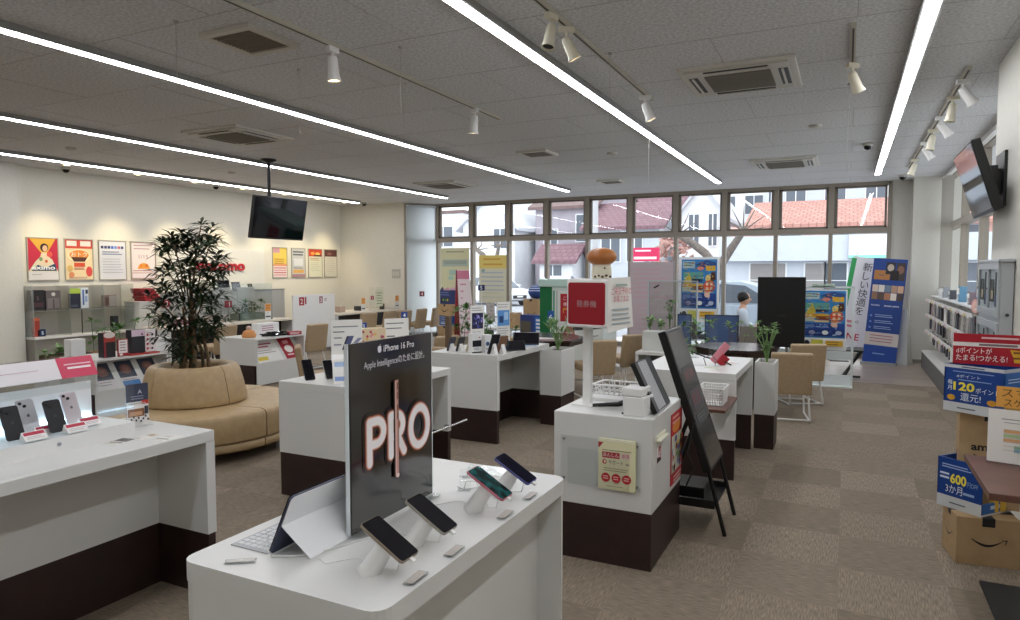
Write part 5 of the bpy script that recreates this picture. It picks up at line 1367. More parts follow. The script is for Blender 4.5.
# locker
t = E('charging_locker', 'grey metal charging locker with glass doors showing keys against the right pillar', 'locker', (.94, 5.62, 0))
solid('locker_grey', '#b3b8bb', .35, .2)
B().box(0, .075, 0, .80, 0, 1.66, 'locker_grey').box(-.02, .075, -.02, .82, 1.66, 1.68, 'locker_grey').o('body', t, bev=.003)
for r_, z in enumerate((1.28, .86, .44)):
    for k in range(2):
        y0 = .01 + .39*k
        d = E('locker_door', None, None, (0, y0, z)); d.parent = t
        for a in ((0, .03), (.37, .4)): B().box(-.014, -.002, a[0], a[1], 0, .38, 'locker_grey').o('stile', d)
        B().box(-.014, -.002, .03, .37, 0, .05, 'locker_grey').o('rail', d)
        B().box(-.014, -.002, .03, .37, .33, .38, 'locker_grey').o('rail', d)
        B().box(-.006, -.004, .03, .37, .05, .33, 'glass').o('pane', d)
        B().box(-.004, -.002, .05, .16, .07, .31, '#24262b').box(-.004, -.002, .2, .34, .1, .26, '#2d2a28').box(-.0045, -.003, .22, .3, .12, .18, '#a9977c').box(-.0045, -.003, .06, .12, .08, .15, '#2f4a8a').o('contents', d)
        B().cyl((-.02, .385, .19), (-.014, .385, .19), .009, 'chrome', 10).o('lock', d)
B().cyl((.04, -.024, 1.3), (.04, -.02, 1.3), .012, '#3d3f44', 10).o('lock', t)
t = E('paper_notice', 'small white notice taped to the wall above the charging locker', 'notice', (1.4975, 7.0, 1.62), facing(180))
B().box(-.09, .09, 0, .003, 0, .26, 'paper').o('sheet', t)
q = Print(); q.lines(-.06, .06, .2, 5, .035, .008, '#a6a6a4'); q.o('print', t)

# ------------------------------------------------------------------ cardboard display tower
def carton(lab, x, y, z, w, d, h, rz, word=None):
    t = E('carton', lab, 'box', (x, y, z), R(rz), 'brown cartons with a curved arrow')
    B().box(-w/2, w/2, -d/2, d/2, 0, h, 'cardboard').o('box', t, bev=.003)
    b = B().box(-.03, .03, -d/2 - .001, d/2 + .001, h - .045, h + .001, '#1a1a1c').box(-w/2 - .001, w/2 + .001, -.02, .02, h - .03, h + .0012, '#1a1a1c'); b.o('tape', t)
    q = Print(Matrix.Translation((0, -d/2, 0)))
    if word: q.t('amazon', -w*.3, h*.6, .042, '#1d1a18', 'l', w*.7, .03)
    q.smile(w*.02, h*(.56 if word else .56), w*.56, '#1d1a18'); q.o('print', t)
    q = Print(Matrix.Translation((-w/2, 0, 0)) @ Matrix.Rotation(R(-90), 4, 'Z')); q.smile(0, h*.55, d*.5, '#1d1a18'); q.o('side_print', t)
    return t
carton('brown carton with a curved arrow at the bottom of the right display tower', .705, 4.50, 0, .30, .26, .262, 8)
carton('brown carton in the middle of the right display tower, above the lower blue tray', .745, 4.63, .278, .29, .2, .53, -3, True)
solid('tray_blue', '#17408a', .35)
solid('tray_blue_light', '#2b6fc4', .35)
def tray(lab, cx, cy, z, L, h, rz, full, draw_l, draw_r, floor_in=False):
    t = E('display_tray', lab, 'display tray', (cx, cy, z), R(rz), 'blue printed display trays')
    B().box(-L/2, L/2, -L/2, L/2, 0, .012, 'paper').o('base', t)
    B().box(-L/2, -L/2 + .008, -L/2, L/2, .012, h, 'tray_blue').o('left_panel', t)
    B().box(-L/2, L/2, L/2 - .008, L/2, .012, h, 'tray_blue').o('back_panel', t)
    B().box(L/2 - .008, L/2, -L/2, L/2, .012, h if full else h*.4, 'tray_blue').o('end_panel', t)
    B().box(-L/2, L/2, -L/2, -L/2 + .008, .012, h if full else h*.24, 'tray_blue_light').o('front_panel', t)
    q = Print(Matrix.Translation((-L/2, L/2, 0)) @ Matrix.Rotation(R(-90), 4, 'Z')); draw_l(q, L, h); q.o('left_print', t)
    q = Print(Matrix.Translation((-L/2, -L/2, 0))); draw_r(q, L, h if full else h*.24); q.o('front_print', t)
    return t
def d120(p, w, h):
    p.r(0, 0, w, h*.2, '#c9cdcf').r(0, h*.93, w, h, '#c9cdd2').lines(w*.3, w*.7, h*.95, 1, .01, h*.025, '#5d6470').lines(w*.15, w*.85, h*.85, 1, .01, h*.02, '#8aa6d8').t('dポイント', w*.22, h*.74, h*.055, '#dfe6f2', 'l', w*.4).lines(w*.25, w*.85, h*.68, 1, .01, h*.02, '#8aa6d8')
    p.t('毎', w*.07, h*.58, h*.08, '#e6ebf4', 'l').t('月', w*.07, h*.46, h*.08, '#e6ebf4', 'l').t('120', w*.17, h*.47, h*.17, '#f0e04a', 'l', w*.36, .03).t('ポイント', w*.55, h*.46, h*.09, '#e6ebf4', 'l', w*.38, .02).t('還元!', w*.3, h*.27, h*.13, '#dfe9f4', 'l', w*.34, .02)
    p.e(w*.14, h*.3, w*.07, h*.06, '#d9a02c').e(w*.82, h*.29, w*.08, h*.06, '#c98f2c').lines(w*.25, w*.6, h*.08, 1, .01, h*.025, '#5d6470')
def d600(p, w, h):
    p.r(0, h*.93, w, h, '#c9cdd2').lines(w*.1, w*.8, h*.78, 2, h*.06, h*.02, '#cfe0f4').t('600', w*.25, h*.42, h*.2, '#f0e04a', 'l', w*.45, .03).r(w*.03, h*.45, w*.22, h*.62, '#b9d2ee').r(0, 0, w, h*.28, '#dda64a')
def d600b(p, w, h):
    p.r(0, 0, w, h*.24, '#c9cdcf').lines(w*.1, w*.8, h*.86, 2, h*.05, h*.02, '#a9c0e6').lines(w*.06, w*.28, h*.66, 2, h*.08, h*.04, '#cfdcf0').t('600', w*.3, h*.52, h*.19, '#f0e04a', 'l', w*.36, .03).t('円OFF', w*.68, h*.52, h*.09, '#9ab4e0', 'l', w*.24).t('3か月', w*.2, h*.32, h*.14, '#e6ecf6', 'l', w*.38, .02).lines(w*.6, w*.85, h*.34, 1, .01, h*.05, '#9ab4e0').lines(w*.3, w*.7, h*.1, 1, .01, h*.025, '#5d6470')
tray('lower blue display tray with yellow 600 lettering between the two cartons', .675, 4.55, .263, .25, .28, 49, False, d600b, lambda p, w, h: p.lines(w*.3, w*.8, h*.5, 1, .01, h*.3, '#cfe2f6'))
for k, (x, y) in enumerate(((.76, 4.475), (.80, 4.51))):
    boxy('yellow_pack', ['small yellow pack in the lower blue tray, left one', 'small yellow pack in the lower blue tray, right one'][k], 'box', (x, y, .276), .035, .03, .12, '#d9b446', 30)
tray('upper blue display tray with yellow 120 lettering under the red sign', .735, 4.58, .81, .314, .265, 52.8, True, d120, d600)
t = E('point_sign', 'red sign board with white Japanese lettering on top of the display tower', 'sign', (.74, 4.52, 1.079), facing(262))
B().box(-.19, .25, 0, .012, 0, .17, '#a81426').box(-.19, .25, .012, .09, 0, .006, '#a81426').o('board', t)
p = Print(Matrix.Translation((-.19, 0, 0)))
p.r(0, .1, .44, .122, '#e6dfdd').lines(.12, .3, .105, 1, .01, .012, '#7d6a6a', .05).lines(.13, .3, .145, 1, .01, .01, '#e6c5c5', .05)
p.t('dポイントが', .015, .062, .026, '#f6f0ee', 'l', .165, .02).t('たまる!つかえる!', .015, .022, .028, '#f6f0ee', 'l', .235, .02).p([(.26, .09), (.36, .085), (.345, .045), (.335, .02), (.28, .02), (.275, .05)], '#d9a52c').lines(.275, .35, .07, 2, .03, .01, '#7a4a1a'); p.o('print', t)

# desk at the right edge
t = E('side_desk', 'brown wooden desk top at the right edge carrying a schedule stand', 'desk', (.53, 3.22, 0))
B().box(0, .48, 0, .64, .69, .72, 'wood_desk').o('desktop', t, bev=.003)
B().box(.3, .46, .06, .58, .0, .69, 'white_laminate').o('pedestal', t)
t = E('schedule_stand', 'clear stand with a white schedule sheet on the brown desk', 'sheet stand', (.745, 3.72, .72), facing(256))
B().box(-.15, .15, 0, .004, 0, .255, 'acrylic').box(-.15, .15, -.02, .07, 0, .005, 'acrylic').o('stand', t)
B().box(-.147, .147, -.003, 0, .006, .25, 'paper').o('sheet', t)
p = Print(Matrix.Translation((-.147, 0, 0)), base=.0034)
p.lines(.05, .28, .205, 1, .01, .004, '#8f959c').lines(.06, .28, .19, 1, .01, .003, '#9a9fa6')
for k, (u, v, w, c) in enumerate(((.06, .145, .12, '#e3b07a'), (.06, .125, .06, '#bcd4a0'), (.06, .105, .1, '#e0ad7f'), (.1, .075, .1, '#8fb39a'), (.1, .06, .06, '#7aa7c4'), (.16, .17, .06, '#c9a08a'), (.19, .12, .08, '#e8d9a8'), (.2, .075, .07, '#d9c9a0'))):
    p.r(u, v, u + w, v + .014, c)
p.lines(.06, .27, .16, 6, .019, .002, '#b9b4ae'); p.o('print', t)
t = E('orange_card', 'orange card with handwritten style lettering above the schedule sheet', 'card', (.76, 3.75, .72), facing(256))
B().box(-.13, .17, .006, .009, 0, .35, 'acrylic').box(-.13, .17, .001, .006, .255, .35, '#dfa24a').box(-.1, .1, -.02, .04, 0, .004, 'acrylic').o('card', t)
p = Print(base=-.0006); p.t('スマホ', -.11, .305, .033, '#55402a', 'l', .15, .0).t('スケジュール', -.1, .262, .03, '#55402a', 'l', .22, 0); p.o('print', t)
tag(B().box(.65, 1.01, 2.9, 4.12, .004, .014, '#26282a').o('floor_mat', None), 'black floor mat at the lower right corner under the desk', 'mat')
# ------------------------------------------------------------------ things standing along the window wall
def sheet(name, lab, cat, x, y, z, w, h, deg, c, draw, group=None, th=.003):
    t = E(name, lab, cat, (x, y, z), facing(deg), group)
    B().box(0, w, 0, th, 0, h, c).o('sheet', t)
    p = Print(); draw(p, w, h); p.o('print', t)
    return t
sheet('window_poster', 'large pale yellow green poster on the first pane right of the blind', 'poster', -8.78, 13.985, .85, .8, 1.29, -90, '#dcdab4',
      lambda p, w, h: p.lines(w*.2, w*.85, h*.92, 1, .01, .03, '#a9aa90').r(w*.06, h*.66, w*.95, h*.79, '#b9c4b4').lines(w*.12, w*.9, h*.7, 1, .01, .09, '#a2b0a4').r(w*.3, h*.5, w*.6, h*.6, '#b5cfc0').r(w*.28, h*.42, w*.45, h*.48, '#a9d2c6').p([(w*.05, h*.24), (w*.55, h*.28), (w*.5, h*.14), (w*.05, h*.05)], '#dcb6c8').lines(w*.1, w*.6, h*.1, 2, .08, .03, '#b98aa8'))
sheet('window_poster', 'white poster with a yellow top on the second pane right of the blind', 'poster', -7.72, 13.985, .86, .72, 1.1, -90, '#dcdcc8',
      lambda p, w, h: p.r(0, h*.72, w, h, '#e6d27a').lines(w*.15, w*.9, h*.9, 2, .12, .04, '#d9a84a').lines(w*.08, w*.92, h*.62, 5, .1, .03, '#b9c2cc', .1).e(w*.15, h*.68, .05, .04, '#9ab4b4').lines(w*.08, w*.92, h*.2, 2, .1, .02, '#c9cdb8'))
t = E('number_flag', 'dark blue number sign in front of the yellow topped window poster', 'number sign', (-7.45, 13.6, 0), facing(-80))
B().cyl((0, .01, 0), (0, .01, 1.3), .008, 'white_metal', 6).cyl((0, .01, 0), (0, .01, .01), .1, 'white_metal', 14).o('pole', t)
B().box(-.08, .08, -.004, .004, 1.15, 1.28, '#1c2f63').o('flag', t)
q = Print(base=.0045); q.t('5', 0, 1.175, .085, '#e6ebf4', 'c', bold=.02); q.o('print', t)
t = E('number_sign', 'small dark red number sign with a pale rim hanging in front of the roller blind', 'number sign', (-9.09, 13.64, .99), facing(-38))
B().box(-.06, .06, 0, .004, 0, .12, '#7d2a34').o('plate', t)
q = Print(); q.t('4', 0, .022, .075, '#efe2e2', 'c', bold=.02); q.o('print', t)
# pylon sign
t = E('pylon_sign', 'tall tapering dark red and pink pylon sign in front of the window posters', 'sign', (-7.3, 12.5, 0))
b = B()
H = 1.62; T0 = [(-.2, -.02, .0), (.02, -.12, 0), (.3, .06, 0), (.05, .12, 0)]; T1 = [(-.16, -.0, H), (-.12, -.03, H), (.12, .06, H), (.04, .1, H)]
b.add(T0 + T1, [(0,1,5,4), (1,2,6,5), (2,3,7,6), (3,0,4,7), (4,5,6,7), (3,2,1,0)], '#e3d6da')
b.o('body', t)
B().add([(-.205, -.022, .0), (.02, -.124, 0), (-.12, -.034, H), (-.163, -.002, H)], [(0,1,2,3)], '#7c1226').o('red_side', t)
b = B()
def py_(u, v): 
    a = Vector((.02, -.124, 0)).lerp(Vector((.3, .055, 0)), u); c = Vector((-.12, -.034, H)).lerp(Vector((.12, .055, H)), u)
    p_ = a.lerp(c, v); return p_ + Vector((.002, -.004, 0))
b.add([py_(0, .88), py_(1, .88), py_(1, .99), py_(0, .99)], [(0,1,2,3)], '#c77a92')
for k in range(8): b.add([py_(.2, .8 - .09*k), py_(.75, .8 - .09*k), py_(.75, .82 - .09*k), py_(.2, .82 - .09*k)], [(0,1,2,3)], '#c98f9e')
b.o('print', t)
# left goods stack: blue crate, carton, blue tray, carton
carton('brown carton on the floor at the bottom of the far left stack by the blind', -7.75, 12.75, 0, .44, .36, .4, -22)
tray('blue display tray in the far left stack, between its two cartons', -7.74, 12.75, .402, .4, .02, -22, True, lambda p, w, h: None, lambda p, w, h: None)
t = E('blue_pack', 'blue printed pack under the upper carton of the far left stack', 'display tray', (-7.74, 12.75, .424), R(-22))
B().box(-.2, .2, -.17, .17, 0, .2, 'tray_blue').o('body', t)
q = Print(Matrix.Translation((-.2, -.17, 0))); q.lines(.03, .36, .16, 4, .045, .016, '#a9c0e0').r(.05, .02, .3, .05, '#d0dcec'); q.o('print', t)
carton('brown carton in the upper part of the far left stack by the blind', -7.74, 12.75, .626, .46, .36, .25, -22)
t = E('blue_crate', 'dark blue printed crate topping the far left stack by the blind', 'crate', (-7.74, 12.75, .878), R(-22))
B().box(-.19, .19, -.16, .16, 0, .3, '#27376b').o('body', t, bev=.006)
q = Print(Matrix.Translation((-.19, -.16, 0))); q.lines(.03, .35, .24, 2, .05, .02, '#5d74b4').r(.04, .05, .34, .13, '#1a1d33').e(.12, .09, .03, .03, '#8a9a6a').e(.2, .09, .03, .03, '#3f8a5a').e(.28, .09, .03, .03, '#b9b06a').p([(.02, .3), (.1, .38), (.16, .3)], '#27376b').p([(.1, .3), (.3, .37), (.36, .3)], '#d0a0b4'); q.o('print', t)
# right goods stack
t = E('white_bench', 'low white bench under the window carrying the cartons', 'bench', (-6.9, 12.6, 0))
B().box(0, 2.1, 0, .5, .36, .4, 'white_laminate').o('top', t)
for x in (.02, 1.0, 2.05): B().box(x, x + .03, .02, .48, 0, .36, 'dark_table').o('leg', t)
carton('brown carton with a curved arrow standing left of the green cabinet', -5.72, 12.8, .4, .42, .34, .62, -18)
t = E('blue_ball', 'round blue and white printed ball lying on the carton beside the green cabinet', 'ball', (-5.7, 12.8, 1.022))
B().ball((0, 0, .15), .19, .19, .15, '#2b4a8c', 20, 10).o('ball', t)
b = B()
for k in range(3): b.lathe([(.191*math.cos(a), .15 + .151*math.sin(a)) for a in (.1 + .35*k, .2 + .35*k)], '#c6d2e6', 20)
b.o('stripes', t)
carton('low flat brown carton on the window bench, left of the blue ball', -6.35, 12.85, .4, .42, .3, .32, 0)
t = E('blue_board', 'blue printed carton of goods with white panels in front of the green cabinet', 'box', (-5.35, 12.05, .36), R(-22))
B().box(-.4, .4, -.1, .1, 0, .38, 'tray_blue').o('body', t)
q = Print(Matrix.Translation((-.4, -.1, 0))); q.r(.0, 0, .36, .38, '#2a3a78').r(.02, .02, .3, .26, '#5a5648').r(.42, .03, .78, .35, '#2f6fc0')
for k in range(4): q.r(.45, .06 + .07*k, .74, .1 + .07*k, '#dfe4ec')
q.o('print', t)
tag(B().box(-5.8, -4.9, 11.9, 12.25, 0, .36, 'dark_table').o('goods_plinth'), 'dark low plinth under the blue printed carton of goods', 'plinth')
# green cabinet
t = E('green_cabinet', 'tall green sided vending cabinet with a red notice behind the dark table', 'cabinet', (-4.62, 10.5, 0))
solid('cab_green', '#14693a', .4)
B().box(0, 1.12, 0, .7, 0, 1.33, '#ccd4d1').o('body', t, bev=.006)
B().box(-.004, .215, -.006, .7, .0, 1.33, 'cab_green').o('green_side', t)
B().box(-.03, 1.15, -.03, .73, 1.33, 1.465, '#bcd6d0').o('top', t, bev=.02)
B().box(.24, 1.1, -.012, 0, .06, 1.27, '#d8ddd9').o('door', t)
q = Print(Matrix.Translation((.24, -.012, .06)))
q.r(0, 0, .03, 1.21, '#4f9a7c').r(.05, 0, .08, 1.21, '#b2bdb8').r(.13, .7, .46, 1.16, '#b0252c').t('ここで', .29, 1.06, .05, '#f2d8d0', 'c', .22).t('専門に', .29, .96, .05, '#f2d8d0', 'c', .22).t('門で', .29, .85, .07, '#f0b93a', 'c', .22, .02).t('に!', .32, .74, .05, '#f2d8d0', 'c', .14)
q.e(.29, .5, .1, .13, '#a06a5e').e(.29, .46, .07, .09, '#c9b9ac').e(.28, .3, .09, .05, '#93ad90'); q.o('print', t)
t = E('number_flag', 'small blue number flag in front of the green cabinet', 'number sign', (-4.3, 10.2, 0), facing(-70))
B().cyl((0, .01, 0), (0, .01, .95), .007, 'white_metal', 6).cyl((0, .01, 0), (0, .01, .01), .09, 'white_metal', 14).o('pole', t)
B().box(-.05, .05, -.004, .004, .72, .95, '#2a5aa6').o('flag', t)
q = Print(base=.0045); q.t('6', 0, .8, .09, '#e6ebf4', 'c', bold=.02); q.o('print', t)
# greenery in front of the window behind the middle counter
trough('long trough of mid green plants behind the middle phone counter, left part', -4.55, 8.0, 26, .45, '#8d8878', .0, .7, 8, 'leaf_mid', .42, 'mid green plants in the trough behind the left info card of the middle counter')
trough('long trough of mid green plants behind the middle phone counter, right part', -3.82, 7.35, 26, .45, '#a8845a', .0, .68, 8, 'leaf_mid', .4, 'mid green plants in the trough between the info cards and the dark table')
t = E('brown_post', 'brown wooden post beside the violet info card, seen from behind', 'post', (-4.35, 7.1, 0))
B().box(-.03, .03, -.03, .03, 0, 1.05, '#6a5645').box(-.12, .12, -.12, .12, 0, .02, '#6a5645').o('post', t, bev=.003)
# office gear at the round table
t = E('desk_monitor', 'black monitor seen edge-on on the dark table behind the ticket pole', 'monitor', (-3.12, 8.75, .70), facing(-30))
B(about(0, 0, .0, 0, -8)).box(-.25, .25, 0, .03, .1, .42, 'black').box(-.02, .02, .0, .04, 0, .2, 'black').box(-.1, .1, -.08, .1, 0, .012, 'black').o('casing', t, bev=.004)
t = E('document_stack', 'stack of pinkish forms on the near edge of the dark table', 'papers', (-3.5, 8.1, .70), R(12))
for k in range(4): B().box(-.2, .2, -.1, .1, .006*k, .006*k + .005, ('#c9aeb2', '#d9cfce', '#b58f98', '#c6b4b6')[k]).o('sheet', t)
# grey pink free standing board
t = E('notice_board', 'large grey pink printed standing board in front of the windows behind the ticket sign', 'board', (-3.8, 13.0, 0))
B().box(0, .84, 0, .03, .22, 1.77, '#b7a9ae').o('board', t)
B().box(-.02, 0, -.0, .04, .05, 1.79, '#a09a9c').box(.84, .86, 0, .04, .05, 1.79, '#a09a9c').o('post', t)
B().box(-.04, .88, -.2, .24, 0, .05, '#3a3638').o('foot', t)
q = Print(Matrix.Translation((0, 0, .22)))
q.lines(.08, .8, 1.4, 7, .09, .02, '#c49aa6', .3).lines(.1, .5, .7, 6, .09, .018, '#bfa0aa', .4); q.o('print', t)
t = E('clear_board', 'pale blue clear standing board with a dark clip behind the low white shelf plants', 'board', (-2.95, 11.2, 0), facing(-90))
B().box(0, .78, 0, .01, .3, 1.42, 'partition_clear').o('sheet', t)
B().box(-.02, 0, -.01, .02, 0, 1.44, '#aab2b4').box(.78, .8, -.01, .02, 0, 1.44, '#aab2b4').box(-.02, .8, -.01, .02, 1.42, 1.44, '#aab2b4').box(-.05, 0, -.15, .15, 0, .02, '#aab2b4').box(.78, .83, -.15, .15, 0, .02, '#aab2b4').o('frame', t)
B(about(.13, -.006, 1.34, 0, 0, -28)).box(-.05, .05, -.01, .0, -.012, .012, '#1f2326').o('clip', t)
# bright blue campaign posters
def d_campaign(p, w, h):
    p.r(0, 0, w, h, '#e6e8ea').r(w*.05, h*.2, w*.97, h*.98, '#2f7fc0').r(w*.08, h*.84, w*.4, h*.95, '#a9c4cc').lines(w*.1, w*.38, h*.92, 2, h*.04, h*.015, '#5d7a66').p([(w*.42, h*.9), (w*.7, h*.97), (w*.95, h*.93), (w*.95, h*.87), (w*.5, h*.84)], '#2b4a86').r(w*.68, h*.8, w*.93, h*.88, '#e3b02c').e(w*.55, h*.84, w*.09, h*.03, '#d98a7a')
    p.r(w*.1, h*.63, w*.62, h*.78, '#5f9f8f').p([(w*.1, h*.6), (w*.25, h*.78), (w*.34, h*.6)], '#c9b23a').t('dポイント', w*.37, h*.69, h*.04, '#1f3a6a', 'l', w*.25, .02).r(w*.32, h*.63, w*.6, h*.67, '#16203f').r(w*.08, h*.53, w*.62, h*.6, '#d9a92c').r(w*.34, h*.5, w*.62, h*.56, '#7d3a22').r(w*.08, h*.47, w*.3, h*.54, '#b9c2b4').r(w*.3, h*.46, w*.62, h*.49, '#e6cfa0')
    p.e(w*.75, h*.68, w*.07, h*.06, '#d9c46a').p([(w*.8, h*.62), (w*.95, h*.66), (w*.93, h*.78), (w*.83, h*.78)], '#4a2a22').e(w*.78, h*.55, w*.15, h*.1, '#d2552c')
    for a in (-1, 1):
        for c in (-1, 1): p.e(w*(.78 + .055*a), h*(.555 + .035*c), w*.035, h*.024, '#f2cfae', 10)
    p.r(w*.08, h*.23, w*.95, h*.44, '#1c3f8f').lines(w*.35, w*.65, h*.41, 2, h*.035, h*.018, '#8fb0de').r(w*.1, h*.37, w*.3, h*.42, '#5f7fb4').r(w*.66, h*.38, w*.8, h*.46, '#d9b8a6')
    for k in range(3): p.r(w*(.1 + .29*k), h*.24, w*(.36 + .29*k), h*.34, '#163272').e(w*(.25 + .29*k), h*.29, w*.07, h*.035, ('#8f8fb0', '#d9e0dc', '#a9b4cc')[k])
    rr = random.Random(3)
    for k in range(130):
        u = rr.uniform(.08, .86); v = rr.uniform(.22, .94); a_ = rr.uniform(.02, .09); b_ = rr.uniform(.006, .02)
        band = ['#163272', '#9fb8e0', '#2c57a8', '#5f7fb4'] if v < .45 else ['#4f93c8', '#d9b84a', '#8fb8c8', '#c98f5a', '#2a5a9a', '#e6dcc0', '#6fa58f', '#b0603a']
        p.add([(w*u, p.y, h*v), (w*min(.95, u + a_), p.y, h*v), (w*min(.95, u + a_), p.y, h*(v + b_)), (w*u, p.y, h*(v + b_))], [(0,1,2,3)], rr.choice(band))
    p.nx()
    p.e(w*.14, h*.1, w*.07, h*.06, '#17191c').e(w*.05, h*.12, w*.025, h*.025, '#2a2c30').r(w*.24, h*.05, w*.5, h*.17, '#cfc94a').r(w*.55, h*.07, w*.93, h*.16, '#e0b23a').lines(w*.58, w*.9, h*.13, 2, h*.04, h*.015, '#8a6a2a').r(w*.5, h*.03, w*.53, h*.16, '#f0eee6')
t = E('campaign_poster', 'bright blue campaign poster standing in front of the windows behind the white shelf', 'poster', (-2.9, 13.2, .62), facing(-90), 'bright blue campaign posters')
B().box(0, .76, 0, .02, 0, 1.24, '#dfe3e6').box(.1, .14, .02, .04, -.62, 1.1, 'steel').box(.6, .64, .02, .04, -.62, 1.1, 'steel').o('board', t)
p = Print(Matrix.Translation((.02, 0, .02)), step=.0012); d_campaign(p, .72, 1.2); p.o('print', t)
t = E('poster_frame', 'clear framed stand with the bright blue campaign poster right of the black display back', 'poster stand', (-.92, 10.4, 0), facing(-90))
FZ = 1.36
B().box(0, 1.02, -.006, .006, .16, FZ, 'acrylic').o('pane', t)
B().box(1.0, 1.03, -.02, .02, 0, FZ + .02, '#d5dcdc').box(-.01, .02, -.02, .02, 0, FZ + .02, '#d5dcdc').box(-.01, 1.03, -.02, .02, FZ, FZ + .025, '#c9d3d3').box(-.01, 1.03, -.14, .14, 0, .018, '#dfe4e4').box(0, 1.02, -.015, .015, .018, .16, '#dfe6e6').box(0, 1.02, -.012, .012, .38, .49, '#cdd6d6').o('frame', t)
B().box(.36, .94, -.012, -.006, .5, 1.34, 'paper').o('poster', t)
p = Print(Matrix.Translation((.36, -.012, .5)), step=.0008); d_campaign(p, .58, .84); p.o('print', t)
B().box(.5, .78, -.02, .01, FZ + .01, FZ + .06, '#a9bcae').o('clip', t)
# folding table and crate behind the frame
t = E('folding_table', 'black legged folding table behind the clear poster stand', 'table', (-.75, 11.0, 0))
B().box(0, 1.0, 0, .5, .42, .45, '#2a2928').o('top', t)
for x in (.15, .85):
    B().tube([(x - .12, .06, 0), (x + .12, .44, .42)], .02, 'black', 6).o('leg', t)
    B().tube([(x - .12, .44, 0), (x + .12, .06, .42)], .02, 'black', 6).o('leg', t)
B().tube([(.03, .25, .03), (.97, .25, .03)], .018, 'black', 6).o('stretcher', t)
boxy('storage_crate', 'olive grey crate on the floor under the folding table', 'crate', (-.42, 10.75, 0), .34, .3, .28, '#6d6a58', 0, lambda p, w, h: p.r(0, h - .03, w, h, '#84806c'))
# black display back
t = E('display_screen', 'large black display turned with its plain back to us on a stand by the windows', 'screen', (-.75, 9.6, 0))
T = about(0, 0, 0, 0, 2)
B(T).box(-.30, .285, -.03, .03, .6, 1.52, '#050507').o('casing', t, bev=.008)
B().cyl((-.1, .03, 0), (-.05, .0, .9), .02, 'steel', 8).cyl((.1, .03, 0), (.05, .0, .9), .02, 'steel', 8).box(-.3, .3, -.05, .25, 0, .03, 'black').o('stand', t)
B(T).box(-.05, .05, -.0335, -.03, 1.0, 1.02, '#1a1a1e').o('plate', t)
# blue low partitions and the pale ones
for k, (x, w, y) in enumerate(((-2.2, .2, 10.0), (-1.82, .47, 10.05))):
    t = E('blue_partition', ['narrow blue desk partition left of the clear posts', 'wide blue desk partition behind the leafy plant of the right counter'][k], 'partition', (x, y, 0))
    solid('part_blue', '#4a628e', .6) if 'part_blue' not in MATS else 0
    B().box(.012, w - .012, -.012, .012, .3, .955, 'part_blue').o('panel', t)
    B().box(0, .014, -.015, .015, 0, .97, '#2c3548').box(w - .014, w, -.015, .015, 0, .97, '#2c3548').box(0, w, -.015, .015, .955, .97, '#2c3548').box(0, w, -.1, .1, 0, .02, '#2c3548').o('frame', t)
t = E('grey_partition', 'short grey partition in front of the seated person', 'partition', (-1.33, 10.0, 0))
B().box(0, .26, -.012, .012, .1, .82, '#8c857e').box(0, .26, -.08, .08, 0, .02, '#6d6862').box(.12, .14, -.01, .01, .02, .1, '#6d6862').o('panel', t)
# low white shelf with plants behind the leaning screen
t = E('low_shelf', 'low white shelf table behind the leaning black screen', 'shelf', (-2.42, 8.55, 0))
B().box(0, .9, 0, .5, .52, .56, 'white_laminate').o('top', t, bev=.003)
for x in (0, .86): B().box(x, x + .04, 0, .5, 0, .52, 'white_laminate').o('side_panel', t)
B().box(.04, .86, .46, .48, .05, .52, '#8d8f8d').o('back_panel', t)
boxy('planter_tray', 'white grey planter tray on the low white shelf', 'planter', (-2.15, 8.85, .56), .46, .26, .25, '#c9cac6', 0)
for k, (x, y, lab, n_, h) in enumerate(((-2.3, 8.82, 'small bonsai with pale leaves at the left of the white planter tray', 5, .22), (-2.05, 8.85, 'small plant with broad leaves at the right of the white planter tray', 4, .38), (-2.18, 8.9, 'short leafy sprig in the middle of the white planter tray', 3, .12))):
    bush('potted_plant', lab, (x, y, .81), n_, 7, .09, .022, 'leaf_pale' if k != 1 else 'leaf_mid', .07, h, up=.3)
bush('potted_plant', 'green plant with hanging leaves just left of the leaning black screen', (-1.72, 8.4, .0), 5, 7, .16, .03, 'leaf_mid', .18, .75, up=.1)
bush('potted_plant', 'broad green plant in front of the wide blue partition', (-1.75, 9.2, .0), 7, 9, .17, .025, 'leaf_mid', .22, .95, up=.3)
bush('potted_plant', 'thin pale plant in front of the short grey partition', (-1.3, 9.3, .0), 7, 8, .07, .014, 'leaf_pale', .16, .95, up=.5)
# banner flag and roll-up
t = E('banner_flag', 'white banner flag with a green edge and vertical Japanese lettering by the window', 'banner', (-.1, 13.4, 0), facing(-80))
T = about(.08, 0, .28, 0, 0, 9)
B(T).box(-.11, .33, -.002, .002, 0, 1.58, '#e6e4ec').o('cloth', t)
B(T).box(-.14, -.06, -.004, -.0025, .55, 1.55, '#35a05c').o('green_edge', t)
B().tube([(-.06, .01, .02), (.02, .01, .5), (.16, .012, 1.4), (.28, .01, 1.95)], .008, 'white_metal', 6).box(-.15, .15, -.15, .15, 0, .02, '#4a4a4c').o('pole', t)
p = Print(T, base=.005)
for k, ch in enumerate('新しい快適を。'): p.t(ch, .14, 1.36 - .155*k, .115, '#35363c', 'c', bold=0)
p.lines(-.06, .1, .42, 2, .08, .04, '#d67a94').t('NE', .02, .12, .12, '#c22a44', 'l', .2, .01); p.o('print', t)
t = E('rollup_banner', 'dark blue roll-up banner with photo tiles leaning beside the right column', 'banner', (.52, 13.1, 0), facing(-100))
T = about(0, 0, .03, 0, -4, 4)
B(T).box(-.25, .26, 0, .004, 0, 1.78, '#1d3f86').o('cloth', t)
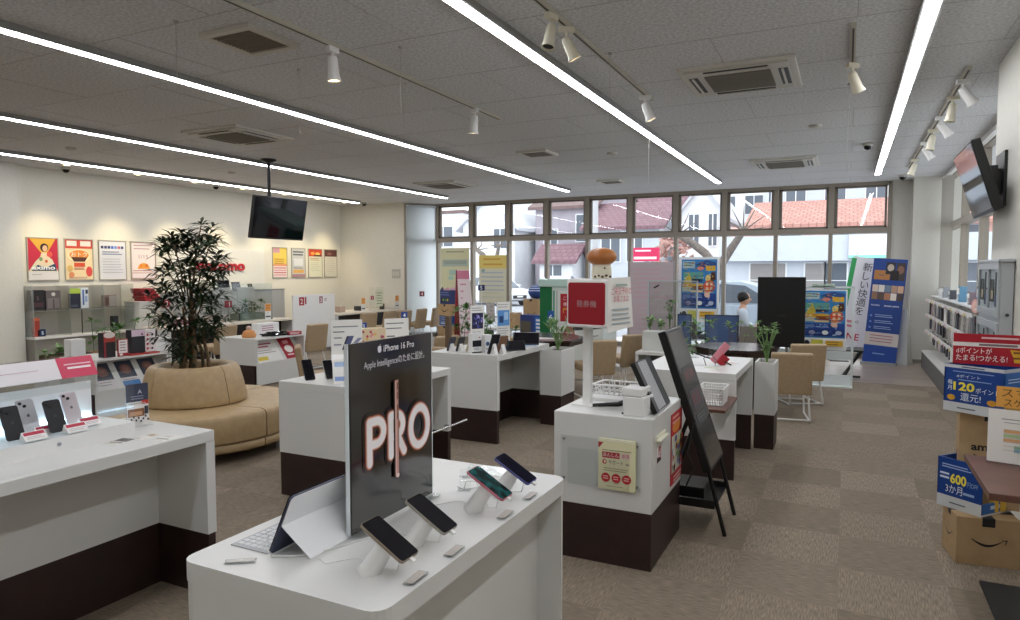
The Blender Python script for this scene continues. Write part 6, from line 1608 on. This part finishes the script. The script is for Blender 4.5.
B().box(-.27, .27, -.06, .12, 0, .045, '#9a9c9e').cyl((0, .1, 0), (.12, .16, 1.6), .01, 'steel', 6).o('base', t)
p = Print(T @ Matrix.Translation((-.25, 0, 0)), step=.001)
p.r(0, 0, .51, .3, '#1f4596').r(0, .3, .51, .52, '#c6bfbe').lines(.08, .45, .46, 3, .05, .014, '#a8606a', .2).r(0, .52, .51, 1.78, '#1d3f86')
p.r(.03, 1.42, .27, 1.58, '#a9743f').smile(.16, 1.52, .14, '#24406f').r(.2, 1.52, .34, 1.72, '#2b2a2e').e(.27, 1.63, .05, .06, '#b9a99c').r(.36, 1.42, .49, 1.72, '#3d3436').e(.42, 1.6, .05, .07, '#7d5a4a').r(.28, 1.42, .4, 1.58, '#1f1a1c')
for k in range(5):
    for r_ in range(2): p.r(.03 + .095*k, 1.08 + .13*r_, .118 + .095*k, 1.2 + .13*r_, ['#8a6a52', '#c9b9ac', '#5a4a42', '#d9d3d0', '#a9785c', '#6d7f94', '#e0d6d0', '#b08f7a', '#4a3f3f', '#c9a48a'][k*2 + r_])
p.t('docomo', .04, .97, .03, '#d3dcee', 'l', .13).t('amazon prime', .24, .97, .03, '#e6ecf6', 'l', .22)
for k in range(3): p.e(.06, .8 - .1*k, .018, .018, '#6f8fd0', 8).lines(.12, .42, .815 - .1*k, 2, .03, .01, '#9db4e0')
p.lines(.15, .36, .15, 1, .01, .02, '#7f9fd8'); p.o('print', t)
t = E('white_standee', 'white sloped panel with green lettering standing behind the blue roll-up banner', 'sign', (.83, 13.25, 0), facing(-120))
B().add([(-.12, 0, 0), (.14, 0, 0), (.1, .03, .95), (-.0, .03, .95), (-.12, .2, 0), (.14, .2, 0), (.1, .05, .95), (-.0, .05, .95)], [(0,1,2,3), (7,6,5,4), (0,4,5,1), (1,5,6,2), (2,6,7,3), (3,7,4,0)], '#d3d5d2').o('panel', t)
t = E('door_stop', 'small black weight on the floor at the foot of the right column', 'weight', (.96, 13.38, 0))
B().prism([(-.04, 0), (.05, 0), (.04, .04), (-.02, .13), (-.04, .12)], 'y', -.03, .03, 'black').o('body', t, bev=.004)

# ------------------------------------------------------------------ seated person
t = E('person', 'person with short dark hair in a pale shirt sitting by the window, facing right', 'person', (-1.5, 11.5, 0), R(-75))
def skinned(pts, edges, name, parent, m, root=0, sub=2, extra=None):
    me = bpy.data.meshes.new(name); me.from_pydata([p[:3] for p in pts], edges, []); me.update()
    ob = bpy.data.objects.new(name, me); COL.objects.link(ob)
    sk = ob.modifiers.new('skin', 'SKIN')
    for k, p in enumerate(pts):
        v = me.skin_vertices[0].data[k]; v.radius = (p[3], p[4] if len(p) > 4 else p[3]); v.use_root = (k == root)
    ss = ob.modifiers.new('sub', 'SUBSURF'); ss.levels = ss.render_levels = sub
    bpy.context.view_layer.update()
    ev = ob.evaluated_get(bpy.context.evaluated_depsgraph_get())
    m2 = bpy.data.meshes.new_from_object(ev)
    b = B(); b.add([tuple(v.co) for v in m2.vertices], [tuple(p.vertices) for p in m2.polygons], m, True)
    bpy.data.objects.remove(ob)
    if extra: extra(b)
    return b.o(name, parent)
# faces local +Y; seat at .42
body = [(0, 0, .5, .13, .11), (0, .0, .68, .12, .09), (0, .0, .86, .15, .09), (0, .0, .96, .07, .06), (0, .015, 1.03, .045), (0, .02, 1.1, .05)]
ed = [(0,1), (1,2), (2,3), (3,4), (4,5)]
def arm(s, i):
    n = len(body)
    body.extend([(s*.17, 0, .93, .05), (s*.22, .05, .72, .04), (s*.14, .27, .70, .03), (s*.1, .34, .72, .026)])
    ed.extend([(3, n), (n, n+1), (n+1, n+2), (n+2, n+3)])
    h = n + 3
    for f in range(4):
        q = len(body); body.extend([(s*(.12 - .014*f), .385, .725 - .004*f, .009), (s*(.115 - .014*f), .42 - .004*abs(f-1), .715, .008)]); ed.extend([(h, q), (q, q+1)])
    q = len(body); body.extend([(s*.065, .36, .735, .01), (s*.06, .385, .73, .008)]); ed.extend([(h, q), (q, q+1)])
for s in (-1, 1):
    arm(s, 0); n = len(body)
    body.extend([(s*.09, .06, .47, .085), (s*.11, .42, .46, .062), (s*.11, .44, .1, .042), (s*.11, .46, .05, .04), (s*.11, .58, .03, .032)]); ed.extend([(0, n), (n, n+1), (n+1, n+2), (n+2, n+3), (n+3, n+4)])
def head(b):
    b.ball((0, .035, 1.15), .075, .09, .108, 'skin', 18, 12)
    b.ball((0, .125, 1.14), .014, .02, .02, 'skin', 8, 6)
    for s in (-1, 1):
        b.ball((s*.075, .03, 1.145), .012, .02, .03, 'skin', 8, 6)
        b.ball((s*.032, .112, 1.165), .013, .008, .008, '#2a201c', 8, 6)
    b.ball((0, .115, 1.095), .024, .008, .006, '#9a5a50', 8, 6)
solid('skin', '#cfa58a', .55)
skinned(body, ed, 'body', t, 'skin', 0, 1, head)
shirt = [(0, 0, .5, .145, .125), (0, .0, .68, .135, .105), (0, .0, .86, .16, .1), (0, .0, .955, .085, .075)]
es = [(0,1), (1,2), (2,3)]
for s in (-1, 1):
    n = len(shirt); shirt.extend([(s*.17, 0, .925, .068), (s*.22, .05, .73, .058), (s*.17, .19, .71, .048)]); es.extend([(3, n), (n, n+1), (n+1, n+2)])
skinned(shirt, es, 'shirt', t, '#c3cfdd', 0, 2)
tr_ = [(0, 0, .49, .15, .13)]; et = []
for s in (-1, 1):
    n = len(tr_); tr_.extend([(s*.09, .08, .47, .1), (s*.11, .42, .465, .078), (s*.11, .44, .12, .06)]); et.extend([(0, n), (n, n+1), (n+1, n+2)])
skinned(tr_, et, 'trousers', t, '#2b2f3a', 0, 2)
b = B(about(0, .018, 1.165, 0, 26)); b.lathe([(.094*math.sin(a), .106*math.cos(a)) if a > .05 else (.001, .106) for a in [R(8*k) for k in range(15)]][::-1], '#191615', 20)
b.o('hair', t)
for s in (-1, 1): B().box(s*.11 - .04, s*.11 + .04, .4, .64, 0, .06, '#1c1c1f').o('shoe', t, bev=.015)
t = E('stool', 'round dark stool under the seated person', 'stool', (-1.5, 11.5, 0))
B().cyl((0, 0, .32), (0, 0, .36), .17, '#3a3634', 20).o('seat', t)
B().cyl((0, 0, 0.02), (0, 0, .32), .025, 'steel', 10).cyl((0, 0, 0), (0, 0, .02), .18, 'steel', 20).o('column', t)
t = E('paper_sheet', 'white sheet on the small stand in front of the seated person', 'paper', (-1.05, 11.35, 0), R(20))
B().box(-.12, .12, -.01, .0, .66, .86, 'paper').o('sheet', t)
B().box(-.01, .01, 0, .02, 0, .8, 'black').box(-.12, .12, -.08, .1, 0, .02, 'black').box(-.13, .13, 0, .03, .63, .66, 'black').o('stand', t)

t = E('wall_plate', 'small grey switch plate on the cream wall left of the roller blind', 'switch plate', (-9.62, 13.349, 1.42), facing(-90))
B().box(-.12, .12, -.012, 0, 0, .22, '#b4b2a8').o('plate', t, bev=.003)
for k in range(3): B().box(-.09 + .065*k, -.045 + .065*k, -.016, -.012, .06, .16, '#c9c7be').o('switch', t)
# ------------------------------------------------------------------ the street outside
mottled('asphalt', '#8d8f96', '#a3a5ab', 6, .9)
mottled('pavement', '#c6c4c8', '#d4d2d6', 4, .9)
GZ = -.1
struct(B().box(-70, 60, 16.5, 120, GZ - .1, GZ, 'asphalt').o('street'))
struct(B().box(-70, 60, 14.25, 16.5, GZ - .1, GZ + .03, 'pavement').o('pavement'))
tiles('roof_tile_orange', '#a97a70', '#b88c82', '#946a60', .3, .3, .03, .8, (20, 20, 20), .5, .2)
tiles('roof_tile_maroon', '#7a5c64', '#876a72', '#6a5058', .35, .3, .03, .8, (20, 20, 20), .5, .2)
mottled('roof_brown', '#6d5a58', '#7d6866', 5, .8)
mottled('stucco_white', '#dfe2e6', '#e8eaee', 2, .8)
mottled('stucco_mauve', '#a39ca6', '#aea7b0', 2, .8)
mottled('stucco_pink', '#d8a8a0', '#e0b4ac', 2, .8)
tiles('siding_white', '#dfe4ea', '#e4e8ee', '#c3c9d2', 4, .25, .012, .6, (2, 2, 2), .3, .05)
solid('win_dark', '#5d646f', .15)
def house(lab, x0, x1, y0, y1, hw, hr, axis, wall, roof, wins=(), over=.35, group='houses across the street', cat='house', parent_extra=None):
    t = E('house', lab, cat, (x0, y0, GZ), group=group)
    w, d = x1 - x0, y1 - y0
    b = B().box(0, w, 0, d, 0, hw, wall)
    if axis == 'y' and hr: b.prism([(0, hw), (w, hw), (w/2, hw + hr)], 'y', 0, d, wall)
    if axis == 'x' and hr: b.prism([(0, hw), (d, hw), (d/2, hw + hr)], 'x', 0, w, wall)
    b.o('wall', t)
    if hr:
        th = .18; o = over
        if axis == 'y':
            k = hr/(w/2)
            P = [(-o, hw - o*k), (w/2, hw + hr), (w + o, hw - o*k), (w + o, hw - o*k + th), (w/2, hw + hr + th), (-o, hw - o*k + th)]
            B().prism(P, 'y', -o, d + o, roof).o('roof', t)
        else:
            k = hr/(d/2)
            P = [(-o, hw - o*k), (d/2, hw + hr), (d + o, hw - o*k), (d + o, hw - o*k + th), (d/2, hw + hr + th), (-o, hw - o*k + th)]
            B().prism(P, 'x', -o, w + o, roof).o('roof', t)
    else:
        B().box(-.1, w + .1, -.1, d + .1, hw, hw + .2, roof).o('roof', t)
    for (u, v, ww, wh) in wins:
        f = B().box(u - .06, u + ww + .06, -.06, .02, v - .06, v + wh + .06, '#e4e6ea').o('window', t)
        B().box(u, u + ww, -.07, -.055, v, v + wh, 'win_dark').box(u + ww/2 - .03, u + ww/2 + .03, -.08, -.06, v, v + wh, '#e4e6ea').o('pane', f)
    return t
house('pale grey house with a flat roof at the far left beyond the window', -26, -21.0, 36, 44, 5.2, 0, 'x', 'stucco_white', 'roof_brown', [(3.0, 3.2, 1.3, 1.2), (1.0, 3.2, 1.2, 1.2), (3.2, .9, 1.2, 1.3)])
house('white gabled house behind the yellow topped window poster', -20.4, -17.0, 35, 43, 4.3, 1.6, 'y', 'stucco_white', '#c9ccd4', [(2.1, 3.0, .8, 1.1)])
house('large mauve grey house with a brown roof behind the white cars', -16.6, -13.0, 37, 47, 5.4, 2.2, 'x', 'stucco_mauve', 'roof_brown', [(2.6, 3.4, 1.2, 1.5), (.6, 3.2, .8, .9), (1.8, 0.1, 1.6, 2.1)])
t = house('low porch wing with a small maroon roof left of the ticket sign', -15.0, -13.1, 34, 36.1, 2.3, .7, 'x', 'stucco_white', 'roof_tile_maroon', [(.3, .2, 1.0, 1.8)])
house('house with a wide maroon roof behind the mushroom ornament', -14.0, -9.6, 48.5, 56, 5.2, 3.0, 'x', 'stucco_white', 'roof_tile_maroon', [(.6, 2.6, 1.1, 1.2), (2.8, 2.6, 1.1, 1.2)])
house('maroon roofed house with a white gable behind the printed standing board', -12.6, -8.7, 35, 41, 4.0, 1.4, 'x', 'siding_white', 'roof_tile_maroon', [(.8, 2.2, 1.0, 1.3), (2.2, 2.2, .8, 1.3)])
house('narrow white gabled house left of the bare tree', -7.9, -5.6, 36, 43, 4.6, 1.5, 'y', 'stucco_white', '#b9bcc4', [(.5, 3.0, .5, 1.6), (1.5, 3.0, .4, 1.6)])
house('tall white apartment block rising behind the bare tree', -9.2, -5.1, 52, 62, 8.4, 0, 'x', 'stucco_white', '#c9ccd0', [(.6 + 1.9*k, z, 1.2, 1.3) for k in range(2) for z in (3.4, 5.8)], cat='building')
house('wide pale blue grey block behind the orange tiled roof', -4.8, 14, 50, 60, 8.6, 0, 'x', 'siding_white', '#b9c0c8', [(1.0 + 2.4*k, 6.2, 1.2, 1.2) for k in range(7)], cat='building')
# shop across the street: tiled roof, pink upper storey, white fascia, windows
t = E('shop_building', 'long shop across the street with an orange tiled roof and white fascia', 'building', (-4.6, 30, GZ))
B().box(0, 18, 1.2, 9, 0, 3.6, 'stucco_pink').box(0, 18, 0, 1.2, 0, 2.1, 'siding_white').o('wall', t)
B().box(-.2, 18.2, -.5, 1.3, 2.1, 3.1, 'siding_white').o('fascia', t)
B().prism([(.7, 3.5), (4.6, 4.75), (8.5, 3.5), (8.5, 3.65), (4.6, 4.95), (.7, 3.65)], 'x', .6, 18.6, 'roof_tile_orange').o('roof', t)
for u, w in ((1.0, 1.35), (3.1, .7), (3.85, .75), (5.0, .7), (5.75, .75), (7.6, 1.4), (10, 1.4)):
    f = B().box(u - .06, u + w + .06, -.05, .03, .75, 2.04, '#e6e8ea').o('window', t)
    B().box(u, u + w, -.06, -.045, .8, 2.0, '#8f8b8a' if u in (1.0, 3.1) else 'win_dark').box(u, u + w, -.07, -.06, 1.3, 1.33, '#e6e8ea').o('pane', f)
for u in (2.0, 4.0, 6.0, 8.2): 
    f = B().box(u, u + .9, 1.16, 1.2, 3.05, 3.5, '#b9bcc2').o('window', t)
    B().box(u + .05, u + .85, 1.15, 1.17, 3.1, 3.45, 'win_dark').o('pane', f)
t = E('shop_sign', 'white framed shop sign with red characters and a green foot strip across the street', 'sign', (.02, 29.45, 2.16 + GZ))
B().box(0, 3.6, -.08, .04, 0, .95, '#e9ecf0').o('board', t)
q = Print(Matrix.Translation((0, -.08, 0)), step=.004); q.r(0, 0, 3.6, .03, '#7d8288').r(0, .92, 3.6, .95, '#a9adb4').r(0, 0, .03, .95, '#a9adb4').r(.03, .03, 3.6, .14, '#8fd9c4').t('処方せん', 1.35, .42, .4, '#e0566c', 'l', 1.9, 0); q.o('print', t)
t = E('street_sign', 'bright pink red street sign on a post seen left of the printed board', 'sign', (-6.0, 21, GZ))
B().box(.35, .43, 0, .06, 0, 2.0, '#9a9ca2').o('post', t)
B().box(-.05, .78, -.05, .08, 2.0, 2.42, '#d42a5c').o('board', t)
q = Print(Matrix.Translation((-.05, -.05, 2.0)), step=.003); q.lines(.08, .7, .3, 1, .01, .05, '#f4dbe2', .3).lines(.04, .8, .06, 1, .01, .08, '#f4dbe2', .05); q.o('print', t)
# cars
def car(lab, x, y, rz, col, s=1.0):
    t = E('car', lab, 'car', (x, y, GZ), R(rz), 'cars outside')
    solid('car_' + col, col, .2, .1, coat=.6) if 'car_' + col not in MATS else 0
    m = 'car_' + col
    W = .84
    def loft(secs, mt):
        b = B(); n = len(secs)
        vs = []
        for (z0, z1, w, xx) in secs: vs += [(xx, -w, z0), (xx, w, z0), (xx, w*.94, z1), (xx, -w*.94, z1)]
        fs = []
        for k in range(n - 1):
            a, c = 4*k, 4*k + 4
            fs += [(a, a+3, c+3, c), (a+1, c+1, c+2, a+2), (a+3, a+2, c+2, c+3), (a, c, c+1, a+1)]
        fs += [(0, 1, 2, 3), (4*n-1, 4*n-2, 4*n-3, 4*n-4)]
        return b.add(vs, fs, mt)
    loft([(.3, .62, W*.8, -2.1), (.22, .84, W*.96, -1.95), (.2, .92, W, -1.3), (.2, .9, W, 0), (.2, .88, W, .9), (.22, .8, W*.96, 1.8), (.3, .6, W*.8, 2.08)], m).o('body', t, bev=.04)
    b = B(); P = [(-1.85, .88), (-1.3, 1.4), (-.9, 1.46), (.0, 1.45), (.35, 1.36), (1.05, .88)]
    def cab(P, w0, w1, mt, z0=.88, z1=1.46):
        vs = []
        for s in (-1, 1):
            for (px_, pz_) in P:
                w = w0 + (w1 - w0)*(pz_ - z0)/(z1 - z0); vs.append((px_, s*w, pz_))
        n = len(P)
        return B().add(vs, [list(range(n)), list(range(n, 2*n))[::-1]] + [(k, n + k, n + (k+1) % n, (k+1) % n) for k in range(n)], mt)
    cab(P, W*.95, W*.74, m).o('cabin', t, bev=.02)
    cab([(-1.5, .93), (-1.12, 1.33), (-.45, 1.38), (-.45, .93)], W*.965, W*.775, 'win_dark').o('side_window', t)
    cab([(-.38, .93), (-.38, 1.38), (.12, 1.34), (.8, .93)], W*.965, W*.775, 'win_dark').o('side_window', t)
    B().add([(.36, -W*.7, 1.345), (.36, W*.7, 1.345), (1.06, W*.86, .90), (1.06, -W*.86, .90), (.345, -W*.7, 1.33), (.345, W*.7, 1.33), (1.045, W*.86, .885), (1.045, -W*.86, .885)], [(0,3,2,1), (4,5,6,7), (0,1,5,4), (2,3,7,6), (1,2,6,5), (3,0,4,7)], 'win_dark').o('windscreen', t)
    for xx in (-1.3, 1.3):
        for sy in (-1, 1):
            wb = B().cyl((xx, sy*(W - .16), .3), (xx, sy*(W + .01), .3), .31, '#1e1f22', 20).o('wheel', t)
            B().cyl((xx, sy*(W + .0), .3), (xx, sy*(W + .02), .3), .2, '#a9acb0', 14).o('hubcap', wb)
    for sy in (-1, 1):
        B().box(1.86, 2.05, sy*.62 - .14, sy*.62 + .14, .58, .7, '#dfe6ea').o('headlight', t)
        B().box(.72, .86, sy*(W + .06) - .07, sy*(W + .06) + .07, .92, 1.03, m).o('mirror', t)
    B().box(2.03, 2.1, -.4, .4, .36, .52, '#33353a').box(2.06, 2.11, -.17, .17, .42, .5, '#e9e9e4').o('grille', t)
    return t
car('white car parked across the street behind the yellow topped window poster', -15.9, 30.5, -28, '#eceef2')
car('white car parked farther back, left of the mushroom ornament', -12.7, 31.0, -75, '#e8eaee')
car('pale blue grey car parked right outside behind the seated person', -2.3, 17.9, 0, '#a9b6c4')
# bare pruned trees
def bare(lab, x, y, segs, r):
    t = E('bare_tree', lab, 'tree', (x, y, GZ), group='bare pruned street trees')
    b = B()
    for pts, rr in segs: b.tube(pts, rr, 'bark', 7)
    b.o('trunk', t); return t
mottled('bark', '#5d5550', '#7d746e', 20, .9)
def twigs(c, n, L):
    return [([c, (c[0] + L*math.cos(a)*.5, c[1] + .1*random.uniform(-1, 1), c[2] + abs(L*math.sin(a))*.5), (c[0] + L*math.cos(a), c[1] + .2*random.uniform(-1, 1), c[2] + abs(L*math.sin(a)))], [.03, .018, .008]) for a in [PI*(.05 + .9*k/(n-1)) for k in range(n)]]
bare('pruned street tree with a forked trunk behind the bright blue poster', -3.35, 20, [([(0, 0, 0), (.02, 0, 1.0), (.05, 0, 1.75)], [.24, .2, .17]), ([(.05, 0, 1.7), (-.3, .05, 2.2), (-.75, .1, 2.55), (-1.1, .15, 2.75)], [.14, .12, .11, .08]), ([(.05, 0, 1.7), (.35, -.05, 2.2), (.75, -.1, 2.8)], [.14, .12, .09])] + twigs((-1.1, .15, 2.75), 7, .7) + twigs((.75, -.1, 2.8), 7, .7), .2)
bare('thin pruned street tree with two knotted arms above the yellow topped window poster', -10.6, 20, [([(0, 0, 0), (-.03, 0, 1.2), (.02, 0, 1.85)], [.16, .13, .11]), ([(.02, 0, 1.8), (-.3, 0, 2.25), (-.55, .05, 2.4)], [.1, .09, .06]), ([(.02, 0, 1.8), (.22, 0, 2.1), (.3, 0, 2.5)], [.1, .08, .05])] + twigs((-.55, .05, 2.4), 5, .4) + twigs((.3, 0, 2.5), 5, .4), .1)
mottled('brick_hedge', '#8f6a62', '#b9948c', 18, .9)
t = E('shrub', 'reddish winter shrub mound behind the bright blue poster', 'shrub', (-5.6, 24.5, GZ))
lb = B()
for k in range(260):
    a = random.random()*2*PI; h = random.random(); r = 1.0*math.sqrt(1 - h*h*.9)*(.6 + .4*random.random())
    c = Vector((r*math.cos(a), r*math.sin(a)*.8, .4 + 2.5*h)); d = Vector((random.uniform(-1, 1), random.uniform(-1, 1), random.uniform(-.3, 1))).normalized()*.3; s = d.orthogonal().normalized()*.1
    lb.add([c - d*.5, c + s, c + d*.5, c - s], [(0,1,2,3)], 'brick_hedge')
lb.o('foliage', t)
B().cyl((0, 0, 0), (0, 0, 1.6), .1, 'bark', 8).o('trunk', t)
t = E('utility_pole', 'grey utility pole standing across the street behind the ticket sign', 'pole', (-9.4, 27, GZ))
B().cyl((0, 0, 0), (0, 0, 9), .14, '#b3b3b6', 12, .1).box(-.8, .8, -.05, .05, 7.6, 7.72, '#8d8f94').o('pole', t)
# ------------------------------------------------------------------ camera, light, exposure
cam = bpy.data.cameras.new('camera')
cam.lens = 24; cam.sensor_width = 36; cam.sensor_fit = 'HORIZONTAL'; cam.clip_start = .05; cam.clip_end = 400
co = bpy.data.objects.new('camera', cam); COL.objects.link(co)
co.location = (0, 0, 1.6)
co.rotation_euler = (R(90 - 3.3), 0, R(26.3))
S.camera = co
w = bpy.data.worlds.new('overcast_sky'); S.world = w; w.use_nodes = True
bg = w.node_tree.nodes['Background']
bg.inputs['Color'].default_value = (.93, .96, 1, 1)
bg.inputs['Strength'].default_value = 2.2
S.view_settings.view_transform = 'Standard'
S.view_settings.look = 'None'
S.view_settings.exposure = .42
S.view_settings.gamma = 1
S.view_settings.use_curve_mapping = False
S.cycles.use_denoising = True
S.cycles.max_bounces = 8
S.cycles.transparent_max_bounces = 16
S.cycles.caustics_reflective = False
S.cycles.caustics_refractive = False
S.cycles.sample_clamp_indirect = 6
